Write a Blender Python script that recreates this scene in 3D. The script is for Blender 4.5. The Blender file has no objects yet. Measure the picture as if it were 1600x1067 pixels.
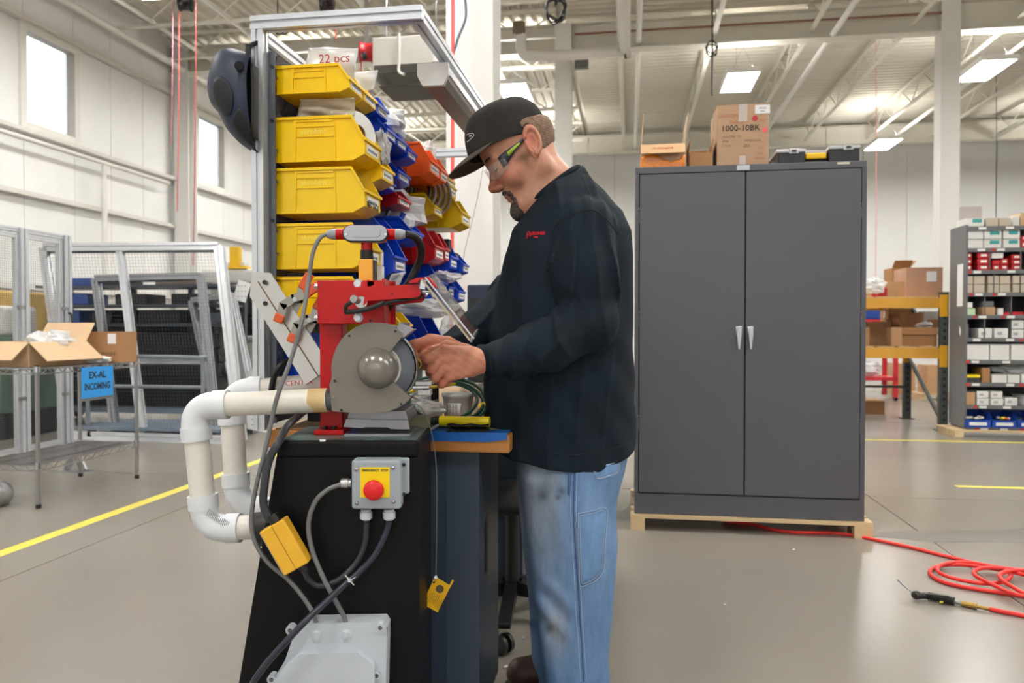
import bpy, bmesh, math, random
import numpy as np
from mathutils import Vector, Matrix
from mathutils.bvhtree import BVHTree
random.seed(7)
SC = bpy.context.scene
COL = SC.collection
PI = math.pi
# ---------------------------------------------------------------- camera
F = 1200.0; HC = 1.08; TH = math.radians(1.0)
cam_d = bpy.data.cameras.new('camera'); cam = bpy.data.objects.new('camera', cam_d); COL.objects.link(cam)
cam.location = (0, 0, HC); cam.rotation_euler = (PI/2 - TH, 0, 0)
cam_d.sensor_width = 36; cam_d.lens = 36*F/1600; cam_d.clip_start = .05; cam_d.clip_end = 200
cam_d.dof.use_dof = True; cam_d.dof.focus_distance = 1.80; cam_d.dof.aperture_fstop = 5.6
SC.camera = cam
# ---------------------------------------------------------------- world, exposure
w = bpy.data.worlds.new('world'); SC.world = w; w.use_nodes = True
wb = w.node_tree.nodes['Background']; wb.inputs[0].default_value = (.86, .93, 1, 1); wb.inputs[1].default_value = 1.8
SC.view_settings.view_transform = 'Standard'; SC.view_settings.look = 'None'
SC.view_settings.exposure = 0.74; SC.view_settings.gamma = 1; SC.view_settings.use_curve_mapping = False
SC.cycles.max_bounces = 8; SC.cycles.diffuse_bounces = 4; SC.cycles.glossy_bounces = 4
SC.cycles.transmission_bounces = 8; SC.cycles.transparent_max_bounces = 16
SC.cycles.sample_clamp_indirect = 6; SC.cycles.caustics_reflective = False; SC.cycles.caustics_refractive = False
LAMP = 36.0      # strength of the ceiling panels
# added fill: one big soft area light behind the camera, no real source there
def area(name, loc, rot, sx, sy, e, col=(1, 1, 1)):
    l = bpy.data.lights.new(name, 'AREA'); l.shape = 'RECTANGLE'; l.size = sx; l.size_y = sy; l.energy = e; l.color = col
    o = bpy.data.objects.new(name, l); o.location = loc; o.rotation_euler = rot; COL.objects.link(o); return o
area('rear_fill', (-1.5, -6.5, 3.2), (math.radians(82), 0, math.radians(-6)), 9, 4.5, 70, (.93, .97, 1))
# ---------------------------------------------------------------- frames
A = math.radians(8.77); CA, SA = math.cos(A), math.sin(A)
def B(u, v, z=0.0): return Vector((u*CA + v*SA, -u*SA + v*CA, z))           # building frame -> world
def P(px, py, Y):                                                            # world point in the plane at depth Y
    a = (px-800)/F; b = (533.5-py)/F
    d = Vector((a, math.cos(TH)+b*math.sin(TH), -math.sin(TH)+b*math.cos(TH)))
    return Vector((0, 0, HC)) + d*(Y/d.y)
def pix(p):
    r = Vector(p)-Vector((0, 0, HC)); f = Vector((0, math.cos(TH), -math.sin(TH))); u = Vector((0, math.sin(TH), math.cos(TH)))
    z = r.dot(f); return 800+F*r.x/z, 533.5-F*r.dot(u)/z
def toB(p): return (p[0]*CA - p[1]*SA, p[0]*SA + p[1]*CA)
# ---------------------------------------------------------------- materials
def lin(c):
    o = []
    for x in c[:3]:
        x /= 255.; o.append(x/12.92 if x <= .04045 else ((x+.055)/1.055)**2.4)
    return tuple(o)
_M = {}
def mat(name, rgb=(128, 128, 128), rough=.5, metal=0., var=0., vs=8., bump=0., bs=60., alpha=1., trans=0., emit=0., spec=.5, coat=0., rgb2=None, stretch=(1, 1, 1), attr=None, ior=None, rv=.08):
    if name in _M: return _M[name]
    m = bpy.data.materials.new(name); m.use_nodes = True; nt = m.node_tree; N = nt.nodes; L = nt.links
    b = N['Principled BSDF']; c = lin(rgb)
    b.inputs['Base Color'].default_value = (*c, 1); b.inputs['Roughness'].default_value = rough; b.inputs['Metallic'].default_value = metal
    b.inputs['Specular IOR Level'].default_value = spec; b.inputs['Alpha'].default_value = alpha
    b.inputs['Transmission Weight'].default_value = trans; b.inputs['Coat Weight'].default_value = coat
    if ior: b.inputs['IOR'].default_value = ior
    if emit: b.inputs['Emission Color'].default_value = (*c, 1); b.inputs['Emission Strength'].default_value = emit
    if var or bump:
        tc = N.new('ShaderNodeTexCoord'); mp = N.new('ShaderNodeMapping'); mp.inputs['Scale'].default_value = stretch; L.new(tc.outputs['Object'], mp.inputs[0])
    src = None
    if attr:
        at = N.new('ShaderNodeAttribute'); at.attribute_name = attr; src = at.outputs['Color']; L.new(src, b.inputs['Base Color'])
    if var:
        n = N.new('ShaderNodeTexNoise'); n.inputs['Scale'].default_value = vs; n.inputs['Detail'].default_value = 5; n.inputs['Roughness'].default_value = .6; L.new(mp.outputs[0], n.inputs['Vector'])
        r = N.new('ShaderNodeMapRange'); r.inputs[1].default_value = .3; r.inputs[2].default_value = .7; L.new(n.outputs['Fac'], r.inputs[0])
        mx = N.new('ShaderNodeMix'); mx.data_type = 'RGBA'; L.new(r.outputs[0], mx.inputs[0])
        if attr:
            hs = N.new('ShaderNodeMix'); mx.blend_type = 'MULTIPLY'
            mx2 = N.new('ShaderNodeMix'); mx2.data_type = 'RGBA'; mx2.inputs[6].default_value = (1-var, 1-var, 1-var, 1); mx2.inputs[7].default_value = (1+var, 1+var, 1+var, 1)
            L.new(r.outputs[0], mx2.inputs[0]); mx.inputs[0].default_value = 1; nt.links.remove(mx.inputs[0].links[0])
            L.new(src, mx.inputs[6]); L.new(mx2.outputs[2], mx.inputs[7]); N.remove(hs)
        else:
            c2 = lin(rgb2) if rgb2 else tuple(min(1, x*(1+var)) for x in c); c1 = c if rgb2 else tuple(x*(1-var) for x in c)
            mx.inputs[6].default_value = (*c1, 1); mx.inputs[7].default_value = (*c2, 1)
        L.new(mx.outputs[2], b.inputs['Base Color'])
        rr = N.new('ShaderNodeMapRange'); rr.inputs[3].default_value = max(0, rough-rv); rr.inputs[4].default_value = min(1, rough+rv)
        L.new(n.outputs['Fac'], rr.inputs[0]); L.new(rr.outputs[0], b.inputs['Roughness'])
    if bump:
        n2 = N.new('ShaderNodeTexNoise'); n2.inputs['Scale'].default_value = bs; n2.inputs['Detail'].default_value = 4; L.new(mp.outputs[0], n2.inputs['Vector'])
        bp = N.new('ShaderNodeBump'); bp.inputs['Strength'].default_value = bump; bp.inputs['Distance'].default_value = .003
        L.new(n2.outputs['Fac'], bp.inputs['Height']); L.new(bp.outputs[0], b.inputs['Normal'])
    _M[name] = m; return m
# ---------------------------------------------------------------- mesh builder
def basis(d, up=None):
    d = Vector(d).normalized(); up = Vector(up) if up is not None else (Vector((0, 0, 1)) if abs(d.z) < .95 else Vector((0, 1, 0)))
    x = up.cross(d)
    if x.length < 1e-5: x = Vector((1, 0, 0)).cross(d)
    x.normalize(); return x, d.cross(x).normalized(), d
def catmull(pts, n=6, closed=False):
    pts = [Vector(p) for p in pts]
    if len(pts) < 3: return pts
    out = []; N = len(pts); rng = N if closed else N-1
    for i in range(rng):
        if closed: p0, p1, p2, p3 = pts[i-1], pts[i], pts[(i+1) % N], pts[(i+2) % N]
        else: p0, p1, p2, p3 = pts[max(i-1, 0)], pts[i], pts[i+1], pts[min(i+2, N-1)]
        for k in range(n):
            t = k/n; out.append(.5*((2*p1)+(-p0+p2)*t+(2*p0-5*p1+4*p2-p3)*t*t+(-p0+3*p1-3*p2+p3)*t**3))
    if not closed: out.append(pts[-1])
    return out
class MB:
    def __init__(s): s.v = []; s.f = []; s.mi = []; s.sm = []; s.cur = 0; s.M = None
    def add(s, vs, fs, smooth=False):
        k = len(s.v)
        s.v += [tuple(s.M @ Vector(p)) for p in vs] if s.M is not None else [tuple(p) for p in vs]
        for f in fs: s.f.append(tuple(i+k for i in f)); s.mi.append(s.cur); s.sm.append(smooth)
        return s
    def box(s, c, d, rz=0, ax=None):
        x, y, z = d[0]/2, d[1]/2, d[2]/2; c = Vector(c)
        vs = [Vector((i*x, j*y, k*z)) for i in (-1, 1) for j in (-1, 1) for k in (-1, 1)]
        if rz: R = Matrix.Rotation(rz, 3, 'Z'); vs = [R @ p for p in vs]
        if ax: vs = [p.x*ax[0]+p.y*ax[1]+p.z*ax[2] for p in vs]
        return s.add([c+p for p in vs], [(0, 1, 3, 2), (4, 6, 7, 5), (0, 4, 5, 1), (2, 3, 7, 6), (0, 2, 6, 4), (1, 5, 7, 3)])
    def b6(s, x0, x1, y0, y1, z0, z1): return s.box(((x0+x1)/2, (y0+y1)/2, (z0+z1)/2), (abs(x1-x0), abs(y1-y0), abs(z1-z0)))
    def bar(s, p0, p1, w, h, up=None):
        p0, p1 = Vector(p0), Vector(p1); x, y, d = basis(p1-p0, up)
        vs = [p+x*i*w/2+y*j*h/2 for p in (p0, p1) for i, j in ((-1, -1), (1, -1), (1, 1), (-1, 1))]
        return s.add(vs, [(0, 3, 2, 1), (4, 5, 6, 7), (0, 1, 5, 4), (1, 2, 6, 5), (2, 3, 7, 6), (3, 0, 4, 7)])
    def cyl(s, p0, p1, r0, r1=None, n=16, caps=True, smooth=True):
        r1 = r0 if r1 is None else r1; p0, p1 = Vector(p0), Vector(p1); x, y, d = basis(p1-p0)
        ring = lambda p, r: [p+x*r*math.cos(2*PI*i/n)+y*r*math.sin(2*PI*i/n) for i in range(n)]
        a, b = ring(p0, r0), ring(p1, r1)
        s.add(a+b, [(i, (i+1) % n, n+(i+1) % n, n+i) for i in range(n)], smooth)
        if caps:
            if r0 > 1e-5: s.add(a, [tuple(range(n-1, -1, -1))])
            if r1 > 1e-5: s.add(b, [tuple(range(n))])
        return s
    def pipe(s, p0, p1, ro, ri, n=20):                                        # open hollow tube
        p0, p1 = Vector(p0), Vector(p1); x, y, d = basis(p1-p0)
        R = lambda p, r: [p+x*r*math.cos(2*PI*i/n)+y*r*math.sin(2*PI*i/n) for i in range(n)]
        s.add(R(p0, ro)+R(p1, ro), [(i, (i+1) % n, n+(i+1) % n, n+i) for i in range(n)], True)
        s.add(R(p0, ri)+R(p1, ri), [(i, n+i, n+(i+1) % n, (i+1) % n) for i in range(n)], True)
        s.add(R(p0, ro)+R(p0, ri), [(i, n+i, n+(i+1) % n, (i+1) % n) for i in range(n)])
        return s.add(R(p1, ro)+R(p1, ri), [(i, (i+1) % n, n+(i+1) % n, n+i) for i in range(n)])
    def tube(s, pts, r, n=8, sub=6, closed=False, caps=True):
        pts = catmull(pts, sub, closed) if sub > 1 else [Vector(p) for p in pts]
        N = len(pts); rr = r if callable(r) else (lambda t: r)
        rings = []; x = None
        for i, p in enumerate(pts):
            if closed: d = pts[(i+1) % N]-pts[i-1]
            else: d = pts[min(i+1, N-1)]-pts[max(i-1, 0)]
            if d.length < 1e-9: d = Vector((0, 0, 1))
            d.normalize()
            if x is None: x, y, _ = basis(d)
            else:
                x = x-d*x.dot(d)
                if x.length < 1e-6: x, y, _ = basis(d)
                x.normalize(); y = d.cross(x)
            q = rr(i/max(1, N-1)); rings += [p+x*q*math.cos(2*PI*k/n)+y*q*math.sin(2*PI*k/n) for k in range(n)]
        fs = []
        for i in range(N if closed else N-1):
            j = (i+1) % N
            fs += [(i*n+k, i*n+(k+1) % n, j*n+(k+1) % n, j*n+k) for k in range(n)]
        s.add(rings, fs, True)
        if caps and not closed: s.add(rings[:n], [tuple(range(n-1, -1, -1))]); s.add(rings[-n:], [tuple(range(n))])
        return s
    def lathe(s, prof, o=(0, 0, 0), axis=(0, 0, 1), n=24, smooth=True, sx=1., sy=1.):
        x, y, d = basis(axis); o = Vector(o); vs = []; fs = []
        for r, h in prof: vs += [o+d*h+x*r*sx*math.cos(2*PI*k/n)+y*r*sy*math.sin(2*PI*k/n) for k in range(n)]
        for i in range(len(prof)-1): fs += [(i*n+k, i*n+(k+1) % n, (i+1)*n+(k+1) % n, (i+1)*n+k) for k in range(n)]
        s.add(vs, fs, smooth)
        if prof[0][0] > 1e-4: s.add(vs[:n], [tuple(range(n-1, -1, -1))])
        if prof[-1][0] > 1e-4: s.add(vs[-n:], [tuple(range(n))])
        return s
    def prism(s, poly, o, ax, ay, t):                                         # polygon (2-D) in the plane ax, ay, thickened along ax x ay by t (both ways /2)
        o, ax, ay = Vector(o), Vector(ax).normalized(), Vector(ay).normalized(); nz = ax.cross(ay).normalized()*t/2; n = len(poly)
        a = [o+ax*x+ay*y-nz for x, y in poly]; b = [o+ax*x+ay*y+nz for x, y in poly]
        s.add(a+b, [(i, (i+1) % n, n+(i+1) % n, n+i) for i in range(n)])
        s.add(a, [tuple(range(n-1, -1, -1))]); return s.add(b, [tuple(range(n))])
    def ell(s, c, r, nu=20, nv=12, R=None, smooth=True):
        c = Vector(c); vs = []; fs = []
        for j in range(nv+1):
            t = PI*j/nv
            for i in range(nu):
                p = Vector((r[0]*math.sin(t)*math.cos(2*PI*i/nu), r[1]*math.sin(t)*math.sin(2*PI*i/nu), r[2]*math.cos(t)))
                vs.append(c+(R @ p if R else p))
        for j in range(nv): fs += [(j*nu+i, (j+1)*nu+i, (j+1)*nu+(i+1) % nu, j*nu+(i+1) % nu) for i in range(nu)]
        return s.add(vs, fs, smooth)
    def quadgrid(s, G, smooth=True, thick=None):                              # G: rows of points
        R, C = len(G), len(G[0]); vs = [Vector(p) for r in G for p in r]
        fs = [(i*C+j, i*C+j+1, (i+1)*C+j+1, (i+1)*C+j) for i in range(R-1) for j in range(C-1)]
        return s.add(vs, fs, smooth)
    def build(s, name, m, parent=None, bevel=0, seg=2, loc=None, rz=0, solid=0, sub=0):
        me = bpy.data.meshes.new(name); me.from_pydata(s.v, [], s.f)
        for k in (m if isinstance(m, (list, tuple)) else [m]): me.materials.append(k)
        me.polygons.foreach_set('material_index', s.mi); me.polygons.foreach_set('use_smooth', s.sm); me.update()
        o = bpy.data.objects.new(name, me); COL.objects.link(o)
        if parent is not None: o.parent = parent
        if loc is not None: o.location = loc
        if rz: o.rotation_euler = (0, 0, rz)
        if solid: q = o.modifiers.new('solid', 'SOLIDIFY'); q.thickness = solid; q.offset = 0
        if sub: q = o.modifiers.new('sub', 'SUBSURF'); q.levels = sub; q.render_levels = sub
        if bevel:
            q = o.modifiers.new('bevel', 'BEVEL'); q.width = bevel; q.segments = seg; q.limit_method = 'ANGLE'; q.angle_limit = math.radians(50); q.use_clamp_overlap = True
        return o
def tag(o, label=None, cat=None, group=None, kind=None):
    if label: o['label'] = label
    if cat: o['category'] = cat
    if group: o['group'] = group
    if kind: o['kind'] = kind
    return o
def thing(name, label, cat, loc=(0, 0, 0), rz=0, group=None):
    o = bpy.data.objects.new(name, None); COL.objects.link(o); o.location = loc; o.rotation_euler = (0, 0, rz); o.empty_display_size = .05
    return tag(o, label, cat, group)
def struct(o): o['kind'] = 'structure'; return o
def dup(root, loc=None, rz=None, label=None, group=None, parent=None):
    r = root.copy(); COL.objects.link(r)
    if parent is not None: r.parent = parent
    if loc is not None: r.location = loc
    if rz is not None: r.rotation_euler = (0, 0, rz)
    if label: r['label'] = label
    if group: r['group'] = group
    for ch in list(root.children): dup(ch, parent=r)
    return r
def text(s, size, m, parent, M, name='lettering', ext=.0002, bold=0., align='CENTER', sx=1., label=None):
    c = bpy.data.curves.new(name, 'FONT'); c.body = s; c.size = size; c.extrude = ext; c.offset = bold*size; c.align_x = align; c.align_y = 'CENTER'; c.resolution_u = 2
    t = bpy.data.objects.new(name, c); COL.objects.link(t); dg = bpy.context.evaluated_depsgraph_get(); dg.update()
    me = bpy.data.meshes.new_from_object(t.evaluated_get(dg)); bpy.data.objects.remove(t); bpy.data.curves.remove(c)
    me.materials.clear(); me.materials.append(m)
    me.transform(M @ Matrix.Diagonal((sx, 1, 1, 1)))
    o = bpy.data.objects.new(name, me); COL.objects.link(o); o.parent = parent
    return o
def frame_M(o, ax, ay):
    ax, ay = Vector(ax).normalized(), Vector(ay).normalized(); az = ax.cross(ay)
    return Matrix(((ax.x, ay.x, az.x, o[0]), (ax.y, ay.y, az.y, o[1]), (ax.z, ay.z, az.z, o[2]), (0, 0, 0, 1)))
FX, FZ = Vector((1, 0, 0)), Vector((0, 0, 1))
# ---------------------------------------------------------------- T-slot aluminium profile
def tslot(mb, p0, p1, s=.04, up=None):
    p0, p1 = Vector(p0), Vector(p1); x, y, d = basis(p1-p0, up); h = s/2; g = s*.11; q = s*.16
    side = [(-h, -h), (-g, -h), (-g, -h+q), (g, -h+q), (g, -h)]
    poly = []
    for k in range(4):
        c, t = math.cos(k*PI/2), math.sin(k*PI/2); poly += [(a*c-b*t, a*t+b*c) for a, b in side]
    mb.prism(poly, (p0+p1)/2, x, y, (p1-p0).length); return mb
ALU = mat('anodised aluminium', (218, 222, 228), .34, .7, var=.05, vs=20)
BLACKP = mat('black plastic', (22, 22, 24), .45)
DARKSLOT = mat('dark slot', (40, 40, 44), .6)
CARD = mat('cardboard', (188, 150, 112), .85, var=.07, vs=6, bump=.15, bs=90)
CARD2 = mat('brown cardboard', (168, 125, 86), .85, var=.08, vs=6, bump=.15, bs=90)
CARD3 = mat('pale cardboard', (205, 175, 140), .85, var=.05, vs=6)
WHITEP = mat('white paper', (236, 237, 238), .7)
INK = mat('black ink', (25, 25, 28), .7)
REDINK = mat('red ink', (205, 60, 60), .7)
STEEL = mat('bright steel', (170, 170, 174), .3, 1.)
CHROME = mat('chrome', (180, 180, 184), .22, 1.)
WHITEPAINT = mat('white painted steel', (232, 230, 224), .5, var=.03, vs=3)
POLY = mat('clear poly bag', (235, 238, 242), .12, trans=.0, alpha=.42, spec=.8)
# ================================================================ THE HALL (built in the building frame u, v, z; rz = -A)
UL, UR, VF, VB, ZR = -8.9, 15.5, 23.8, -7.5, 6.75
CONC = mat('polished concrete', (134, 128, 119), .26, rv=.015, var=.05, vs=.7, bump=.05, bs=30, rgb2=(142, 136, 127), spec=.45)
JOINT = mat('joint filler', (96, 88, 78), .9)
YLINE = mat('yellow floor paint', (226, 212, 88), .5, var=.06, vs=5)
def strct(name, mb, m, parent=None, **k):
    o = mb.build(name, m, parent, rz=0 if parent is not None else -A, **k)
    if parent is None: struct(o)
    return o
floor = strct('floor', MB().b6(UL, UR, VB, VF, -.2, -.004), JOINT)
us = [UL] + [1.515 + 4.17*k for k in range(-2, 4)] + [UR]; vs = [VB] + [-3.0 + 4.1*k for k in range(0, 7)] + [VF]
for i in range(len(us)-1):
    for j in range(len(vs)-1):
        strct('slab', MB().b6(us[i]+.003, us[i+1]-.003, vs[j]+.003, vs[j+1]-.003, -.02, 0), CONC, floor)
strct('floor_line', MB().b6(-3.02, -2.94, 1.0, 13, 0, .001), YLINE)
strct('floor_line', MB().b6(2.2, 12, 5.60, 5.66, 0, .001), YLINE)
strct('floor_line', MB().b6(-1.5, 12, 7.83, 7.90, 0, .001), YLINE)
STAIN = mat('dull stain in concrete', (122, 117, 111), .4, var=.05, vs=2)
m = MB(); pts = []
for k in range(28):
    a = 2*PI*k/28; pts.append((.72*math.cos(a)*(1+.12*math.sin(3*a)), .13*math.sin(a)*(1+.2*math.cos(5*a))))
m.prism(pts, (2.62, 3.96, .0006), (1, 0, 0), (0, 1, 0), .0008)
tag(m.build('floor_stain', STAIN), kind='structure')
# ---- walls of vertical metal panels
WALL = mat('white insulated wall panel', (240, 240, 239), .45, var=.02, vs=2)
WALLG = mat('panel joint grey', (168, 166, 162), .7)
GIRT = mat('painted girt', (222, 220, 214), .5)
wl = strct('wall_left', MB().b6(UL-.16, UL-.06, VB, VF, 0, ZR+.1), WALLG)
wl.hide_render = False
WIN = [(5.6, 6.65), (10.2, 11.25), (14.8, 15.85), (19.4, 20.45)]; WZ = (4.12, 5.52)
# the backing is rebuilt with the openings left free
bpy.data.objects.remove(wl)
mb = MB(); e = VB
for a, b in WIN:
    mb.b6(UL-.16, UL-.06, e, a, 0, ZR+.1); mb.b6(UL-.16, UL-.06, a, b, 0, WZ[0]); mb.b6(UL-.16, UL-.06, a, b, WZ[1], ZR+.1); e = b
mb.b6(UL-.16, UL-.06, e, VF, 0, ZR+.1)
wl = strct('wall_left', mb, WALLG)
v = VB
edges = [VB]
for a, b in WIN:
    n = max(1, round((a-edges[-1])/.9)); d = (a-edges[-1])/n
    edges += [edges[-1]+d*(k+1) for k in range(n)]; edges.append(b)
n = round((VF-edges[-1])/.9); d = (VF-edges[-1])/n; edges += [edges[-1]+d*(k+1) for k in range(n)]
for a, b in zip(edges, edges[1:]):
    if any(abs(a-wa) < .01 for wa, _ in WIN): spans = [(0, WZ[0]), (WZ[1], ZR)]
    else: spans = [(0, ZR)]
    for z0, z1 in spans: strct('wall_panel', MB().b6(UL-.06, UL, a+.006, b-.006, z0, z1), WALL, wl)
wf = strct('wall_far', MB().b6(UL, UR, VF+.06, VF+.2, 0, ZR+.1), WALLG)
x = UL
while x < UR-.1:
    strct('wall_panel', MB().b6(x+.006, min(x+1.2, UR)-.006, VF, VF+.06, 0, ZR), WALL, wf); x += 1.2
strct('wall_right', MB().b6(UR, UR+.2, VB, VF, 0, ZR+.1), WALL)
strct('wall_back', MB().b6(UL, UR, VB-.2, VB, 0, ZR+.1), WALL)
# windows in the left wall
GLASS = mat('window glass', (255, 255, 255), .02, trans=1., ior=1.45)
for i, (a, b) in enumerate(WIN):
    m = MB(); t = .09
    m.b6(UL-.12, UL+.05, a-t, a+.03, WZ[0]-t, WZ[1]+t); m.b6(UL-.12, UL+.05, b-.03, b+t, WZ[0]-t, WZ[1]+t)
    m.b6(UL-.12, UL+.05, a+.03, b-.03, WZ[0]-t, WZ[0]+.03); m.b6(UL-.12, UL+.05, a+.03, b-.03, WZ[1]-.03, WZ[1]+t)
    f = strct('window_%d' % (i+1), m, WHITEPAINT, bevel=.006)
    strct('window_sill', MB().b6(UL, UL+.12, a-t, b+t, WZ[0]-t-.05, WZ[0]-t), GIRT, f)
    strct('pane', MB().b6(UL-.10, UL-.094, a+.03, b-.03, WZ[0]+.03, WZ[1]-.03), GLASS, f)
for z, d in ((5.66, .12), (4.0, .14), (3.08, .12), (1.7, .12)):
    m = MB(); m.b6(UL, UL+d, VB, VF, z-.05, z-.035); m.b6(UL+d-.012, UL+d, VB, VF, z-.05, z+.02); m.b6(UL, UL+.012, VB, VF, z-.05, z+.05); strct('wall_girt', m, GIRT)
for z, uu, r, v1 in ((3.84, .2, .035, 13.5), (6.1, .3, .06, VF)):
    strct('wall_pipe', MB().cyl((UL+uu, VB, z), (UL+uu, v1, z), r, n=10), WHITEPAINT)
for vv in (11.7, 17.5):
    strct('wall_pipe', MB().cyl((UL+.2, vv, .2), (UL+.2, vv, 3.8), .045, n=10), WHITEPAINT)
strct('trim_1', MB().b6(8.94, 9.9, VF-.05, VF, 3.55, 4.55), mat('pinkish grey far window', (205, 192, 190), .5))
strct('wall_conduit', MB().cyl((3.0, VF-.05, 3.1), (6.6, VF-.05, 3.1), .02, n=6).cyl((5.0, VF-.05, 0), (5.0, VF-.05, 5.6), .015, n=6), mat('grey conduit', (150, 160, 162), .5))
# ---- ceiling deck
DECK = mat('painted roof deck', (212, 206, 192), .6, var=.02, vs=2)
STRUCTP = mat('painted structural steel', (222, 218, 206), .5, var=.03, vs=2)
def deck(u0, u1, v0, v1, along_u, pitch=.2):
    prof = [(0, 0), (.09, 0), (.12, -.06), (.17, -.06), (.2, 0)]
    mb = MB(); n = int(((v1-v0) if along_u else (u1-u0))/pitch)
    line = []
    for k in range(n):
        for a, z in prof[:-1]: line.append((k*pitch+a, z))
    line.append((n*pitch, 0))
    vs_ = []
    for a, z in line:
        if along_u: vs_ += [(u0, v0+a, ZR+z), (u1, v0+a, ZR+z)]
        else: vs_ += [(u0+a, v0, ZR+z), (u0+a, v1, ZR+z)]
    mb.add(vs_, [(2*i, 2*i+1, 2*i+3, 2*i+2) for i in range(len(line)-1)])
    mb.b6(u0, u1, v0, v1, ZR+.02, ZR+.12)
    return strct('ceiling', mb, DECK)
deck(-1.2, UR, VB, VF, True); deck(UL, -1.2, VB, VF, False)
def joist(L, h=.5, ax=0):
    mb = MB(); T = (lambda a, b, z: (a, b, z)) if ax == 0 else (lambda a, b, z: (b, a, z))
    zt, zb = 0, -h
    for s_ in (-1, 1):
        mb.bar(T(0, s_*.032, zt), T(L, s_*.032, zt), .012, .06) if 0 else None
    x0, y0 = T(L, .085, 0)[:2]
    mb.box(T(L/2, 0, -.005), T(L, .09, .012)[:2] + (.012,) if 0 else (x0, y0, .012)); mb.box(T(L/2, 0, -.03), (T(L, .02, 0)[0], T(L, .02, 0)[1], .05))
    mb.box(T(L/2, 0, -h), (x0, y0, .012)); mb.box(T(L/2, 0, -h+.025), (T(L, .02, 0)[0], T(L, .02, 0)[1], .05))
    n = int(L/1.2); d = L/n
    for k in range(n):
        mb.cyl(T(k*d, 0, -.03), T(k*d+d/2, 0, -h+.02), .014, n=5, caps=False); mb.cyl(T(k*d+d/2, 0, -h+.02), T((k+1)*d, 0, -.03), .014, n=5, caps=False)
    return mb
VG = (-2.1, 5.9, 14.0, 22.1)
proto = None
for k in range(10):
    uu = -.2 + 1.62*k
    for j in range(3):
        o = joist(VG[j+1]-VG[j]-.1, ax=1).build('roof_joist', STRUCTP) if proto is None else dup(proto)
        proto = proto or o; struct(o); o.location = B(uu, VG[j]+.05, ZR-.08); o.rotation_euler = (0, 0, -A)
proto = None
for k in range(14):
    vv = 3.0 + 1.5*k
    o = joist(7.5, ax=0).build('roof_joist', STRUCTP) if proto is None else dup(proto)
    proto = proto or o; struct(o); o.location = B(UL+.1, vv, ZR-.08); o.rotation_euler = (0, 0, -A)
def ibeam(L):
    m = MB(); m.box((L/2, 0, -.01), (L, .26, .02)); m.box((L/2, 0, -.49), (L, .26, .02)); m.box((L/2, 0, -.25), (L, .014, .46)); return m
for vg in VG[1:]:
    for u0, u1 in ((UL, -1.2), (-1.2, 5.27), (5.27, 11.7), (11.7, UR)):
        o = struct(ibeam(u1-u0-.02).build('roof_beam', STRUCTP, loc=B(u0, vg, ZR-.2))); o.rotation_euler = (0, 0, -A)
COLW = mat('white column paint', (236, 235, 232), .45)
for uu in (UL+.25, -1.21, 5.27, 11.7):
    for vg in VG[1:]:
        if vg > 20 and uu in (-1.21, 5.27, 11.7): continue
        m = MB(); s_ = .36 if uu == -1.21 and vg < 7 else .30
        m.b6(-s_/2, s_/2, -s_/2, -s_/2+.02, 0, ZR-.2); m.b6(-s_/2, s_/2, s_/2-.02, s_/2, 0, ZR-.2); m.b6(-.01, .01, -s_/2+.02, s_/2-.02, 0, ZR-.2)
        m.b6(-s_/2, -s_/2+.02, -s_/2+.02, s_/2-.02, 0, ZR-.2)
        o = struct(m.build('column', COLW, loc=B(uu, vg))); o.rotation_euler = (0, 0, -A)
for uu, z, r, v0, v1 in ((-8.0, 6.25, .04, -2, 22), (-6.6, 6.2, .03, -2, 22), (-4.2, 6.2, .05, -2, 22), (-2.6, 6.15, .07, -2, 22), (.13, 6.15, .045, 2, 22), (3.4, 6.1, .05, 2, 22), (6.9, 6.15, .045, 2, 22), (9.5, 6.1, .05, 2, 22)):
    struct(MB().cyl((uu, v0, z), (uu, v1, z), r, n=10).build('ceiling_pipe', WHITEPAINT, rz=-A))
struct(MB().tube([(-.1, 5, 5.72), (-.1, 12.6, 5.72), (-.12, 12.95, 5.72), (-.35, 13.1, 5.72), (-1.6, 13.1, 5.72), (-1.84, 13.1, 5.8), (-1.86, 13.1, 6.1)], .09, n=14, sub=4).build('ceiling_duct', WHITEPAINT, rz=-A))
struct(MB().cyl((-1.9, 13.1, 6.08), (-1.9, 13.1, 6.3), .11, n=12).build('ceiling_duct', mat('brown fitting', (120, 105, 88), .7), rz=-A))
SPR = mat('dull red pipe', (150, 108, 92), .6)
struct(MB().cyl((-1, 13.8, 6.32), (5.1, 13.8, 6.32), .02, n=6).build('ceiling_pipe', SPR, rz=-A))
struct(MB().b6(-1.0, -.75, 13.75, 13.85, 5.70, 5.98).build('junction_panel', mat('grey panel', (120, 122, 124), .5), rz=-A))
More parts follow.
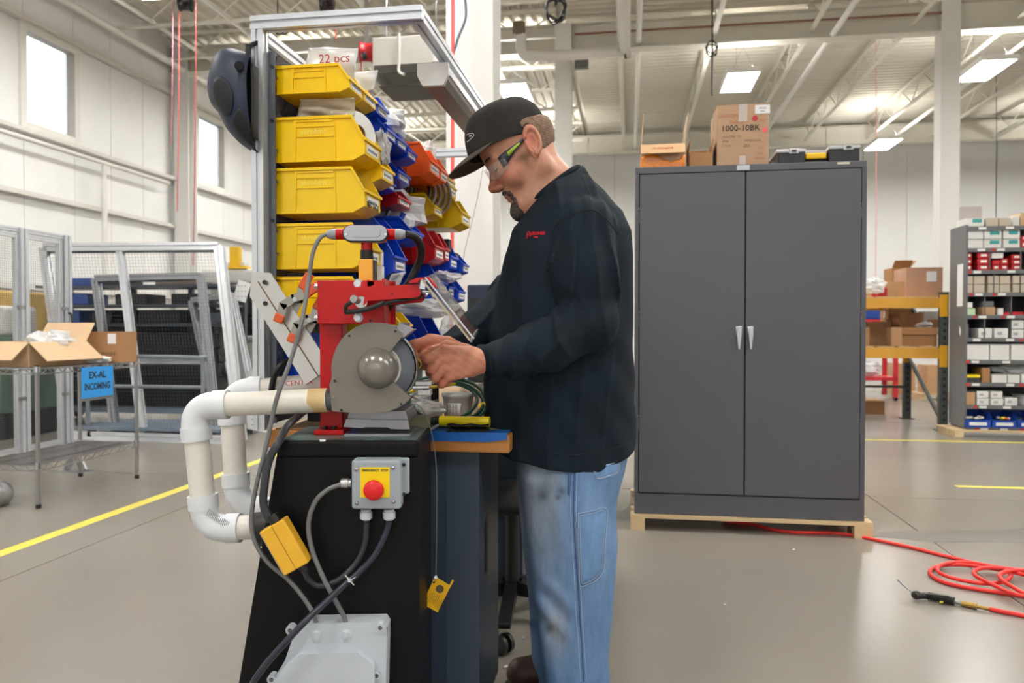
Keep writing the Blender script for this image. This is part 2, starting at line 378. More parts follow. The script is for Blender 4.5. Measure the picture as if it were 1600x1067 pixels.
# ---- ceiling lights
FIXW = mat('fixture white', (240, 240, 238), .4)
DIFF = mat('lit diffuser', (255, 253, 249), .6, emit=LAMP)
UPL = mat('lit uplight lens', (255, 253, 249), .6, emit=LAMP*.5)
proto = None
names = {(-2.2, 14.7): 'flat ceiling light panel beyond the column, just above the cap of the man', (1.97, 14.7): 'flat ceiling light panel above the tall box marked 1000-10BK',
         (6.14, 14.7): 'big bright ceiling light panel beside the far white column at upper right', (6.14, 20.2): 'small far ceiling light panel beyond the black parts organizer'}
for uu in (-6.37, -2.2, 1.97, 6.14, 10.31):
    for vv in (-1.8, 3.7, 9.2, 14.7, 20.2):
        if (uu, vv) == (1.97, 20.2): continue
        if proto is None:
            t = thing('ceiling_light', '', 'light')
            m = MB(); m.b6(-.3, .3, -.6, .6, .02, .08); m.b6(-.3, -.27, -.6, .6, -.005, .02); m.b6(.27, .3, -.6, .6, -.005, .02); m.b6(-.27, .27, -.6, -.57, -.005, .02); m.b6(-.27, .27, .57, .6, -.005, .02)
            m.build('housing', FIXW, t, bevel=.004); MB().b6(-.27, .27, -.57, .57, .004, .012).build('diffuser', DIFF, t)
            m = MB()
            for sy in (-.45, .45): m.cyl((-.2, sy, .08), (0, sy, .5), .004, n=4).cyl((.2, sy, .08), (0, sy, .5), .004, n=4).cyl((0, sy, .5), (0, sy, 1.05), .004, n=4)
            tag(m.build('hanger_wire', STEEL, t), kind='stuff'); MB().b6(-.24, .24, -.5, .5, .081, .088).build('uplight_lens', UPL, t); proto = o = t
        else: o = dup(proto)
        o.location = B(uu, vv, 5.6); o.rotation_euler = (0, 0, -A); o['label'] = names.get((uu, vv), 'ceiling light panel, '+{-6.37: 'line nearest the window wall', -2.2: 'second line from the window wall', 1.97: 'middle line of the grid', 6.14: 'fourth line from the window wall', 10.31: 'line nearest the solid wall'}[uu]+', '+{-1.8: 'row behind the camera', 3.7: 'row right overhead', 9.2: 'row between overhead and the roof girder', 14.7: 'row just past the girder', 20.2: 'farthest row'}[vv]); o['group'] = 'ceiling light panels'
# ---- hose reels, cords, unit heater
REDP = mat('red reel plastic', (150, 30, 34), .45)
def reel(px, py, Y, r, label, m, zt=None):
    c = P(px, py, Y); t = thing('hose_reel', label, 'hose reel', c, -A)
    q = MB(); q.lathe([(r*.4, -.09), (r, -.09), (r*1.03, -.08), (r*1.03, -.06), (r*.9, -.05), (r*.9, .05), (r*1.03, .06), (r*1.03, .08), (r, .09), (r*.4, .09)], axis=(1, .3, 0), n=24); q.build('drum', m, t)
    q = MB(); q.lathe([(.02, -.1), (r*.35, -.1), (r*.35, .1), (.02, .1)], axis=(1, .3, 0), n=16); q.build('hub', BLACKP, t)
    q = MB(); q.bar((0, 0, r*.6), (0, 0, ZR-.6-c.z), .05, .02); q.build('bracket', STEEL, t)
    q = MB(); q.cyl((0, -r*.9, -r*.5), (.02, -r*1.05, -r*.95), .035, n=10); q.build('hose_guide', BLACKP, t)
    return t
reel(290, 4, 11, .12, 'dark cord reel at the roof beside the hanging red cords', BLACKP)
reel(511, 2, 10, .14, 'black and red cord reel hanging above the bin rack', mat('black red reel', (40, 22, 24), .5))
reel(573, 82, 9.5, .12, 'bright red hose reel beside the white unit heater', mat('bright red', (190, 28, 34), .4))
RC = mat('red air cord', (205, 80, 78), .5); RC2 = mat('red orange cord', (232, 88, 80), .5)
def cordv(px, y0, y1, Y, r, m, label, name='hanging_hose', dx=0):
    a, b = P(px, y0, Y), P(px+dx, y1, Y)
    if y0 != 18 and y0 != 96: a.z = max(a.z, 6.72)
    tag(MB().tube([a, (a+b)/2+Vector((.01, 0, 0)), b], r, n=6).build(name, m), label, 'hose')
cordv(271, -40, 225, 11, .008, mat('purple red hose', (170, 110, 130), .5), 'thin dull red hose ending free above the fence, first of three', dx=-3)
cordv(281, -40, 330, 11, .008, RC, 'thin red cord hanging beside the wall column, second of three', dx=-4)
cordv(308, -40, 415, 10.5, .0075, RC, 'long thin red hose hanging to the fence top, third of three', dx=-6)
cordv(524, 18, 62, 10, .01, RC, 'short red cord below the black cord reel')
cordv(564, 96, 205, 9.5, .01, RC, 'thin red hose falling from the bright red reel')
cordv(706, 85, 560, 5.6, .013, mat('vivid red hose', (245, 95, 95), .4), 'bright red air hose running down the big white column')
tag(MB().tube([P(724, -20, 5.6), P(728, 25, 5.6), P(716, 58, 5.6), P(712, 72, 5.6), P(706, 88, 5.6)], .009, n=6).build('hanging_cable', mat('blue grey cable', (92, 104, 120), .5)), 'blue-grey air line joining the red hose on the big column', 'cable')
cordv(1556, 165, 340, 17, .008, BLACKP, 'thin black cord drop hanging over the shelving', 'hanging_cable')
cordv(1368, 135, 470, 15, .008, mat('faint red cord', (222, 150, 145), .6), 'faint red cord hanging behind the tall cabinet')
cordv(1112, 0, 150, 12, .012, BLACKP, 'black cord hanging down behind the tall cardboard box', 'hanging_cable')
def coil(px, py, Y, r, n, m, label, w=.009):
    c = P(px, py, Y); pts = []
    for k in range(n*12):
        a = 2*PI*k/12; q = 1+.13*math.sin(k*1.7); pts.append(c+Vector((r*q*math.cos(a), .02*math.sin(k*.9), 1.25*r*q*math.sin(a)-.03*math.sin(k*.37))))
    tag(MB().tube(pts, w, n=6, sub=3).build('hanging_cable_coil', m), label, 'cable')
coil(868, 14, 9, .11, 5, BLACKP, 'tangled coil of black cable hanging from the roof')
coil(1112, 76, 12, .08, 3, BLACKP, 'small loop of black cord on the roof beam')
tag(MB().tube([P(868, -30, 9), P(868, 8, 9)], .02, n=6, sub=1).build('hanging_cable', BLACKP), 'thick black drop cable above the tangled coil', 'cable')
coil(440, 38, 11, .1, 2, BLACKP, 'ring of black cord above the bin rack')
tag(MB().tube([P(434, 30, 11), P(433, -30, 11)], .008, n=6, sub=1).build('hanging_cable', BLACKP), 'short black cord holding the ring above the bin rack', 'cable')
tag(MB().tube([P(450, 25, 11), P(478, 33, 11), P(508, 18, 11)], .01, n=6).build('hanging_cable', BLACKP), 'slack black cord between the ring and the reel', 'cable')
c = P(640, 108, 9.6)
t = thing('unit_heater', 'white box unit heater with dark grille hung from the roof', 'heater', c, -A)
MB().b6(-.36, .40, -.35, .35, -.08, .28).build('casing', WHITEPAINT, t, bevel=.01)
m = MB(); m.b6(-.34, .38, -.36, -.35, -.16, -.06); m.b6(-.30, .36, -.3, .3, -.30, -.29)
m.build('grille', mat('dark grille', (78, 74, 70), .6), t)
m = MB(); m.b6(-.36, -.32, -.35, .35, -.24, -.08); m.b6(.38, .42, -.35, .35, -.24, -.08); m.b6(-.36, .42, .31, .35, -.24, -.08); m.build('louvre_frame', WHITEPAINT, t)
m = MB()
for x_ in (-.3, .34): m.cyl((x_, 0, .32), (x_, 0, ZR-.6-c.z), .012, n=6)
m.build('hanger_rod', STEEL, t)
MB().tube([(-.02, -.37, .3), (-.02, -.37, 0), (-.02, -.38, -.15), (.05, -.4, -.2)], .018, n=8).build('drain_pipe', WHITEPAINT, t)
# ================================================================ LEFT BACKGROUND
def cardbox(name, label, loc, w, d, h, m, rz=-A, flaps=None, group=None, tape=True, cat='box'):
    """closed or open carton; flaps: list of (side, angle) with side 0 -y, 1 +x, 2 +y, 3 -x"""
    t = thing(name, label, cat, loc, rz, group); q = MB(); th = .004
    if flaps is None:
        q.b6(-w/2, w/2, -d/2, d/2, 0, h); q.build('carton', m, t, bevel=.003)
        q = MB(); q.b6(-w/2, -.0015, -d/2, d/2, h, h+.0025); q.b6(.0015, w/2, -d/2, d/2, h, h+.0025); q.build('top_flap', m, t)
    else:
        q.b6(-w/2, w/2, -d/2, d/2, 0, th)
        for a, b, c_, e in ((-w/2, w/2, -d/2, -d/2+th), (-w/2, w/2, d/2-th, d/2)): q.b6(a, b, c_, e, th, h)
        q.b6(-w/2, -w/2+th, -d/2+th, d/2-th, th, h); q.b6(w/2-th, w/2, -d/2+th, d/2-th, th, h); q.build('carton', m, t)
        for side, ang, ln in flaps:
            q = MB(); a = math.radians(ang); c, s_ = math.cos(a)*ln, math.sin(a)*ln
            if side == 0: pts = [(-w/2, -d/2, h), (w/2, -d/2, h), (w/2, -d/2-c, h+s_), (-w/2, -d/2-c, h+s_)]
            elif side == 2: pts = [(w/2, d/2, h), (-w/2, d/2, h), (-w/2, d/2+c, h+s_), (w/2, d/2+c, h+s_)]
            elif side == 1: pts = [(w/2, -d/2, h), (w/2, d/2, h), (w/2+c, d/2, h+s_), (w/2+c, -d/2, h+s_)]
            else: pts = [(-w/2, d/2, h), (-w/2, -d/2, h), (-w/2-c, -d/2, h+s_), (-w/2-c, d/2, h+s_)]
            q.add(pts, [(0, 1, 2, 3)]); q.build('flap', m, t, solid=.005)
    if tape and flaps is None: MB().b6(-w/2-.0006, w/2+.0006, -.028, .028, h+.0026, h+.0032).b6(-w/2-.001, -w/2, -.028, .028, h*.75, h+.003).build('tape', mat('clear packing tape', (205, 180, 145), .15, coat=.6), t)
    return t
def bag(name, label, c, r, seed, m=POLY, flat=1., cat='bag', n=3, txt=None):
    rnd = random.Random(seed); q = MB(); nu, nv = 22, 14; ph = [rnd.uniform(0, 6) for _ in range(8)]
    vs = []; fs = []
    for j in range(nv+1):
        t = PI*j/nv
        for i in range(nu):
            a = 2*PI*i/nu; k = 1+.16*math.sin(3*a+ph[0]+2*t)+.12*math.sin(5*a+ph[1]-3*t)+.08*math.sin(9*t+ph[2]+a*2)+rnd.uniform(-.07, .07)
            z = math.cos(t); z = math.copysign(abs(z)**.8, z)
            vs.append((c[0]+r[0]*k*math.sin(t)*math.cos(a), c[1]+r[1]*k*math.sin(t)*math.sin(a), max(c[2]-r[2]*flat, c[2]+r[2]*z*k)))
    for j in range(nv): fs += [(j*nu+i, (j+1)*nu+i, (j+1)*nu+(i+1) % nu, j*nu+(i+1) % nu) for i in range(nu)]
    q.add(vs, fs, False); o = q.build(name, m); tag(o, label, cat); return o
WBAG = mat('white plastic film', (232, 234, 236), .2, alpha=.72, spec=.7)
# wire shelving cart
t = thing('wire_shelf', 'chrome wire shelving unit with two tiers and a blue paper sign', 'shelving', B(-3.73, 4.565), -A)
hw, hd = .225, .465
for sx in (-1, 1):
    for sy in (-1, 1):
        p = MB().cyl((sx*hw, sy*hd, .025), (sx*hw, sy*hd, .85), .0127, n=12); o = p.build('post', STEEL, t)
        MB().cyl((sx*hw, sy*hd, 0), (sx*hw, sy*hd, .025), .016, n=10).build('foot', BLACKP, o); MB().cyl((sx*hw, sy*hd, .85), (sx*hw, sy*hd, .858), .014, n=10).build('post_cap', BLACKP, o)
        MB().cyl((sx*hw, sy*hd, .235), (sx*hw, sy*hd, .275), .02, .017, n=12).build('collar', CHROME, o); MB().cyl((sx*hw, sy*hd, .815), (sx*hw, sy*hd, .85), .02, .017, n=12).build('collar', CHROME, o)
for z in (.256, .838):
    m = MB()
    for zz in (z, z-.035):
        for sx in (-1, 1): m.bar((sx*hw, -hd, zz), (sx*hw, hd, zz), .006, .006)
        for sy in (-1, 1): m.bar((-hw, sy*hd, zz), (hw, sy*hd, zz), .006, .006)
    n = 22
    for sx in (-1, 1):
        for k in range(n):
            y0 = -hd+2*hd*k/n; y1 = -hd+2*hd*(k+1)/n; m.bar((sx*hw, y0, z-.035 if k % 2 else z), (sx*hw, y1, z if k % 2 else z-.035), .004, .004)
    for sy in (-1, 1):
        for k in range(10):
            x0 = -hw+2*hw*k/10; x1 = -hw+2*hw*(k+1)/10; m.bar((x0, sy*hd, z-.035 if k % 2 else z), (x1, sy*hd, z if k % 2 else z-.035), .004, .004)
    o = m.build('shelf_frame', CHROME, t)
    m = MB()
    for k in range(36): y = -hd+2*hd*(k+.5)/36; m.bar((-hw, y, z+.002), (hw, y, z+.002), .004, .004)
    for x_ in (-.1, .1): m.bar((x_, -hd, z-.004), (x_, hd, z-.004), .006, .006)
    tag(m.build('wire_deck', CHROME, o), kind='stuff')
t = thing('paper_sign', 'bright blue hand-lettered sign hanging on the wire shelf', 'sign', B(-3.487, 4.60, .725), -A)
MB().b6(0, .0015, -.15, .155, -.1, .1).build('sheet', mat('bright blue paper', (40, 150, 232), .5), t)
MB().b6(-.004, -.001, -.145, .16, -.118, .09).build('backing_sleeve', mat('grey sleeve', (110, 108, 105), .5), t)
for s_, z in (('EX-AL', .045), ('INCOMING', -.03)): text(s_, .062, INK, t, frame_M((.002, 0, z), (0, 1, 0), (0, 0, 1)), bold=.03, sx=.78 if len(s_) > 5 else 1)
MB().cyl((-.006, .15, -.02), (-.006, .15, .115), .002, n=5).cyl((-.006, -.14, .08), (-.006, -.14, .115), .002, n=5).build('hook', STEEL, t)
ob = cardbox('open_carton', 'open cardboard box with splayed flaps on the wire shelf', B(-3.80, 4.42, .842), .36, .50, .15, CARD3, flaps=[(0, -38, .17), (1, -42, .17), (2, 55, .15), (3, -20, .15)])
bag('poly_bag', 'crumpled clear bag with green print inside the open box', B(-3.74, 4.50, .975), (.15, .12, .075), 3, WBAG)
bag('poly_bag', 'flat white bag lying before the taped carton on the wire shelf', B(-3.58, 4.72, .868), (.09, .08, .022), 4, mat('white film', (238, 239, 240), .4))
t = cardbox('taped_carton', 'small brown carton with white label at the end of the wire shelf', B(-3.60, 4.90, .842), .25, .2, .21, CARD2)
MB().b6(.045, .105, -.102, -.1, .13, .2).build('label', WHITEP, t)
text('FRAGILE', .032, INK, t, frame_M((.05, -.101, .06), (1, 0, 0), (0, 0, 1)), sx=.9)
# perforated enclosure of aluminium profile and wire mesh
WIRE = mat('mesh wire', (96, 100, 108), .4, .6)
def meshpanel(u, v0, v1, z0, z1, step=.02, w_=.0016):
    m = MB(); n = int((v1-v0)/step)
    for k in range(1, n): y = v0+(v1-v0)*k/n; m.bar((0, y, z0), (0, y, z1), w_, w_)
    n = int((z1-z0)/step)
    for k in range(1, n): z = z0+(z1-z0)*k/n; m.bar((0, v0, z), (0, v1, z), w_, w_)
    return m
t = thing('mesh_enclosure', 'aluminium profile machine guard with wire mesh and black door handle', 'enclosure', B(-4.97, 0), -A)
for name, v0, v1 in (('guard_panel', 4.3, 5.62), ('door', 5.68, 6.10)):
    m = MB()
    for v_ in (v0+.02, v1-.02): tslot(m, (0, v_, .06), (0, v_, 1.86), .04)
    for z in (.08, 1.84): tslot(m, (0, v0+.04, z), (0, v1-.04, z), .04)
    o = m.build(name, ALU, t)
    tag(meshpanel(0, v0+.04, v1-.04, .1, 1.82).build('wire_mesh', WIRE, o), kind='stuff')
for v_ in (5.65, 6.15):
    m = MB(); tslot(m, (0, v_, 0), (0, v_, 1.90), .08); m.build('post', ALU, t)
tslot(MB(), (0, 4.3, 1.885), (0, 6.19, 1.885), .04).build('top_rail', ALU, t)
m = MB()
for z in (.5, 1.25):
    for v_ in (5.62, 6.11): m.box((.03, v_, z), (.02, .07, .03))
m.build('hinge', STEEL, t)
MB().tube([(.03, 6.14, 1.06), (.07, 6.14, 1.07), (.07, 6.14, 1.2), (.03, 6.14, 1.21)], .009, n=8, sub=3).build('handle', BLACKP, t)
# things seen through the mesh
MACH = mat('white machine enamel', (206, 206, 204), .45, var=.03)
t = thing('machine_cabinet', 'pale machine with ochre top seen through the wire mesh', 'machine', B(-6.3, 6.9), -A)
MB().b6(-.5, .35, -.4, .4, .25, 1.0).build('body', mat('green grey enamel', (96, 120, 104), .5), t, bevel=.02)
MB().b6(-.45, .3, -.4, .3, 1.0, 1.45).build('upper_cover', mat('ochre cover', (206, 172, 96), .5), t, bevel=.03)
MB().b6(-.5, -.3, -.35, .35, 0, .25).b6(.15, .35, -.35, .35, 0, .25).build('plinth', BLACKP, t)
MB().cyl((.36, -.1, .8), (.42, -.1, .8), .09, n=18).build('wheel', mat('yellow cap', (225, 180, 40), .5), t)
MB().b6(.1, .34, -.38, .1, 1.0, 1.3).build('white_drum', MACH, t, bevel=.05, seg=4)
m = MB().lathe([(.05, .0), (.085, .02), (.09, .1), (.075, .14), (.03, .155)], (0, 0, 0), (.2, -1, .1), n=28)
t = thing('round_casing', 'brushed steel round casing with red badge on the floor', 'casing', P(0, 771, 4.72), 0); m.build('shell', STEEL, t, bevel=.002)
MB().cyl((.03, -.157, .016), (.03, -.16, .016), .02, n=16).build('badge', mat('red badge', (190, 30, 34), .4), t)
t = thing('floor_bracket', 'small steel foot bracket bolted to the floor beneath the wire shelf', 'bracket', P(118, 737, 5.8), -A)
MB().b6(-.12, .12, -.05, .05, -.005, .01).build('plate', STEEL, t)
MB().bar((-.07, 0, .01), (-.02, 0, .12), .02, .05).bar((.07, 0, .01), (.02, 0, .12), .02, .05).build('brace', STEEL, t); 
# leaning guard frames
FR = mat('grey leaning profile', (165, 168, 174), .38, .8)
def lean_frame(label, TL, TR, BR, BL, mids=(), cross=(), s=.06, mesh=False, m=ALU):
    t = thing('leaning_frame', label, 'frame', (0, 0, 0), 0, 'leaning guard frames'); q = MB()
    TL, TR, BR, BL = map(Vector, (TL, TR, BR, BL)); nrm = (TR-TL).cross(BL-TL).normalized()
    for name, a, b in (('top_rail', TL, TR), ('bottom_rail', BL, BR), ('side_rail', TL, BL), ('side_rail', TR, BR)): tslot(MB(), a, b, s, nrm).build(name, m, t)
    for f in mids: tslot(MB(), TL.lerp(TR, f), BL.lerp(BR, f), s*.8, nrm).build('upright', m, t)
    for f in cross: tslot(MB(), TL.lerp(BL, f), TR.lerp(BR, f), s*.8, nrm).build('crossbar', m, t)
    if mesh:
        q = MB(); n = 56
        for k in range(1, n): q.bar(TL.lerp(TR, k/n), BL.lerp(BR, k/n), .0014, .0014)
        for k in range(1, n): q.bar(TL.lerp(BL, k/n), TR.lerp(BR, k/n), .0014, .0014)
        tag(q.build('wire_mesh', WIRE, t), kind='stuff')
    return t
def G(px, Y, z=.03):     # point at height z under pixel column px
    p = P(px, 512, Y); return Vector((p.x, p.y, z))
lean_frame('large leaning aluminium guard frame with wire mesh before the black sheet rack', P(70, 388, 8.0), P(343, 386, 7.75), G(376, 7.15), G(108, 7.5), (.44,), (), .085, True)
lean_frame('darker smaller guard frame leaning behind the large one', P(150, 436, 8.15), P(314, 432, 7.95), G(338, 7.5), G(180, 7.7), (), (.55,), .07, False, FR)
lean_frame('narrow grey frame leaning at the end of the black sheet rack', P(300, 470, 8.6), P(360, 462, 8.4), G(398, 7.9), G(340, 8.1), (), (), .06, False, FR)
lean_frame('last narrow frame leaning beside the pale bench cabinet', P(330, 470, 8.9), P(364, 460, 8.7), G(406, 8.2), G(372, 8.4), (), (), .05, False, FR)
DKM = mat('black sheet rack steel', (30, 31, 34), .45, .3)
DK2 = mat('dark blue grey steel', (78, 86, 98), .45, .4)
o0 = G(215, 8.9, 0); t = thing('sheet_rack', 'black stock rack of dark sheets with grey tube handles', 'rack', o0, -A)
for k in range(5): MB().b6(-1.15, 1.15, -.3+.02*k, .35, .21+.165*k, .365+.165*k).build('black_sheet', DKM, t)
for k in range(3): MB().b6(-1.15, 1.15, -.2, .35, 1.1+.22*k, 1.13+.22*k).build('shelf', DK2, t)
for x_ in (-1.15, -.3, .45, 1.12): MB().b6(x_, x_+.05, .3, .36, .15, 1.62).build('upright', DK2, t)
MB().b6(-1.2, 1.2, -.38, .38, .14, .2).build('base', mat('blue grey base', (120, 134, 152), .4), t)
MB().b6(-1.15, 1.15, .33, .35, .22, 1.3).build('back_panel', DKM, t)
for x_ in (-1, 1):
    for y_ in (-.3, .3): MB().cyl((x_-.02, y_, .07), (x_+.02, y_, .07), .07, n=16).build('caster', BLACKP, t)
BX = mat('blue box plastic', (34, 70, 150), .4)
for k, (x_, z, w_, h_, mm) in enumerate([(-.95, 1.13, .3, .16, BX), (-.5, 1.13, .25, .12, BLACKP), (.1, 1.13, .5, .15, DKM), (.75, 1.13, .3, .13, DK2), (-.9, 1.35, .35, .13, BX), (-.2, 1.35, .4, .12, BLACKP), (.5, 1.35, .35, .12, DKM), (-.8, 1.57, .3, .09, BX), (-.35, 1.57, .26, .06, BLACKP), (.3, 1.57, .5, .05, mat('brownish tray', (120, 105, 95), .6))]):
    q = MB().b6(x_, x_+w_, -.12, .25, z+.001, z+h_); o = q.build('storage_tote', mm, bevel=.012); o.location = o0; o.rotation_euler = (0, 0, -A)
    tag(o, ['blue tote on the low shelf of the sheet rack, outer end', 'short black tote on the low shelf of the sheet rack', 'long dark tote on the low shelf of the sheet rack', 'grey-blue tote on the low shelf of the sheet rack', 'blue tote on the middle shelf of the sheet rack', 'black tote on the middle shelf of the sheet rack', 'dark tote on the middle shelf near the tube handle', 'low blue box on top of the sheet rack', 'flat black case on top of the sheet rack', 'long brownish tray on top of the sheet rack'][k], 'tote', 'totes on the sheet rack')
t = thing('push_handle', 'rounded grey tube handle of the flat cart before the black sheets', 'handle', G(240, 7.0, 0), -A)
MB().tube([(-.9, .3, .1), (-.9, .3, .74), (-.84, .3, .80), (.24, .3, .80), (.30, .3, .74), (.30, .3, .12)], .02, n=10, sub=4).build('tube', mat('grey tube', (128, 136, 146), .4), t)
MB().cyl((-.9, .3, .52), (.3, .3, .52), .018, n=10).build('crossbar', mat('grey tube', (128, 136, 146), .4), t)
MB().b6(-1.0, .5, .25, .9, .1, .13).build('deck', mat('blue grey base', (120, 134, 152), .4), t)
for x_ in (-.9, .4): MB().cyl((x_, .33, .05), (x_+.03, .33, .05), .05, n=14).build('caster', BLACKP, t)
# machine tool and pale cabinet behind the frames
t = thing('bench_machine', 'white bench machine with yellow post beyond the leaning frames', 'machine', G(385, 10.2, 0), -A)
MB().b6(-.35, .5, -.3, .4, 0, .92).build('cabinet', mat('pale green grey', (196, 206, 200), .45), t, bevel=.01)
MB().b6(-.35, .5, -.34, .44, .92, .97).build('worktop', mat('grey worktop', (170, 174, 176), .4), t, bevel=.006)
MB().b6(-.3, .15, -.1, .3, 1.2, 1.62).build('motor', BLACKP, t, bevel=.04)
m = MB().cyl((-.25, -.1, 1.35), (.1, -.14, 1.35), .09, n=14).b6(-.32, -.2, -.2, .1, 1.0, 1.3).b6(.0, .2, -.2, 0, .98, 1.2).cyl((.2, -.15, 1.15), (.2, -.3, 1.15), .06, n=12); m.build('spindle', DKM, t, bevel=.004)
MB().b6(-.6, .6, -.12, .2, 1.66, 1.86).build('head_cover', MACH, t, bevel=.05, seg=3)
MB().b6(-.4, .0, -.05, .1, 1.86, 1.95).build('cap_cover', MACH, t, bevel=.02)
MB().b6(-.18, -.06, -.1, .0, 1.86, 2.15).b6(-.3, .06, -.12, .02, 1.86, 1.89).build('yellow_post', mat('safety yellow', (246, 196, 30), .4), t)
m = MB().b6(-.6, -.5, 0, .2, .0, 1.7); m.build('column', MACH, t, bevel=.01)
for px, py, Y, w_, h_, a, lab in ((378, 455, 7.7, .13, .2, .3, 'white tag card hanging on the frames above the machine'), (401, 588, 7.6, .13, .16, -.4, 'white tag card low on the last leaning frame'), (395, 655, 7.3, .32, .2, .2, 'white gridded card on the floor behind the pipes')):
    c = P(px, py, Y); q = MB().box((0, 0, 0), (w_, .004, h_), ax=(Vector((math.cos(a), 0, -math.sin(a))), Vector((0, 1, 0)), Vector((math.sin(a), 0, math.cos(a)))))
    t = thing('tag_card', lab, 'card', c); q.build('sheet', mat('card white', (226, 228, 230), .5), t)
    q = MB()
    for i in range(3):
        for j in range(3): q.box((w_*(i-1)*.26, -.003, h_*(j-1)*.26), (w_*.1, .001, h_*.05))
    tag(q.build('print_marks', mat('grey ink', (140, 142, 146), .6), t), kind='stuff')
t = thing('workbench', 'cluttered pale workbench far behind the leaning frames', 'bench', G(395, 13, 0), -A)
MB().b6(-1.2, 1.0, -.4, .4, .85, .9).build('worktop', MACH, t)
for x_ in (-1.1, .9): MB().b6(x_, x_+.06, -.3, .3, 0, .85).build('leg', DK2, t)
MB().b6(-.9, -.3, -.2, .2, .9, 1.5).build('control_box', MACH, t, bevel=.02)
# ================================================================ RIGHT BACKGROUND
GREYS = mat('grey shelving steel', (112, 114, 118), .42, .2, var=.05)
DGREY = mat('dark shelf inside', (58, 58, 62), .6)
SX0 = toB(P(1508, 512, 7.6)); su, sv = SX0
SW, SD = 1.7, .38; ZL = [2.078, 1.865, 1.648, 1.427, 1.205, .980, .762, .538, .316, .098]
t = thing('shelf_unit', 'grey steel parts shelving packed with small cartons at the edge', 'shelving', B(su, sv), -A)
MB().b6(0, .02, 0, SD, .098, 2.1).build('side_panel', GREYS, t); MB().b6(SW-.02, SW, 0, SD, .098, 2.1).build('side_panel', GREYS, t)
MB().b6(.02, SW-.02, SD-.01, SD, .098, 2.1).build('back_panel', DGREY, t)
for z in ZL: MB().b6(.02, SW-.02, 0, SD-.01, z-.02, z).b6(.02, SW-.02, -.004, 0, z-.035, z+.004).build('shelf', GREYS, t)
for (k, xs) in ((1, (.22, .5, .75)), (3, (.18, .42, .7, .95)), (4, (.18, .42, .66)), (2, (.26, .5))):
    for x_ in xs: MB().b6(x_, x_+.008, .01, SD-.02, ZL[k+0]-.0, ZL[k]+.0).build('divider', GREYS, t) if 0 else MB().b6(x_, x_+.008, .01, SD-.02, ZL[k+1], ZL[k]-.02).build('divider', GREYS, t)
rr = random.Random(5)
LT = mat('shelf label card', (235, 235, 235), .6); LR = mat('shelf label red', (205, 40, 36), .6)
q1, q2 = MB(), MB()
for z in ZL:
    for k in range(7):
        x_ = .1+.23*k+rr.uniform(-.05, .05); q1.b6(x_, x_+.07, -.007, -.004, z-.028, z-.004)
        if rr.random() < .5: q2.b6(x_-.05, x_-.02, -.007, -.004, z-.028, z-.004)
tag(q1.build('shelf_label', LT, t), kind='stuff'); tag(q2.build('red_marker', LR, t), kind='stuff')
MB().b6(-.003, 0, .06, .19, 1.30, 1.72).build('paper_notice', WHITEP, t)
MB().prism([(0, 0), (.035, .03), (.03, .1), (-.01, .06)], (-.002, .1, 1.0), (0, 1, 0), (0, 0, 1), .001).build('sticker_scrap', WHITEP, t)
t = thing('wood_pallet', 'pale wood pallet under the parts shelving', 'pallet', B(su-.12, sv-.05), -A)
PINE = mat('raw pine', (214, 188, 148), .7, var=.12, vs=3, stretch=(1, 8, 8))
for k in range(5): MB().b6(0, SW+.2, .01+.09*k, .08+.09*k, .055, .075).build('deck_board', PINE, t)
for k in range(3): MB().b6(.02+.85*k, .1+.85*k, .01, .44, 0, .055).build('block', PINE, t)
TEAL = mat('teal print', (60, 158, 160), .5); REDB = mat('red carton', (196, 34, 44), .5); WHB = mat('white carton', (228, 228, 226), .6); BEI = mat('beige carton', (196, 184, 168), .7)
YEL = mat('yellow pack', (236, 214, 30), .5); BLB = mat('blue bin plastic', (24, 72, 172), .35); GRN = mat('pale green paper', (196, 222, 186), .6)
s_ = 7.6/1200
def SXP(px): return (px-1508)*s_*1.012
row_names = ['on top of the grey shelving', 'on the top shelf', 'on the second shelf down', 'on the third shelf down', 'on the fourth shelf down', 'on the fifth shelf down', 'on the sixth shelf down', 'on the seventh shelf down', 'on the eighth shelf down', 'on the bottom shelf']
cnt = {}
def sbox(row, x0, x1, h0, h1, m, col, lab=None, mark=None, depth=.25):
    """h0,h1: metres above the shelf"""
    z = ZL[row-1] if row else ZL[0]
    if row: z = ZL[row]
    a, b = SXP(x0), SXP(x1); key = (row, col); cnt[key] = cnt.get(key, 0)+1; n = cnt[key]
    od = ['first', 'second', 'third', 'fourth', 'fifth', 'sixth', 'seventh', 'eighth', 'ninth', 'tenth', 'eleventh', 'twelfth'][n-1]
    t = thing('small_carton', lab or f'{od} {col} carton from the side panel, {row_names[row]}', 'carton', B(su+(a+b)/2, sv+.02, z+.002+h0), -A, 'small cartons in the grey parts shelving')
    w_ = (b-a)/2-.002; q = MB().b6(-w_, w_, 0, depth, 0, h1-h0-.003); q.build('carton', m, t, bevel=.002, seg=1)
    hh = (h1-h0)
    if mark == 'teal': MB().b6(-w_*.35, w_*.75, -.0015, 0, hh*.45, hh*.85).build('label', TEAL, t)
    elif mark == 'white': MB().b6(-w_*.5, w_*.5, -.0015, 0, hh*.3, hh*.7).build('label', WHITEP, t)
    elif mark == 'grey': MB().b6(-w_*.6, w_*.1, -.0015, 0, hh*.3, hh*.6).build('label', mat('grey label', (170, 172, 180), .6), t)
    MB().b6(-w_, w_, -.0008, 0, hh*.93, hh*.95).build('lid_seam', mat('seam shade', (150, 146, 140), .8), t) if h1-h0 > .08 else None
    return t
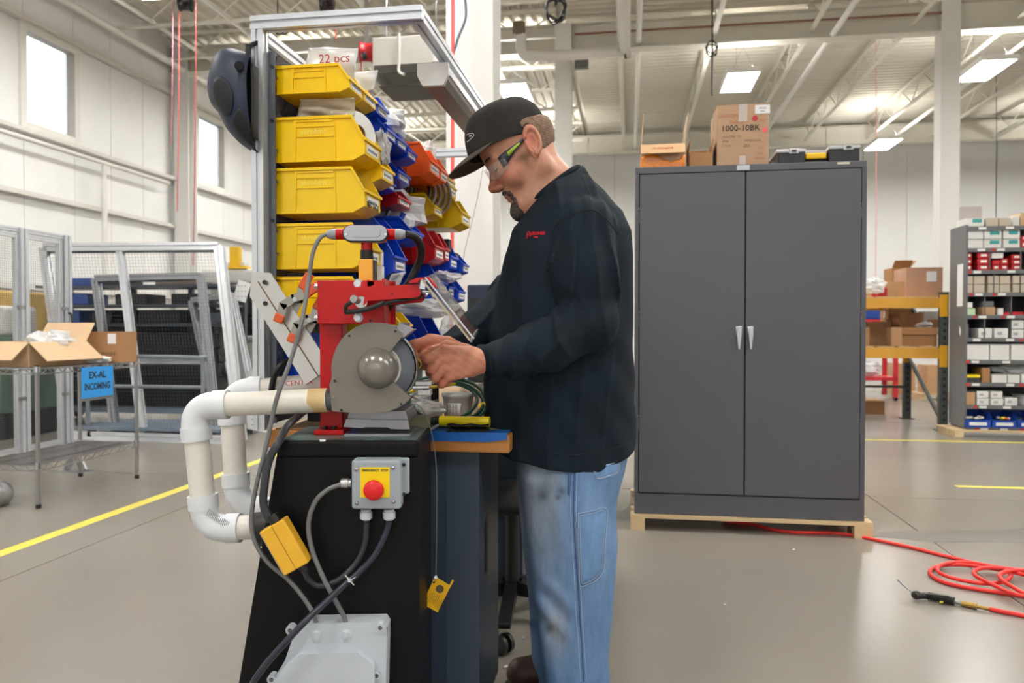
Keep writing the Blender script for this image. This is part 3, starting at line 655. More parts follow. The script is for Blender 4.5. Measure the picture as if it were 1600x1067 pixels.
sbox(0, 1510, 1535, 0, .09, WHB, 'white and teal', mark='teal'); sbox(0, 1537, 1555, 0, .085, BEI, 'beige'); sbox(0, 1556, 1573, 0, .085, BEI, 'beige'); sbox(0, 1575, 1585, 0, .1, WHB, 'narrow white'); sbox(0, 1586, 1612, 0, .13, CARD3, 'tan', mark='white')
for x0, x1, c, mk in ((1511, 1534, 'plain white', None), (1535, 1560, 'white and teal', 'teal'), (1562, 1586, 'white and teal', 'teal')):
    sbox(1, x0, x1, 0, .09, WHB, c, mark=mk); sbox(1, x0, x1, .092, .18, WHB, c+' upper', mark='teal' if c != 'plain white' else None)
sbox(1, 1587, 1597, 0, .065, REDB, 'narrow red', mark='white'); sbox(1, 1598, 1610, 0, .065, REDB, 'narrow red', mark='white'); sbox(1, 1587, 1598, .067, .12, REDB, 'upper narrow red', mark='white')
for k in range(3): sbox(2, 1511, 1518, .06*k, .06*k+.058, REDB, 'slim red stacked', mark='white'); sbox(2, 1526, 1544, .06*k, .06*k+.058, REDB, 'red stacked', mark='white')
for x0 in (1547, 1559): sbox(2, x0, x0+11, 0, .055, REDB, 'small red', mark='white')
sbox(2, 1547, 1558, .057, .1, REDB, 'upper small red'); sbox(2, 1559, 1570, .057, .115, REDB, 'upper small red', mark='white'); sbox(2, 1546, 1563, .117, .175, WHB, 'small white')
for k in range(3): sbox(2, 1574, 1589, .052*k, .052*k+.05, REDB, 'squat red stacked', mark='white')
for x0, x1 in ((1510, 1520), (1521, 1537), (1541, 1557), (1558, 1573), (1576, 1595)):
    sbox(3, x0, x1, 0, .085, BEI, 'beige'); sbox(3, x0, x1, .087, .17, BEI, 'upper beige')
sbox(4, 1510, 1524, 0, .07, GRN, 'pale green', depth=.2); sbox(4, 1534, 1552, 0, .085, CARD, 'brown'); sbox(4, 1555, 1564, 0, .07, WHB, 'white'); sbox(4, 1564, 1573, 0, .03, REDB, 'flat red'); sbox(4, 1576, 1592, 0, .035, REDB, 'flat red'); sbox(4, 1510, 1520, .072, .13, WHB, 'upper white'); sbox(4, 1534, 1550, .087, .14, GREYS, 'grey')
sbox(5, 1528, 1548, 0, .1, WHB, 'white', mark='grey'); sbox(5, 1551, 1571, 0, .1, WHB, 'white', mark='grey'); sbox(5, 1574, 1593, 0, .09, WHB, 'white', mark='grey'); sbox(5, 1574, 1593, .092, .18, WHB, 'upper white', mark='grey'); sbox(5, 1510, 1515, 0, .14, GREYS, 'grey')
for x0, x1 in ((1511, 1544), (1545, 1573), (1575, 1610)): sbox(6, x0, x1, 0, .16, WHB, 'large white', depth=.3)
sbox(7, 1508, 1532, .05, .08, YEL, 'flat yellow') ; sbox(7, 1509, 1531, 0, .048, DGREY, 'dark'); sbox(7, 1534, 1546, 0, .15, CARD2, 'crumpled brown'); sbox(7, 1548, 1570, 0, .085, WHB, 'white'); sbox(7, 1571, 1588, 0, .085, WHB, 'white'); sbox(7, 1590, 1610, 0, .09, WHB, 'white')
bag('poly_bag', 'clear plastic bags piled on white cartons in the grey shelving', B(su+.52, sv+.15, ZL[7]+.13), (.2, .1, .045), 12)
sbox(8, 1508, 1525, 0, .13, CARD, 'brown')
for x0 in (1527, 1547): sbox(8, x0, x0+18, 0, .07, WHB, 'white', mark='grey'); sbox(8, x0, x0+17, .072, .14, WHB, 'upper white', mark='grey')
sbox(8, 1567, 1585, 0, .08, WHB, 'white', mark='grey'); sbox(8, 1594, 1606, 0, .1, WHB, 'tall white')
def openbin(u0, w_, lab, fill):
    t = thing('parts_bin', lab, 'bin', B(su+u0, sv-.02, ZL[9]+.002), -A, 'blue bins on the bottom shelf'); h = .15; d = .28; q = MB()
    q.b6(0, w_, 0, d, 0, .004); q.b6(0, w_, d-.004, d, .004, h); q.b6(0, w_, 0, .004, .004, h*.5)
    for x_ in (0, w_-.004): q.prism([(.004, .004), (d-.004, .004), (d-.004, h), (.08, h), (.004, h*.5)], (x_+.002, 0, 0), (0, 1, 0), (0, 0, 1), .004)
    q.build('shell', BLB, t); MB().b6(w_*.15, w_*.85, -.001, 0, .02, .05).build('label', WHITEP, t)
    for k in range(9):
        o = MB().ell((rr.uniform(.03, w_-.03), rr.uniform(.03, .15), rr.uniform(.05, .1)), (.022, .02, .014), 8, 6).build('small_part', fill[k % len(fill)], t)
WHP = mat('white plastic bits', (228, 226, 220), .4); ORP = mat('orange red bits', (216, 70, 40), .4)
openbin(SXP(1509), .23, 'blue bin of white bits, first on the bottom shelf', [WHP, WHP, BEI]); openbin(SXP(1547), .22, 'blue bin of red and yellow bits on the bottom shelf', [ORP, YEL, WHP]); openbin(SXP(1583), .22, 'blue bin holding a dark blue part, last visible on bottom shelf', [BX, DGREY])
# pallet rack
ORB = mat('ochre rack beam', (216, 160, 58), .5, var=.08, vs=3); RU = mat('dark green grey upright', (74, 80, 80), .5)
ru, rv = toB(P(1474, 512, 8.1))
t = thing('pallet_rack', 'pallet rack with ochre beams and perforated grey uprights', 'rack', B(ru, rv), -A)
for (x_, y_) in ((0, 0), (0, 1.07), (-2.6, 0), (-2.6, 1.07)):
    o = MB().b6(x_-.04, x_+.04, y_-.035, y_+.035, 0, 1.46).build('upright', RU, t)
    q = MB()
    for k in range(18): q.b6(x_-.012, x_+.012, y_-.037, y_-.035, .1+.072*k, .13+.072*k)
    tag(q.build('slot', BLACKP, o), kind='stuff')
    MB().b6(x_-.07, x_+.07, y_-.06, y_+.06, 0, .01).build('foot_plate', RU, o)
for z in (1.40, .87):
    for y_ in (0, 1.07): 
        o = MB().b6(-2.56, -.04, y_-.025, y_+.025, z-.11, z).build('beam', ORB, t)
        MB().b6(-.05, .03, y_-.04, y_-.03, z-.2, z+.03).build('beam_clip', mat('yellow clip', (238, 176, 40), .5), o)
    for k in range(12): MB().b6(-2.55+.21*k, -2.38+.21*k, -.02, 1.09, z+.001, z+.016).build('deck_board', mat('rack deck board', (206, 170, 120), .7, var=.1, vs=3), t)
for x_ in (0, -2.6):
    for a, b in ((.1, .75), (.75, 1.4)): MB().bar((x_, .03, a), (x_, 1.04, b), .03, .03).build('brace', RU, t)
MB().bar((-2.5, 1.07, .38), (-.04, 1.07, .38), .03, .03).build('tie_bar', RU, t)
MB().bar((-2.5, .9, .35), (-1.5, .9, .8), .03, .03).build('tie_bar', RU, t)
def rbox(px0, px1, Yd, z0, h, d, m, lab, name='stock_carton', **k):
    a, b = P(px0, 512, Yd), P(px1, 512, Yd); c = (a+b)/2; w_ = (b-a).length*.97
    t = cardbox(name, lab, (c.x, c.y+d/2, z0), w_, d, h, m, group='cartons on the pallet rack', **k); return t
t = rbox(1421, 1476, 8.25, 1.418, .31, .4, mat('big pinkish carton', (186, 146, 122), .85, var=.05), 'large taped carton with white label on the upper rack beam')
MB().b6(.02, .12, -.203, -.2, .16, .27).build('label', WHITEP, t)
rbox(1391, 1419, 8.35, 1.418, .165, .35, CARD, 'small carton beside the large labelled one, upper rack beam')
rbox(1397, 1424, 8.9, 1.418, .36, .3, CARD2, 'tall brown carton behind the large labelled one', flaps=[(0, 40, .12), (1, 50, .1)])
t = rbox(1374, 1390, 8.4, 1.418, .10, .3, REDB, 'low red tray on the upper rack beam'); t = rbox(1352, 1372, 8.6, 1.418, .13, .3, CARD3, 'pale carton next to the red tray on the upper rack beam')
bag('poly_bag', 'clear bag of orange parts on the upper rack beam', P(1366, 447, 8.3), (.1, .09, .08), 31, WBAG)
rbox(1414, 1468, 8.3, .888, .20, .4, CARD2, 'wide open brown carton on the lower rack beam', flaps=[(2, 80, .16), (1, 60, .1), (3, 70, .1), (0, -75, .08)])
bag('poly_bag', 'white wrapped parts inside the wide open carton', P(1447, 511, 8.5), (.12, .1, .05), 32, WBAG)
rbox(1397, 1414, 8.3, .888, .2, .35, CARD, 'narrow carton with white label on the lower rack beam')
rbox(1360, 1396, 8.5, .888, .26, .4, mat('dull brown carton', (140, 106, 76), .85), 'dull brown carton on the lower rack beam')
rbox(1392, 1430, 9.0, .888, .42, .3, CARD, 'tall tan carton at the back of the lower rack beam')
t = rbox(1347, 1362, 8.25, .888, .2, .3, CARD2, 'torn carton at the cabinet side of the lower rack beam')
rbox(1448, 1469, 8.8, 1.15, .12, .3, WHB, 'white carton on the back of the lower rack level')
t = rbox(1402, 1434, 12.5, .0, .5, .4, CARD, 'large plain carton on the floor behind the pallet rack')
t = rbox(1453, 1474, 11.5, .1, .42, .4, CARD, 'tan carton on a small pallet behind the rack upright')
t = thing('small_pallet', 'small wooden pallet under the tan carton behind the rack', 'pallet', (P(1464, 512, 11.5).x, 11.7, 0), -A)
for k in range(4): MB().b6(-.2, .25, -.22+.12*k, -.13+.12*k, .07, .095).build('deck_board', PINE, t)
MB().b6(-.2, -.12, -.2, .2, 0, .07).b6(.17, .25, -.2, .2, 0, .07).build('runner', PINE, t)
t = rbox(1340, 1386, 9.6, .0, .17, .35, mat('brown floor carton', (146, 108, 70), .85), 'flat brown carton on the floor under the rack')
RF = mat('red frame paint', (200, 44, 56), .45)
t = thing('red_cart', 'red framed cart with blue tote behind the pallet rack', 'cart', (P(1366, 512, 11.4).x, 11.4, 0), -A)
for x_ in (-.35, .28):
    for y_ in (0, .5): MB().b6(x_, x_+.06, y_, y_+.06, .05, 1.27).build('post', RF, t)
for z in (.3, 1.16): MB().b6(-.35, .34, 0, .56, z, z+.05).build('shelf', RF, t)
for x_ in (-.32, .3): MB().cyl((x_, .05, .05), (x_+.04, .05, .05), .05, n=12).build('caster', BLACKP, t)
q = MB().b6(-.12, .2, .02, .4, 0, .13); o = q.build('storage_tote', BX, bevel=.01); o.location = (P(1366, 512, 11.4).x, 11.42, 1.212); o.rotation_euler = (0, 0, -A); tag(o, 'blue tote on the red cart behind the rack', 'tote')
bag('poly_bag', 'white plastic bundle on the low shelf of the red cart', (P(1360, 512, 11.4).x, 11.6, .47), (.22, .15, .11), 41, WBAG)
# ================================================================ helpers for things fitted on surfaces
def wchild(o, parent):
    o.parent = parent; o.matrix_parent_inverse = (Matrix.Translation(parent.location) @ Matrix.Rotation(parent.rotation_euler[2], 4, 'Z')).inverted(); return o
def bvh(obj):
    dg = bpy.context.evaluated_depsgraph_get(); dg.update(); e = obj.evaluated_get(dg); me = e.to_mesh(); M = obj.matrix_world.copy()
    vs = [M @ v.co for v in me.vertices]; fs = [tuple(p.vertices) for p in me.polygons]; e.to_mesh_clear(); return BVHTree.FromPolygons(vs, fs)
def cast(bv, px, py, off=.001):
    o = Vector((0, 0, HC)); d = (P(px, py, 1)-o).normalized(); h, n, _, _ = bv.ray_cast(o, d)
    if h is None: return None
    if n.dot(d) > 0: n = -n
    return h+n*off
def cast_path(bv, pts, off=.001, step=3):
    out = []
    for (a, b), (c, d) in zip(pts, pts[1:]):
        n = max(1, int(math.hypot(c-a, d-b)/step))
        for k in range(n):
            q = cast(bv, a+(c-a)*k/n, b+(d-b)*k/n, off)
            if q is not None: out.append(q)
    q = cast(bv, *pts[-1], off)
    if q is not None: out.append(q)
    return out
def cast_patch(bv, left, right, y0, y1, rows, cols, off=.002):
    """left(y), right(y): pixel x bounds; returns grid of surface points"""
    G_ = []
    for i in range(rows+1):
        y = y0+(y1-y0)*i/rows; a, b = left(y), right(y); r = [cast(bv, a+(b-a)*j/cols, y, off) for j in range(cols+1)]
        if any(q is None for q in r): continue
        G_.append(r)
    return G_
def interp(tab):
    ys = [t[0] for t in tab]; xs = [t[1] for t in tab]
    return lambda y: float(np.interp(y, ys, xs))
# ================================================================ BENCH
WOOD = mat('orange brown bench wood', (192, 130, 66), .5, var=.14, vs=5, stretch=(1, 9, 9), bump=.1, bs=40)
WOODT = mat('worn bench top', (196, 160, 118), .55, var=.12, vs=4, stretch=(2, 10, 10))
CABB = mat('dark blue grey enamel', (54, 66, 82), .38, var=.06, vs=3)
bench = thing('workbench', 'workbench with thick brown wood top and blue-grey steel cabinet base', 'workbench', B(-.62, 1.9), -A)
bx = lambda u: u+.62
MB().b6(bx(-.95), bx(-.30), 0, 1.5, .765, .812).build('bench_top', WOOD, bench, bevel=.004)
MB().b6(bx(-.93), bx(-.31), .015, 1.49, .8125, .815).build('top_sheet', WOODT, bench)
m = MB().b6(-.31, .235, .035, .33, .06, .763); m.build('cabinet', CABB, bench, bevel=.003)
MB().b6(.15, .236, .033, .0355, .06, .763).build('corner_post', mat('lighter blue grey enamel', (64, 76, 92), .35), bench)
MB().cyl((.07, .034, .48), (.07, .030, .48), .006, n=12).build('bolt', STEEL, bench); MB().cyl((.07, .0345, .55), (.07, .034, .55), .005, n=10).build('hole', BLACKP, bench)
MB().cyl((.07, .0345, .42), (.07, .034, .42), .005, n=10).build('hole', BLACKP, bench)
MB().prism([(0, 0), (.03, .008), (.028, .024), (.018, .02), (.006, .012), (-.006, 0)], (.065, .034, .64), (1, 0, 0), (0, 0, 1), .001).build('torn_sticker', WHITEP, bench)
MB().b6(.2365, .2375, .12, .15, .42, .56).build('side_slot', BLACKP, bench)
MB().b6(-.31, .20, 1.1, 1.42, .06, .763).build('cabinet', CABB, bench, bevel=.003)
MB().b6(.12, .16, .33, 1.1, .70, .76).build('stretcher', CABB, bench)
for x_, y_ in ((-.28, .06), (.2, .06), (-.28, 1.38), (.17, 1.38)): MB().b6(x_-.03, x_+.03, y_-.02, y_+.03, 0, .06).build('foot', BLACKP, bench)
m = MB().add([(.04, -.003, .8165), (.315, -.003, .8165), (.315, .06, .8165), (.04, .06, .8165), (.04, -.0035, .793), (.262, -.0035, .793), (.315, -.0035, .800)], [(0, 1, 2, 3), (0, 4, 5, 6, 1)])
t = thing('blue_tape', 'strip of blue tape along the front edge of the bench top', 'tape', B(-.62, 1.9), -A); m.build('strip', mat('blue tape', (24, 104, 196), .5), t, solid=.0008)
# ================================================================ RACK OF BINS
GREYP = mat('grey louvred steel', (94, 98, 104), .42, .4, var=.05)
rack = thing('bin_rack', 'aluminium profile frame carrying a louvred steel panel on the bench', 'rack', B(-.94, 1.88), -A)
for v_ in (0, 1.5): tslot(MB(), (-.012, v_, .815-0), (-.012, v_, 1.85), .032).build('post', ALU, rack)
tslot(MB(), (-.03, 0, 1.866), (.425, 0, 1.866), .034).build('top_rail', ALU, rack); tslot(MB(), (-.03, 1.5, 1.866), (.425, 1.5, 1.866), .034).build('top_rail', ALU, rack)
tslot(MB(), (.408, .018, 1.866), (.408, 1.49, 1.866), .034).build('top_rail', ALU, rack); tslot(MB(), (-.012, .018, 1.84), (-.012, 1.49, 1.84), .032).build('top_rail', ALU, rack)
m = MB().b6(.006, .010, .012, 1.48, .83, 1.80); m.b6(.010, .024, .012, .016, .83, 1.80); m.build('louvre_panel', GREYP, rack)
m = MB()
for z in np.arange(.87, 1.78, .05):
    for k in range(22): m.add([(.010, .04+.066*k, z), (.010, .09+.066*k, z), (.010, .09+.066*k, z+.03), (.010, .04+.066*k, z+.03), (.019, .042+.066*k, z+.028), (.019, .088+.066*k, z+.028)], [(0, 1, 5, 4), (4, 5, 2, 3), (0, 4, 3), (1, 2, 5)])
tag(m.build('louvre', GREYP, rack), kind='stuff')
for z in (.9, 1.1, 1.36, 1.62, 1.76): MB().cyl((.024, .03, z), (.028, .03, z), .005, n=10).build('panel_bolt', BLACKP, rack) if 0 else MB().cyl((.016, .012, z), (.016, .009, z), .005, n=10).build('panel_bolt', BLACKP, rack)
m = MB()
for z in (1.0, 1.07, 1.19, 1.26, 1.32, 1.45, 1.53, 1.72): m.b6(.012, .02, .02, .028, z, z+.018).b6(.02, .026, .02, .028, z+.012, z+.018)
tag(m.build('rail_hook', STEEL, rack), kind='stuff')
def plast(n, c, **k): return mat(n, c, .3, var=.05, vs=6, spec=.35, **k)
BC = {'Y': plast('yellow bin plastic', (255, 206, 4)), 'D': plast('worn yellow bin plastic', (244, 204, 30), bump=.05), 'B': plast('royal blue bin plastic', (12, 66, 196)), 'R': plast('red bin plastic', (178, 20, 28)), 'O': plast('orange bin plastic', (240, 92, 20)), 'G': plast('mustard yellow bin plastic', (216, 180, 20))}
CN = {'Y': 'bright yellow', 'D': 'worn yellow', 'B': 'blue', 'R': 'dark red', 'O': 'orange', 'G': 'mustard yellow'}
def make_bin(L, W, H, c, words_=None, ribs=True):
    t = thing('storage_bin', '', 'bin'); m = MB(); w_ = .003; m_ = BC[c]
    prof = [(0, 0), (.86*L, 0), (L, .14*H), (L, .50*H), (.86*L, H), (0, H)]
    for y in (w_/2, W-w_/2): m.prism(prof, (0, y, 0), (1, 0, 0), (0, 0, 1), w_)
    m.b6(0, w_, w_, W-w_, 0, H); m.b6(0, .86*L, w_, W-w_, 0, w_)
    m.add([(.86*L, w_, 0), (L, w_, .14*H), (L, W-w_, .14*H), (.86*L, W-w_, 0)], [(0, 3, 2, 1)]); m.b6(L-w_, L, w_, W-w_, .14*H, .50*H)
    r = .005      # rim
    m.b6(-r, .86*L, -r, 0, H-.008, H); m.b6(-r, .86*L, W, W+r, H-.008, H); m.b6(-r, 0, 0, W, H-.008, H+.002)
    for y in (-r/2, W+r/2): m.bar((.86*L, y, H-.003), (L, y, .50*H-.003), r, .006, up=(0, 1, 0)) if 0 else m.bar((.86*L, y, H-.004), (L-.001, y, .5*H-.002), r, .007, up=(0, 1, 0))
    m.b6(L-.001, L+r, -r, W+r, .50*H-.008, .50*H)
    m.b6(0, .86*L, -.003, 0, 0, .004)
    if ribs:
        for f in (.2, .66): m.prism([(0, 0), (.006, 0), (.01 if f < .5 else .004, H-.008), (.003, H-.008)], (f*L, -.0015, 0), (1, 0, 0), (0, 0, 1), .003)
        for z in (.56, .78): m.b6(.215*L, .66*L, -.0025, 0, z*H-.002, z*H+.002)
        m.b6(.2*L, .66*L, -.0025, 0, .88*H, .93*H) if H > .1 else None
    m.build('shell', m_, t, bevel=.0012, seg=1)
    if H > .115 and c in 'YD': text('akrobins', .021, mat('lighter yellow emboss', (255, 232, 96), .35), t, frame_M((.43*L, -.0008, .67*H), (1, 0, 0), (0, 0, 1)), 'embossed_lettering', bold=.01)
    l = MB().b6(L+r*.2, L+.0012, W*.14, W*.86, .20*H, .20*H+min(.022, .3*H)).build('label', WHITEP, t)
    q = MB(); z0 = .20*H+.006
    for k in range(6): q.b6(L+.0013, L+.0015, W*.2+W*.1*k, W*.2+W*.1*k+W*.07, z0, z0+.007)
    tag(q.build('label_print', mat('label grey print', (90, 92, 98), .6), l), kind='stuff')
    if words_: text(words_, H*.17, INK, t, frame_M((L+.0015, W*.5, .20*H), (0, 1, 0), (0, 0, 1)), bold=.03)
    return t
UP = -.925
BINS = [  # col, v, z_bottom, L, W, H, label, words
 ('Y', 1.92, 1.695, .20, .10, .075, 'small bright yellow bin at the top front corner of the bin rack', None),
 ('Y', 2.03, 1.695, .20, .10, .075, 'small yellow bin second in the top row under a clear white bag', None),
 ('B', 2.14, 1.690, .20, .10, .085, 'small blue bin third in the top row', None),
 ('Y', 1.915, 1.515, .243, .125, .118, 'bright yellow bin holding a white roll, second row from the top', None),
 ('Y', 2.05, 1.480, .243, .11, .10, 'yellow bin half hidden beneath the blue bins, behind the white roll', None),
 ('B', 2.175, 1.63, .215, .10, .075, 'first of three small blue bins behind the white roll', None),
 ('B', 2.285, 1.63, .215, .10, .075, 'second of three small blue bins behind the white roll', None),
 ('B', 2.395, 1.62, .215, .10, .075, 'third small blue bin, under a white bag, behind the white roll', None),
 ('O', 2.56, 1.600, .245, .14, .118, 'front orange bin with small label', None),
 ('O', 2.71, 1.600, .245, .12, .115, 'rear orange bin beside the mustard one', None),
 ('G', 2.84, 1.57, .245, .12, .11, 'mustard bin just behind the orange pair', None),
 ('D', 1.915, 1.380, .243, .125, .120, 'worn yellow bin lettered on its front, third row down', 'RET TAGS'),
 ('B', 2.08, 1.500, .215, .085, .06, 'tiny blue bin wedged under the yellow bin of the second row', None),
 ('B', 2.175, 1.485, .215, .085, .06, 'second tiny blue bin under the second row', None),
 ('B', 2.29, 1.530, .215, .13, .075, 'blue bin stacked on a red one in mid rack', None),
 ('R', 2.29, 1.455, .215, .14, .070, 'flat red bin beneath a blue bin in mid rack', None),
 ('G', 2.69, 1.480, .225, .13, .085, 'mustard bin full of grey hoses', None),
 ('G', 2.84, 1.62, .24, .11, .06, 'small mustard bin high above the hose bin', None),
 ('G', 2.88, 1.465, .285, .15, .125, 'large mustard bin at the far end, beyond the hoses', None),
 ('B', 2.06, 1.325, .24, .12, .075, 'blue bin in shade under the lettered yellow bin', None),
 ('B', 2.31, 1.345, .250, .14, .082, 'blue bin under a bulging clear bag', None),
 ('R', 2.61, 1.305, .250, .13, .130, 'tall red bin at mid rack', None),
 ('R', 2.75, 1.315, .250, .07, .12, 'narrow red bin right behind the tall red one', None),
 ('B', 2.84, 1.290, .250, .12, .13, 'blue bin holding black boxes, with several stickers', None),
 ('B', 2.97, 1.290, .27, .10, .09, 'blue bin with yellow sticker at the far edge', None),
 ('D', 1.915, 1.235, .243, .125, .120, 'worn yellow bin behind the conduit light, fourth row down', None),
 ('B', 2.14, 1.225, .250, .12, .130, 'blue bin with a clear pouch hanging off its front', None),
 ('B', 2.665, 1.185, .250, .12, .125, 'broad blue bin behind the ribbed black hose', None),
 ('B', 2.79, 1.185, .255, .09, .10, 'blue bin beside the broad one, lower far end', None),
 ('B', 2.885, 1.175, .27, .12, .10, 'last low blue bin with three labels, at the far end', None),
 ('Y', 1.915, 1.095, .243, .125, .120, 'yellow bin behind the red plate, fifth row down', None),
 ('B', 1.96, .945, .243, .13, .12, 'blue bin low behind the diagonal plate', None),
 ('D', 2.25, 1.055, .24, .10, .075, 'small worn yellow bin with label behind the red arm', None),
 ('B', 2.50, .985, .26, .16, .135, 'large blue bin in the lowest row beyond the red arm', None),
 ('B', 2.32, .965, .245, .13, .105, 'low blue bin in front of the largest blue one', None)]
for c, v, z, L_, W_, H_, lab, wd in BINS:
    t = make_bin(L_, W_, H_, c, wd); t.location = B(UP, v, z); t.rotation_euler = (0, 0, -A); t['label'] = lab; t['group'] = 'bins on the louvred rack'
# contents
t = thing('tape_roll', 'white paper roll with brown core standing in the yellow bin', 'roll', B(-.735, 1.985, 1.60), 0)
m = MB(); ax = Vector((.80, -.62, .12)).normalized(); m.pipe(-ax*.02, ax*.02, .058, .020, 36); m.build('paper', WHITEP, t); MB().pipe(-ax*.0205, ax*.0205, .0215, .0185, 28).build('core', CARD2, t)
def flatbag(label, pts, m=WBAG, name='poly_bag', thick=.004, wav=.006, seed=1, lines=None):
    """upright floppy bag: quad corners TL TR BR BL in world"""
    TL, TR, BR, BL = map(Vector, pts); n = 12; rnd = random.Random(seed); nr = (TR-TL).cross(BL-TL).normalized(); G_ = []
    for i in range(n+1):
        a, b = TL.lerp(BL, i/n), TR.lerp(BR, i/n); G_.append([a.lerp(b, j/n)+nr*wav*(math.sin(3.1*j/n*2+i*.5+seed)+math.sin(i*.9-j*.6)) for j in range(n+1)])
    q = MB().quadgrid(G_, True); o = q.build(name, m, solid=thick); tag(o, label, 'bag'); return o
o = flatbag('upright clear bag with red handwriting in the top front bin', [B(-.87, 2.0, 1.845), B(-.73, 2.0, 1.835), B(-.735, 1.98, 1.745), B(-.88, 1.99, 1.745)], mat('milky bag', (240, 240, 240), .2, alpha=.8), wav=.002)
tt = text('22 pcs', .034, REDINK, None, frame_M(B(-.785, 1.97, 1.80), (CA, -SA, 0), (0, 0, 1))); wchild(tt, o)
flatbag('upright clear bag in the second bin of the top row', [B(-.82, 2.08, 1.80), B(-.70, 2.08, 1.80), B(-.71, 2.07, 1.745), B(-.83, 2.07, 1.745)], wav=.002, seed=4)
flatbag('clear flat bag lying between the first and second bin rows', [B(-.87, 1.945, 1.688), B(-.72, 1.945, 1.685), B(-.72, 1.95, 1.640), B(-.88, 1.95, 1.64)], mat('tan hazed bag', (205, 195, 175), .12, alpha=.5), wav=.003, seed=6)
bag('poly_bag', 'white crumpled bag on the three small blue bins', B(-.78, 2.40, 1.735), (.06, .06, .045), 8, WHITEP)
bag('poly_bag', 'small clear bag drooping under the small blue bins', B(-.715, 2.15, 1.60), (.025, .03, .045), 9, WBAG)
bag('poly_bag', 'white scrap of plastic in the rear orange bin', B(-.74, 2.77, 1.725), (.025, .04, .04), 10, WHITEP)
bag('poly_bag', 'bulging clear bag spilling over the blue bin in mid rack', B(-.80, 2.47, 1.455), (.11, .10, .075), 15, WBAG)
m = MB(); rnd = random.Random(2)
hz = mat('grey hose', (118, 110, 104), .45)
for k in range(5):
    c = B(-.78+.012*k, 2.73+.016*k, 1.575); r = .06+.004*k
    pts = [c+Vector((r*math.cos(a)*.9, .012*math.sin(3*a+k), r*math.sin(a)*.95)) for a in np.linspace(0, 2*PI, 14)[:-1]]
    q = MB().tube(pts, .006, n=8, sub=4, closed=True); o = q.build('coiled_hose', hz if k else BLACKP)
    tag(o, ['black loop of hose at the near side of the mustard bin', 'grey hose loop in the mustard bin, next to the black one', 'grey hose loop in the middle of the hose bin', 'grey hose loop fourth in the hose bin', 'grey hose loop hanging farthest out of the mustard bin'][k], 'hose', 'hoses in the mustard bin')
for k, (u_, v_, z_, h_, mm, lab) in enumerate([(-.86, 2.36, 1.43, .05, REDB, 'red rod end in the blue bin under the clear bag'), (-.82, 2.35, 1.43, .045, STEEL, 'steel rod end in the blue bin under the clear bag'), (-.79, 2.37, 1.43, .04, STEEL, 'second steel rod end in the blue bin'), (-.75, 2.39, 1.43, .035, BLB, 'blue plastic end in the blue bin')]):
    tag(MB().cyl(B(u_, v_, z_-.04), B(u_+.03, v_, z_+h_-.015), .009, n=12).build('rod_end', mm), lab, 'rod')
for k, (v_, z_) in enumerate([(2.86, 1.40), (2.99, 1.36)]):
    o = MB().b6(-.03, .035, 0, .045, 0, .05).build('small_box', BLACKP, bevel=.003, loc=B(-.72, v_, z_-.03)); o.rotation_euler = (0, 0, -A); tag(o, ['black box standing in the far blue bin', 'black box in the last blue bin'][k], 'box')
for k, (px, y0, y1) in enumerate([(589, 392, 414), (590, 415, 441)]):
    a = P(px, y1, 2.17); o = MB().b6(-.022, .014, -.01, .03, 0, (y1-y0)*.0018).build('small_box', WHITEP, bevel=.002, loc=a); tag(o, ['upper white box behind the yellow light post', 'lower white box behind the yellow light post'][k], 'box')
flatbag('clear pouch with dark green item hanging from the blue bin', [P(612, 428, 2.12), P(634, 425, 2.16), P(612, 462, 2.12), P(598, 462, 2.10)], POLY, wav=.002, seed=3)
tag(MB().tube([P(624, 432, 2.15), P(612, 445, 2.13), P(602, 458, 2.12)], .007, n=8).build('green_strap', mat('dark green strap', (24, 66, 54), .5)), 'dark green strap inside the clear pouch', 'strap')
bag('poly_bag', 'clear bag of parts between the red arm and the lowest blue bins', B(-.72, 2.62, 1.145), (.11, .07, .03), 22, WBAG)
bag('poly_bag', 'clear bag under the far red and blue bins', B(-.70, 2.82, 1.27), (.06, .10, .02), 23, WBAG)
bag('poly_bag', 'clear bag edge beyond the lowest blue bin', B(-.66, 2.80, 1.05), (.05, .05, .07), 24, POLY)
# ================================================================ LAMP over the bench
t = thing('bench_lamp', 'long grey task light slung under the aluminium rail above the cap', 'lamp', B(-.553, 2.13, 1.792), -A)
prof = [(-.045, .035), (.045, .035), (.045, .0), (.030, -.028), (-.030, -.028), (-.045, .0)]
MB().prism([(-.043, .03), (.043, .03), (.043, .006), (-.043, .006)], (0, .47, 0), (1, 0, 0), (0, 0, 1), .92).build('housing', mat('silver lamp body', (170, 170, 172), .35, .7), t, bevel=.002)
MB().prism([(-.041, .005), (.041, .005), (.038, -.006), (.028, -.024), (-.028, -.024), (-.038, -.006)], (0, .47, 0), (1, 0, 0), (0, 0, 1), .918).build('lens', mat('smoked lamp lens', (120, 116, 112), .35), t)
for y in (-.004, .944): MB().prism(prof, (0, y, 0), (1, 0, 0), (0, 0, 1), .016).build('end_cap', mat('light end cap', (206, 206, 206), .4), t, bevel=.003)
MB().b6(-.02, .01, .06, .10, .03, .065).b6(-.02, .01, .8, .84, .03, .065).build('clamp', STEEL, t)
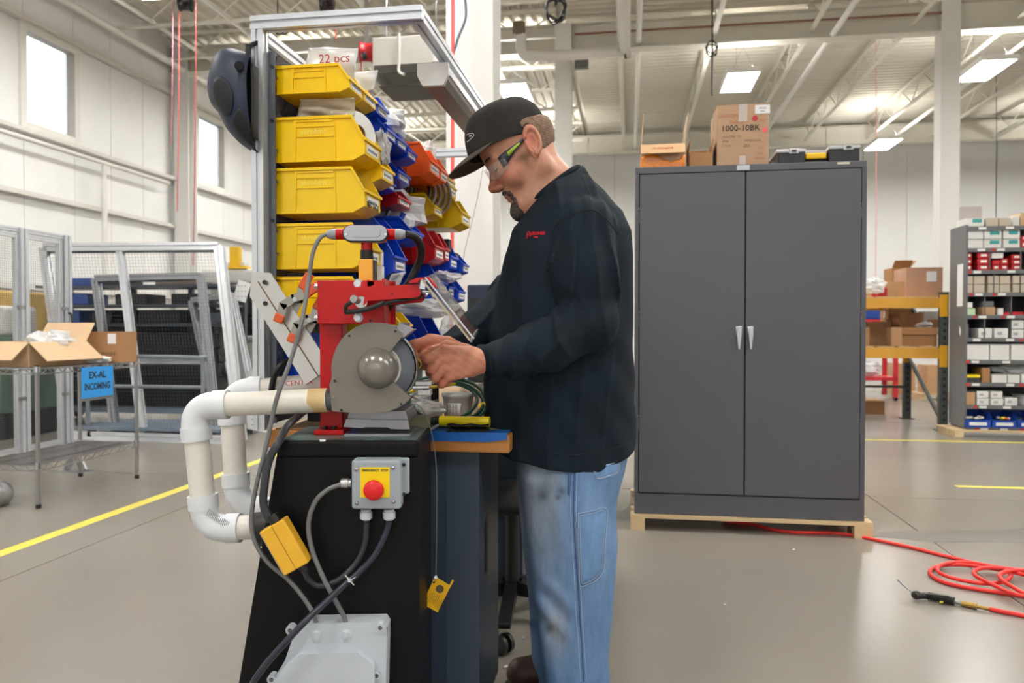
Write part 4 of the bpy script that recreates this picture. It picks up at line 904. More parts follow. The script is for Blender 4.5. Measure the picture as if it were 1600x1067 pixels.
# ================================================================ WELDING HELMET
t = thing('welding_helmet', 'dark blue-grey welding helmet hanging from the rack post', 'helmet', P(385, 240, 2.0))
HELM = mat('helmet shell', (28, 40, 66), .5, var=.08, vs=10, bump=.03)
front = catmull([Vector((x, y, 0)) for x, y in [(393, 92), (370, 83), (354, 83), (341, 95), (333, 118), (330, 142), (335, 165), (347, 180), (360, 205), (380, 226), (402, 240), (410, 243)]], 4)
nF = len(front); G_ = []
for i, f in enumerate(front):
    k = i/(nF-1); sy = 98+145*k; sx = 404+6*k; row = []
    hw_ = .105*math.sin(PI*min(1, max(0, .12+.80*k)))**.5
    for j in range(25):
        s = -PI/2+PI*j/24; cx = math.cos(s)**.75 if math.cos(s) > 0 else 0
        x = sx+(f.x-sx)*cx; y = sy+(f.y-sy)*cx
        side = math.sin(s)
        Yd = 2.03+hw_*side
        p = P(x, y, 2.03); row.append((p.x, Yd, p.z))
    G_.append(row)
o = MB().quadgrid(G_, True).build('shell', HELM, solid=.004); wchild(o, t); bv = bvh(o)
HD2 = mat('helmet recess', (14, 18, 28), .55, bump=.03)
def loop_patch(bv, poly, name, m, parent, off, thick=.002, nr=6, sub=4):
    """smooth closed pixel outline filled by rings toward its centroid, laid on a surface"""
    pts = catmull([Vector((a, b, 0)) for a, b in poly], sub, closed=True); c = sum(pts, Vector())/len(pts); n = len(pts); V = []; Fs = []
    for r in range(nr):
        f = 1-r/nr
        for p in pts:
            q = cast(bv, c.x+(p.x-c.x)*f, c.y+(p.y-c.y)*f, off)
            if q is None: q = V[-1] if V else Vector(P(c.x, c.y, 2))
            V.append(q)
    V.append(cast(bv, c.x, c.y, off) or V[-1])
    for r in range(nr-1): Fs += [(r*n+i, r*n+(i+1) % n, (r+1)*n+(i+1) % n, (r+1)*n+i) for i in range(n)]
    Fs += [((nr-1)*n+i, (nr-1)*n+(i+1) % n, nr*n) for i in range(n)]
    o = MB().add(V, Fs, True).build(name, m, solid=thick)
    return wchild(o, parent) if parent is not None else o
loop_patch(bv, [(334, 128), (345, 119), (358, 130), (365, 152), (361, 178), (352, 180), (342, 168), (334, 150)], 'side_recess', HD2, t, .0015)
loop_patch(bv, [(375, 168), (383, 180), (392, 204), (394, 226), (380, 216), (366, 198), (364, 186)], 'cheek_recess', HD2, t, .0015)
o = MB().cyl(P(374, 103, 1.935), P(374, 103, 1.905), .0085, n=20).cyl(P(374, 103, 1.94), P(374, 103, 1.922), .012, n=20).build('pivot_knob', HD2); wchild(o, t)
o = MB().tube([P(382, 90, 1.97), P(388, 78, 1.97), P(393, 70, 1.98), P(404, 66, 2.0), P(412, 60, 2.02)], .006, n=8).tube([P(393, 70, 1.98), P(402, 72, 2.0), P(412, 72, 2.0)], .004, n=8).build('headband_strap', BLACKP); wchild(o, t)
o = MB().box(P(388, 80, 1.965), (.008, .02, .03)).build('strap_buckle', HD2); wchild(o, t)
m = MB(); G2 = []
for z in np.linspace(0, 1, 6): G2.append([(P(403, 110+110*z, 2.0).x+.004*math.cos(s), 2.03+.085*math.sin(s), P(403, 110+110*z, 2.0).z) for s in np.linspace(-1.4, 1.4, 10)])
o = MB().quadgrid(G2, True).build('inner_liner', BLACKP, solid=.004); wchild(o, t)
# ================================================================ DIAGONAL PLATE AND CLAMPS
a, b = P(404, 440, 1.895), P(506, 600, 1.86); d = (b-a).normalized(); up = Vector((0, 1, 0)); sd = up.cross(d).normalized()
t = thing('brace_plate', 'wide aluminium plate braced diagonally from the rack post', 'plate', a)
MB().prism([(0, -.037), (.28, -.037), (.28, .037), (.02, .037), (-.03, -.0)], (0, 0, 0), d, sd, .008).build('plate', mat('brushed aluminium', (188, 186, 182), .38, .75, var=.04), t, bevel=.001)
MB().bar(-up*.0045+d*.0, -up*.0045+d*.28, .003, .0012, up=(0, 1, 0)).build('scribe_line', mat('brown line', (120, 98, 70), .7), t)
for px, py in ((414, 441), (415, 474)):
    c = P(px, py, 1.885); o = MB().cyl(c, c-Vector((0, .004, 0)), .0055, n=16).build('screw', BLACKP); wchild(o, t)
ORT = mat('orange vinyl', (214, 88, 40), .45)
def clamp(label, px, py, Y, ang):
    t = thing('spring_clamp', label, 'clamp', P(px, py, Y)); R = lambda x, z: Vector((x*math.cos(ang)-z*math.sin(ang), 0, x*math.sin(ang)+z*math.cos(ang)))
    up_ = Vector((0, 1, 0))
    for sg, yy in ((1, -.012), (-1, .012)):
        pts = [R(-.055, -.002*sg), R(-.03, .012*sg), R(0, .004*sg), R(.03, -.012*sg)]
        m = MB(); o_ = up_*yy
        for p, q in zip(pts, pts[1:]): e_ = (q-p).normalized()*.004; m.bar(p+o_-e_, q+o_+e_, .020, .003, up=(0, 1, 0))
        m.build('steel_arm', mat('clamp steel', (150, 146, 138), .35, .8), t)
        m = MB(); m.bar(R(.026, -.010*sg)+o_, R(.068, -.020*sg)+o_, .023, .010, up=(0, 1, 0)); m.build('orange_grip', ORT, t, bevel=.003)
        m = MB(); m.bar(R(-.070, -.006*sg)+o_, R(-.050, .002*sg)+o_, .023, .010, up=(0, 1, 0)); m.build('orange_tip', ORT, t, bevel=.003)
    MB().cyl((0, -.015, 0), (0, .015, 0), .006, n=12).build('spring_pivot', STEEL, t)
clamp('upper spring clamp with orange grips clipped on the diagonal plate', 463, 468, 1.87, .83)
clamp('lower spring clamp with orange grips clipped on the diagonal plate', 485, 500, 1.865, .80)
# ================================================================ THINGS ON THE BENCH
GRC = mat('dark green cable', (34, 74, 58), .42)
rnd = random.Random(11)
pts = []
for k in range(6*16):
    a = 2*PI*k/16; q = 1+.10*math.sin(k*.061*2+1)+.03*math.sin(k*.61)+rnd.uniform(-.012, .012)
    x = 694+62*q*math.cos(a)+5*math.sin(k*.07); y = 628-35*q*math.sin(a)+4*math.sin(k*.23); Yd = 2.12+.11*math.sin(a)+.01*math.sin(k*.4); p = P(x, y, Yd); p.z = max(p.z, .823); pts.append(p)
tag(MB().tube(pts, .0045, n=8, sub=3).build('cable_coil', GRC), 'coil of dark green cable lying on the bench beside the grinder', 'cable')
tag(MB().tube([P(640, 612, 2.1), P(665, 606, 2.12), P(690, 603, 2.18), P(712, 600, 2.2)], .0045, n=8).build('cable_end', mat('yellow wire', (226, 200, 30), .4)), 'yellow wire crossing over the green cable coil', 'cable')
t = thing('plastic_tub', 'translucent white tub with printed label and blue parts inside', 'tub', P(716, 645, 2.24)*1.0); t.location.z = .817
MB().lathe([(.040, 0), (.045, .06), (.047, .062), (.047, .066), (.043, .066), (.0425, .062), (.038, .003)], n=28).build('tub_wall', mat('translucent tub', (226, 228, 230), .3, alpha=.6), t)
MB().lathe([(.048, .066), (.048, .074), (.03, .076), (0, .076)], n=28).build('lid', mat('translucent lid', (230, 232, 234), .3, alpha=.75), t)
MB().lathe([(.036, .004), (.038, .035), (.02, .042), (0, .04)], n=20).build('blue_contents', mat('blue grey parts', (70, 98, 130), .5, var=.3, vs=60), t)
q = []
for j in range(2): q.append([(.0462*math.sin(a), -.0462*math.cos(a), .012+.036*j) for a in np.linspace(-.95, .25, 10)])
l = MB().quadgrid(q).build('label', WHITEP, t, solid=.0006)
q = MB()
for j in range(7):
    for i in range(5):
        a = -.85+.2*i; q.box((.0468*math.sin(a), -.0468*math.cos(a), .017+.0045*j), (.006 if (i*j) % 3 else .003, .001, .0016), rz=a)
tag(q.build('label_print', mat('label grey print', (90, 92, 98), .6), l), kind='stuff')
tag(MB().lathe([(.04, 0), (.042, .08), (.03, .095), (.03, .1), (0, .1)], P(740, 630, 2.28)*1, n=24).build('clear_jar', mat('clear jar', (232, 228, 222), .08, alpha=.35, spec=.8)), 'clear jar half hidden behind the belly of the man', 'jar')
bpy.data.objects['clear_jar'].location = (0, 0, .817-P(740, 630, 2.28).z)
bag('poly_bag', 'crumpled white and clear bags inside the green cable coil', P(668, 640, 2.1), (.05, .05, .02), 51, WBAG)
bag('poly_bag', 'small white bag right behind the grinder guard', P(655, 622, 2.15), (.03, .04, .02), 52, WBAG)
o = tag(MB().prism([(-.06, -.05), (.07, -.04), (.06, .05), (-.07, .04)], (P(680, 620, 2.28).x, 2.28, .822), (1, 0, 0), (0, 1, 0), .004).build('yellow_sheet', mat('yellow wrapper', (232, 204, 20), .4)), 'yellow wrapper lying under the green cable coil', 'wrapper')
t = thing('yellow_tube', 'bright yellow tube with black end cap on the bench', 'tube', (P(684, 660, 2.02).x, 2.0, .838), -A)
MB().cyl((.008, 0, 0), (.14, 0, 0), .0135, n=24).build('tube', mat('bright yellow tube', (246, 222, 10), .3), t); MB().cyl((-.004, 0, 0), (.008, 0, 0), .0125, n=20).build('end_cap', BLACKP, t)
CLO = mat('black cloth', (32, 32, 35), .8, bump=.2)
G_ = []
for i in range(9):
    a = i/8; G_.append([(P(700+64*j/14*1.0, 676, 1.97).x, 1.94+.10*math.sin(a*PI), .8175+.013*a*1.2+.002*math.sin(j*.9+i)) for j in range(15)])
tag(MB().quadgrid(G_, True).build('folded_cloth', CLO, solid=.004), 'folded black cloth under the yellow tube', 'cloth')
tag(MB().cyl(P(752, 636, 2.1), P(764, 634, 2.1), .012, n=12).cyl(P(748, 636, 2.1), P(752, 636, 2.1), .009, n=12).build('yellow_connector', mat('yellow plug', (236, 200, 20), .4)), 'yellow plug connector against the shirt front', 'plug')
bpy.data.objects['yellow_connector'].location.z = -.0
tag(MB().tube([P(655, 668, 1.99), P(668, 672, 1.98), P(684, 664, 1.99), P(690, 655, 2.03)], .004, n=6).build('clear_tubing', POLY), 'clear tubing curled on the bench corner', 'tubing')
# dark parts left behind the pipes
t = thing('tool_tray', 'black tray with bright parts at the back of the bench behind the pipes', 'tray', B(-.83, 2.05, .817), -A)
MB().b6(-.07, .26, 0, .2, 0, .006).b6(-.07, .26, 0, .005, .006, .05).b6(-.07, -.065, 0, .2, .006, .05).b6(.255, .26, 0, .2, .006, .05).b6(-.07, .26, .195, .2, .006, .09).build('tray', BLACKP, t)
MB().b6(-.03, .12, .03, .12, .007, .07).build('metal_block', STEEL, t, bevel=.004)
MB().b6(.14, .22, .03, .12, .007, .05).build('metal_block', mat('dull block', (120, 116, 108), .4, .6), t, bevel=.004)
tag(MB().tube([P(430, 650, 1.99), P(424, 622, 1.97), P(428, 590, 1.96), P(440, 570, 1.96), P(455, 562, 2.0)], .008, n=10).build('black_hose', BLACKP), 'black hose bending over the bench corner behind the pipes', 'hose')
# ---- office chair behind the bench
t = thing('office_chair', 'black office chair half hidden behind the bench and jeans', 'chair', (.0, 2.86, 0))
MB().cyl((0, 0, .10), (0, 0, .42), .028, n=16).build('gas_lift', BLACKP, t)
MB().ell((0, 0, .45), (.21, .21, .05), 24, 10).build('seat', mat('black chair fabric', (28, 28, 32), .8), t)
G_ = [[(.02+.2*math.sin(a), .2+.04*math.cos(a*2), -.0+.46+.26*z) for a in np.linspace(-1, 1, 10)] for z in np.linspace(0, 1, 8)]
MB().quadgrid(G_).build('backrest', mat('black chair fabric', (28, 28, 32), .8), t, solid=.04, bevel=.01)
for k in range(5):
    a = math.radians(-95+72*k); c, s_ = math.cos(a), math.sin(a)
    o = MB().prism([(.03, .14), (.03, .09), (.32, .075), (.32, .095)], (0, 0, 0), (c, s_, 0), (0, 0, 1), .045).build('leg', BLACKP, t, bevel=.008)
    q = MB()
    for sg in (-1, 1):
        cc = Vector((.33*c, .33*s_, .033))+Vector((-s_, c, 0))*.0
        off = Vector((math.cos(a+.9), math.sin(a+.9), 0)).cross(Vector((0, 0, 1)))*.014*sg
        q.cyl(cc+off*.6, cc+off*1.6, .032, n=20)
        for i in range(6): b_ = 2*PI*i/6; 
    q.build('caster', mat('caster wheel', (26, 26, 28), .3), o)
# ================================================================ GRINDER PEDESTAL
PED = mat('black pedestal paint', (8, 8, 10), .45, var=.15, vs=6, bump=.02, spec=.22)
PEDT = mat('worn pedestal top', (62, 64, 64), .32, .5, var=.5, vs=9, rgb2=(150, 182, 176))
y0, y1 = 1.65, 1.885
ped = thing('grinder_pedestal', 'black steel pedestal with slanted side carrying the grinder', 'pedestal', (-.33, 1.8, 0))
tl, tr = P(434, 688, y0), P(655, 688, y0); bl, br = P(372, 1070, y0), P(655, 1070, y0)
k = (tl.z-0)/(tl.z-bl.z); xl0 = tl.x+(bl.x-tl.x)*k; zt = tl.z
poly = [(xl0, 0), (tr.x, 0), (tr.x, zt-.02), (tl.x, zt-.02)]
wchild(MB().prism([(a, b) for a, b in poly], (0, (y0+y1)/2, 0), FX, FZ, y1-y0).build('body', PED, bevel=.006), ped)
m = MB(); m.b6(tl.x, tr.x, y0-.004, y1, zt-.038, zt); wchild(m.build('cap_lip', PED, bevel=.008, seg=3), ped)
wchild(MB().b6(tl.x+.006, tr.x-.006, y0+.006, y1-.006, zt, zt+.0015).build('top_face', PEDT), ped)
wchild(MB().b6(P(497, 1, y0).x, P(506, 1, y0).x, y0-.003, y0-.0025+.003, zt-.002, zt+.0022).build('white_sticker', WHITEP), ped)
wchild(MB().b6(tr.x-.06, tr.x, 1.85, 1.88, zt, zt+.03).build('rear_tab', mat('olive worn tab', (112, 112, 84), .5), bevel=.002), ped)
# ================================================================ GRINDER
RED = mat('gloss red enamel', (190, 4, 10), .32, spec=.35, var=.04, vs=5)
GUARD = mat('grey hammered enamel', (124, 118, 110), .42, .2, bump=.12, bs=400)
GALV = mat('scuffed zinc plate', (150, 150, 155), .32, .8, var=.12, vs=14)
YG = 1.68; gr = thing('bench_grinder', 'grey bench grinder with dome-capped wheel guard', 'grinder', (P(590, 660, YG).x, 1.75, zt))
def gp(pts, Y): return [(P(x, y, Y).x, P(x, y, Y).z) for x, y in pts]
arc = []
cx, cz = P(590, 575, YG).x, P(590, 575, YG).z
C4 = lambda x, y: (480+x/5.3333, 480+y/5.3333)
outl = [C4(*p) for p in [(205, 560), (200, 500), (212, 420), (245, 330), (290, 260), (340, 210), (400, 168), (460, 142), (520, 130), (600, 134), (680, 150), (740, 175), (800, 215), (796, 240), (690, 368), (640, 420), (640, 570), (712, 620), (860, 750), (850, 768), (800, 812), (740, 845), (670, 868), (600, 878), (440, 884), (215, 868), (205, 860), (192, 700), (184, 640), (200, 620)]]
wchild(MB().prism(gp(outl, YG), (0, YG+.008, 0), FX, FZ, .016).build('guard_cover', GUARD, bevel=.003, seg=3), gr)
ring = outl[:13]
# peripheral shell of the guard
m = MB(); full = [C4(*p) for p in [(205, 560), (200, 500), (212, 420), (245, 330), (290, 260), (340, 210), (400, 168), (460, 142), (520, 130), (600, 134), (680, 150), (740, 175), (800, 215)]]
low = [C4(*p) for p in [(860, 750), (800, 812), (740, 845), (670, 868), (600, 878), (440, 884), (215, 868), (192, 700), (184, 640), (205, 560)]]
for path in (full, low):
    g = gp(path, YG); m.quadgrid([[(x, YG+.014, z) for x, z in g], [(x, YG+.075, z) for x, z in g]], True)
wchild(m.build('guard_shell', GUARD, solid=.003), gr)
wchild(MB().cyl((cx, YG+.058, cz), (cx, YG+.075, cz), .078, n=48).build('guard_back', GUARD), gr)
for x, y in ((352, 238), (736, 200), (232, 612), (285, 857), (785, 806)):
    px, py = C4(x, y); c = P(px, py, YG); wchild(MB().cyl(c, c-Vector((0, .003, 0)), .0028, n=10).build('screw', BLACKP), gr)
px, py = C4(228, 747); c = P(px, py, YG); wchild(MB().cyl(c, c-Vector((0, .003, 0)), .0026, n=12).build('rivet', STEEL), gr)
WHL = mat('grey abrasive wheel', (104, 108, 118), .75, bump=.3, bs=500)
wh = MB().lathe([(.045, -.001), (.062, -.0005), (.066, .002), (.0775, .003), (.079, .005), (.079, .022), (.0775, .024), (0, .024)], (cx, YG+.020, cz), (0, 1, 0), 64).build('grinding_wheel', WHL); wchild(wh, gr)
o = MB().lathe([(.05, 0), (.05, .002), (0, .002)], (cx-.001, YG+.0155, cz), (0, 1, 0), 48).build('blotter', mat('pale blotter', (226, 222, 212), .6)); wchild(o, gr)
m = MB()
a0, a1 = math.radians(50), math.radians(-48); G_ = []
for yy in (YG+.018, YG+.05): G_.append([(cx+.083*math.cos(a), yy, cz+.083*math.sin(a)) for a in np.linspace(a0, a1, 24)])
wchild(MB().quadgrid(G_, True).build('bright_band', STEEL, solid=.0012), gr)
prof = [(.0435*math.cos(t), -.0435*math.sin(t)*.85) for t in np.linspace(0, PI/2, 14)]
wchild(MB().lathe([(.0455, .012), (.0455, .001)]+[(r, h) for r, h in prof], (cx, YG-.001, cz), (0, 1, 0), 48).build('dome_cap', mat('semi gloss grey cap', (136, 132, 126), .2, .4)), gr)
# motor and second guard
wchild(MB().cyl((cx-.01, YG+.075, cz), (cx-.01, YG+.19, cz), .055, n=40).build('motor_housing', GUARD, bevel=.01), gr)
b1 = [C4(*p) for p in [(340, 882), (815, 882), (845, 1018), (690, 1018), (660, 1003), (480, 1003), (455, 1012), (300, 1000)]]
wchild(MB().prism(gp([C4(*p) for p in [(345, 870), (815, 870), (840, 960), (318, 960)]], YG+.03), (0, YG+.12, 0), FX, FZ, .16).build('base_casting', GALV, bevel=.003), gr)
g = gp([C4(*p) for p in [(318, 935), (838, 945), (850, 1020), (690, 1018), (665, 1004), (478, 1002), (455, 1012), (298, 1000)]], YG+.02)
wchild(MB().prism(g, (0, YG+.03, 0), FX, FZ, .006).build('base_apron', GALV, bevel=.001), gr)
wchild(MB().b6(P(537, 1, 1.72).x, P(640, 1, 1.72).x, 1.71, 1.96, zt+.0016, zt+.006).build('base_plate', GALV), gr)
g = [P(*C4(750, 165), YG+.01), P(*C4(770, 128), YG+.01), P(*C4(858, 130), YG+.03), P(*C4(852, 160), YG+.03), P(*C4(886, 182), YG), P(*C4(800, 252), YG)]
m = MB(); A1, B1, C1, D1, E1, F1 = g; dy = Vector((0, .045, 0)); m.add([A1, B1, B1+dy, A1+dy, E1, F1, F1+dy, E1+dy, C1, D1], [(5, 4, 0), (0, 4, 9, 1), (1, 9, 8), (0, 3, 6, 5), (5, 6, 7, 4)]); wchild(m.build('tongue_guard', GALV, solid=.002), gr)
# tool rest
m = MB(); c = P(659, 602, YG); m.box(c+Vector((.004, .022, .004)), (.036, .05, .009)); m.cyl(P(645, 606, YG-.004), P(671, 605, YG-.004), .0055, n=14); m.box(P(664, 612, YG+.01), (.03, .03, .014)); wchild(m.build('tool_rest', mat('cast silver rest', (184, 184, 186), .28, .9, bump=.1), bevel=.002), gr)
wchild(MB().cyl(P(645, 606, YG-.006), P(671, 605, YG-.006), .006, n=14).build('rest_bar', CHROME), gr)
# spigot
wchild(MB().cyl(P(505, 625, YG+.035), P(521, 625, YG+.035), .0225, n=28).build('dust_spigot', mat('dark grey spigot', (84, 84, 84), .5)), gr)
# ---- red stand with the spark shield
YP = 1.745; st = thing('shield_stand', 'glossy red steel stand bolted to the pedestal with swing arm', 'stand', (P(515, 665, YP).x, YP, zt))
a, b = P(497, 1, YP).x, P(533, 1, YP).x
wchild(MB().b6(a, b, YP, YP+.055, zt+.012, P(1, 480, YP).z).build('post', RED, bevel=.003), st)
a, b = P(489, 1, 1.73).x, P(536, 1, 1.73).x; wchild(MB().b6(a, b, 1.72, 1.82, zt+.0016, zt+.013).build('foot_plate', RED, bevel=.002), st)
for px in (508, 521):
    c = P(px, 664, 1.735); wchild(MB().cyl((c.x, c.y, zt+.013), (c.x, c.y, zt+.020), .006, n=6).build('foot_bolt', BLACKP), st)
YB = 1.715; a, b = P(494, 1, YB).x, P(599, 1, YB).x; z0, z1 = P(1, 506, YB).z, P(1, 438, YB).z
m = MB().b6(a, b, YB, YB+.006, z0, z1); wchild(m.build('front_plate', RED, bevel=.0015), st)
wchild(MB().b6(a, a+.006, YB+.006, YB+.10, z0, z1).build('side_plate', RED), st); wchild(MB().b6(b-.006, b, YB+.006, YB+.10, z0, z1+.004).build('side_plate', RED), st)
wchild(MB().b6(a, b+.01, YB+.10, YB+.106, z0, z1+.004).build('back_plate', RED), st)
for px, py, r in ((560, 443, .0105), (560, 496, .0105)):
    c = P(px, py, YB); o = MB().cyl(c, c-Vector((0, .002, 0)), r, n=24).build('washer', STEEL); wchild(o, st); o = MB().cyl(c-Vector((0, .002, 0)), c-Vector((0, .009, 0)), r*.72, n=6 if py > 460 else 20).build('bolt', CHROME); wchild(o, st)
for px, py in ((492, 448), (492, 497)): c = P(px, py, YB+.03); o = MB().cyl(c, c+Vector((.01, 0, 0)), .007, n=6).build('bolt', CHROME); wchild(o, st)
for px, py in ((602, 438), (605, 502)): c = P(px, py, YB-.0002); 
c = P(579, 501, YB); o = MB().cyl(c-Vector((0, .0005, 0)), c, .003, n=12).build('hole', BLACKP); wchild(o, st)
# swing arm
C3 = lambda x, y: (480+x/5.93, 420+y/5.93)
YA = 1.67
ar = MB().prism(gp([C3(*p) for p in [(413, 182), (950, 155), (1028, 150), (1050, 215), (1050, 240), (1030, 262), (560, 298), (540, 330), (505, 350), (460, 345), (420, 310)]], YA), (0, YA, 0), FX, FZ, .004).build('arm_plate', RED, bevel=.0015); wchild(ar, st)
o = MB().prism(gp([C3(*p) for p in [(560, 225), (1050, 190), (1088, 255), (1085, 290), (1060, 312), (760, 335), (560, 330)]], YA+.04), (0, YA+.04, 0), FX, FZ, .004).build('arm_plate', RED, bevel=.0015); wchild(o, st)
p0, p1 = P(*C3(413, 180), YA), P(*C3(1028, 148), YA); m = MB().add([p0, p1, p1+Vector((0, .04, 0)), p0+Vector((0, .04, 0))], [(0, 1, 2, 3)]); o = m.build('arm_web', RED, solid=.003); wchild(o, st)
c = P(*C3(788, 229), YA); wchild(MB().cyl(c-Vector((0, .0025, 0)), c, .0022, n=12).build('hole', BLACKP), st)
c0, c1 = P(*C3(428, 278), YA-.02), P(*C3(490, 300), YA+.01); wchild(MB().cyl(c0, c1, .0085, n=20).build('pivot_spacer', mat('turned steel', (190, 190, 190), .3, .9)), st)
wchild(MB().cyl(P(*C3(500, 310), YA-.003), P(*C3(500, 310), YA+.0), .013, n=24).build('washer', mat('turned steel', (190, 190, 190), .3, .9)), st)
m = MB(); 
for (x0, y0_, x1, y1_) in ((500, 150, 620, 120), (560, 130, 700, 140)): m.prism(gp([C3(x0, y0_-30), C3(x1, y1_-5), C3(x1, y1_+30), C3(x0, y0_+40)], 1.70), (0, 1.70, 0), FX, FZ, .004)
wchild(m.build('rear_bracket', RED), st)
# hinge hardware and shield
m = MB(); m.box(P(*C3(1075, 145), YA-.004), (.013, .012, .022), ax=(Vector((1, 0, -.15)), Vector((0, 1, 0)), Vector((.15, 0, 1)))); m.cyl(P(*C3(1068, 210), YA-.01), P(*C3(1150, 215), YA-.01), .005, n=12); m.cyl(P(*C3(1100, 235), YA-.012), P(*C3(1118, 245), YA-.012), .006, n=10).cyl(P(*C3(1140, 200), YA-.012), P(*C3(1175, 265), YA-.012), .004, n=10)
wchild(m.build('hinge_clamp', CHROME, bevel=.001), st)
m = MB().prism(gp([C3(*p) for p in [(1020, 85), (1130, 75), (1195, 160), (1190, 180), (1130, 100), (1035, 108), (1030, 130), (950, 135), (950, 115)]], YA-.002), (0, YA+.02, 0), FX, FZ, .06); wchild(m.build('top_strap', RED, bevel=.001), st)
sh = thing('spark_shield', 'clear spark shield pane tilted above the hands', 'shield', P(700, 490, YA))
a0, a1 = P(660, 436, YA-.02), P(736, 532, YA-.035); d = (a1-a0); dy = Vector((.006, .15, .02))
ts = Vector((.0050, 0, .0035))
m = MB().add([a0, a1, a1+dy, a0+dy, a0+ts, a1+ts, a1+dy+ts, a0+dy+ts], [(0, 1, 2, 3), (4, 7, 6, 5), (0, 4, 5, 1), (1, 5, 6, 2), (2, 6, 7, 3), (3, 7, 4, 0)])
wchild(m.build('pane', mat('shield glass', (225, 230, 235), .05, trans=1., ior=1.45, alpha=.55)), sh)
m = MB().bar(a0-Vector((.002, 0, 0)), a1-Vector((.002, 0, 0)), .0022, .004); wchild(m.build('edge_frame', mat('edge gold steel', (170, 158, 132), .3, .9)), sh)
m = MB().bar(a0+ts*1.2, a1+ts*1.2, .0012, .003); wchild(m.build('edge_highlight', mat('pale edge glint', (220, 222, 226), .1, alpha=.8)), sh)  # pale strip modelled as the highlight along the pane edge
m = MB().bar(a1, a1+dy, .004, .008); wchild(m.build('bottom_frame', STEEL), sh)
# ---- conduit light
YL = 1.74; lt = thing('conduit_light', 'red conduit tee with polished oval cover on a yellow post', 'light', P(572, 440, YL))
def stad(cx_, cy_, hw_, hh_, Y, n=10):
    o = []
    for sg, c_ in ((1, cx_+hw_-hh_), (-1, cx_-hw_+hh_)):
        for t_ in np.linspace(-PI/2, PI/2, n): o.append((c_+sg*hh_*math.cos(t_), cy_-sg*hh_*math.sin(t_)))
    return gp(o, Y)
wchild(MB().prism(stad(571, 365, 36, 13.5, YL-.012), (0, YL-.004, 0), FX, FZ, .024).build('oval_body', RED, bevel=.002), lt)
wchild(MB().prism(stad(571, 365, 36, 13.5, YL-.018), (0, YL-.0175, 0), FX, FZ, .003).build('gasket', BLACKP), lt)
wchild(MB().prism(stad(571, 364, 34, 12, YL-.022), (0, YL-.022, 0), FX, FZ, .007).build('polished_cover', CHROME if 0 else mat('satin steel cover', (158, 158, 162), .3, .95), bevel=.003, seg=4), lt)
wchild(MB().prism(stad(571, 363, 24, 8, YL-.026), (0, YL-.026, 0), FX, FZ, .004).build('raised_panel', mat('satin steel cover', (158, 158, 162), .3, .95), bevel=.002, seg=3), lt)
for px in (541, 603): c = P(px, 366, YL-.026); wchild(MB().cyl(c, c-Vector((0, .002, 0)), .003, n=14).build('screw', CHROME), lt)
for s_, x0, x1, x2 in ((-1, 538, 526, 511), (1, 605, 618, 634)):
    wchild(MB().cyl(P(x0, 366, YL), P(x1, 366, YL), .0125, n=20).build('red_hub', RED, bevel=.001), lt)
    wchild(MB().cyl(P(x1, 366, YL), P((x1+x2)/2, 366, YL), .0125, n=8).cyl(P((x1+x2)/2, 366, YL), P(x2, 366, YL), .0125, .008, n=20).build('cable_gland', mat('grey gland plastic', (150, 155, 160), .4), bevel=.001), lt)
wchild(MB().cyl(P(573, 375, YL), P(573, 391, YL), .0125, n=20).build('red_hub', RED), lt); wchild(MB().cyl(P(573, 391, YL), P(573, 406, YL), .0145, n=8).build('black_coupling', BLACKP), lt)
a, b = P(561, 440, YL-.01), P(583, 405, YL-.01); wchild(MB().b6(a.x, b.x, YL-.016, YL+.016, P(1, 446, YL).z, b.z).build('yellow_post', mat('orange yellow box', (242, 174, 56), .45), bevel=.002), lt)
wchild(MB().b6(b.x, b.x+.004, YL-.014, YL+.018, P(1, 446, YL).z, b.z-.002).build('post_back', BLACKP), lt)
# ribbed black conduit: along its path ribs
def ribbed(pts, r, name, label, m=BLACKP, pitch=.0045):
    c = catmull(pts, 24); L_ = 0; acc = [0]
    for a_, b_ in zip(c, c[1:]): L_ += (b_-a_).length; acc.append(L_)
    n = int(L_/pitch)*2; out = []
    for k in range(n+1): s_ = L_*k/n; i = min(len(c)-2, int(np.searchsorted(acc, s_))-1 if s_ > 0 else 0); f = (s_-acc[i])/max(1e-9, acc[i+1]-acc[i]); out.append(c[i].lerp(c[i+1], f))
    tot = len(out)-1; o = MB().tube(out, (lambda t_: r if int(round(t_*tot)) % 2 else r*.8), n=12, sub=1).build(name, m); tag(o, label, 'hose'); return o
ribbed([P(634, 366, YL), P(648, 370, YL+.01), P(657, 384, YL+.03), P(657, 404, YL+.05), P(650, 420, YL+.06), P(640, 440, YL+.06), P(628, 456, YL+.06), P(612, 470, YL+.05)], .0095, 'ribbed_hose', 'ribbed black conduit curving from the tee down behind the red arm')
tag(MB().tube([P(620, 462, YL+.04), P(608, 478, YL+.05), P(598, 487, YL+.05), P(586, 490, YL+.06)], .0095, n=12).build('rubber_hose', mat('black rubber', (18, 18, 20), .35)), 'thick black rubber hose under the red arm', 'hose')
ribbed([P(600, 472, YA-.008), P(588, 478, YA-.012), P(570, 484, YA-.014), P(552, 487, YA-.014), P(538, 487, YA-.014)], .0062, 'ribbed_hose', 'short ribbed black sleeve in front of the red plate')
tag(MB().tube([P(660, 462, YA+.015), P(640, 467, YA+.01), P(615, 471, YA), P(600, 475, YA-.006)], .004, n=8).build('black_cable', mat('black rubber', (18, 18, 20), .35)), 'black cable threading the swing arm', 'cable')
tag(MB().tube([P(552, 487, YA-.016), P(541, 486, YA-.018), P(541, 478, YA-.02), P(549, 472, YA-.02)], .0045, n=8).build('black_cable', mat('black rubber', (18, 18, 20), .35)), 'short black cable loop around the arm pivot', 'cable')
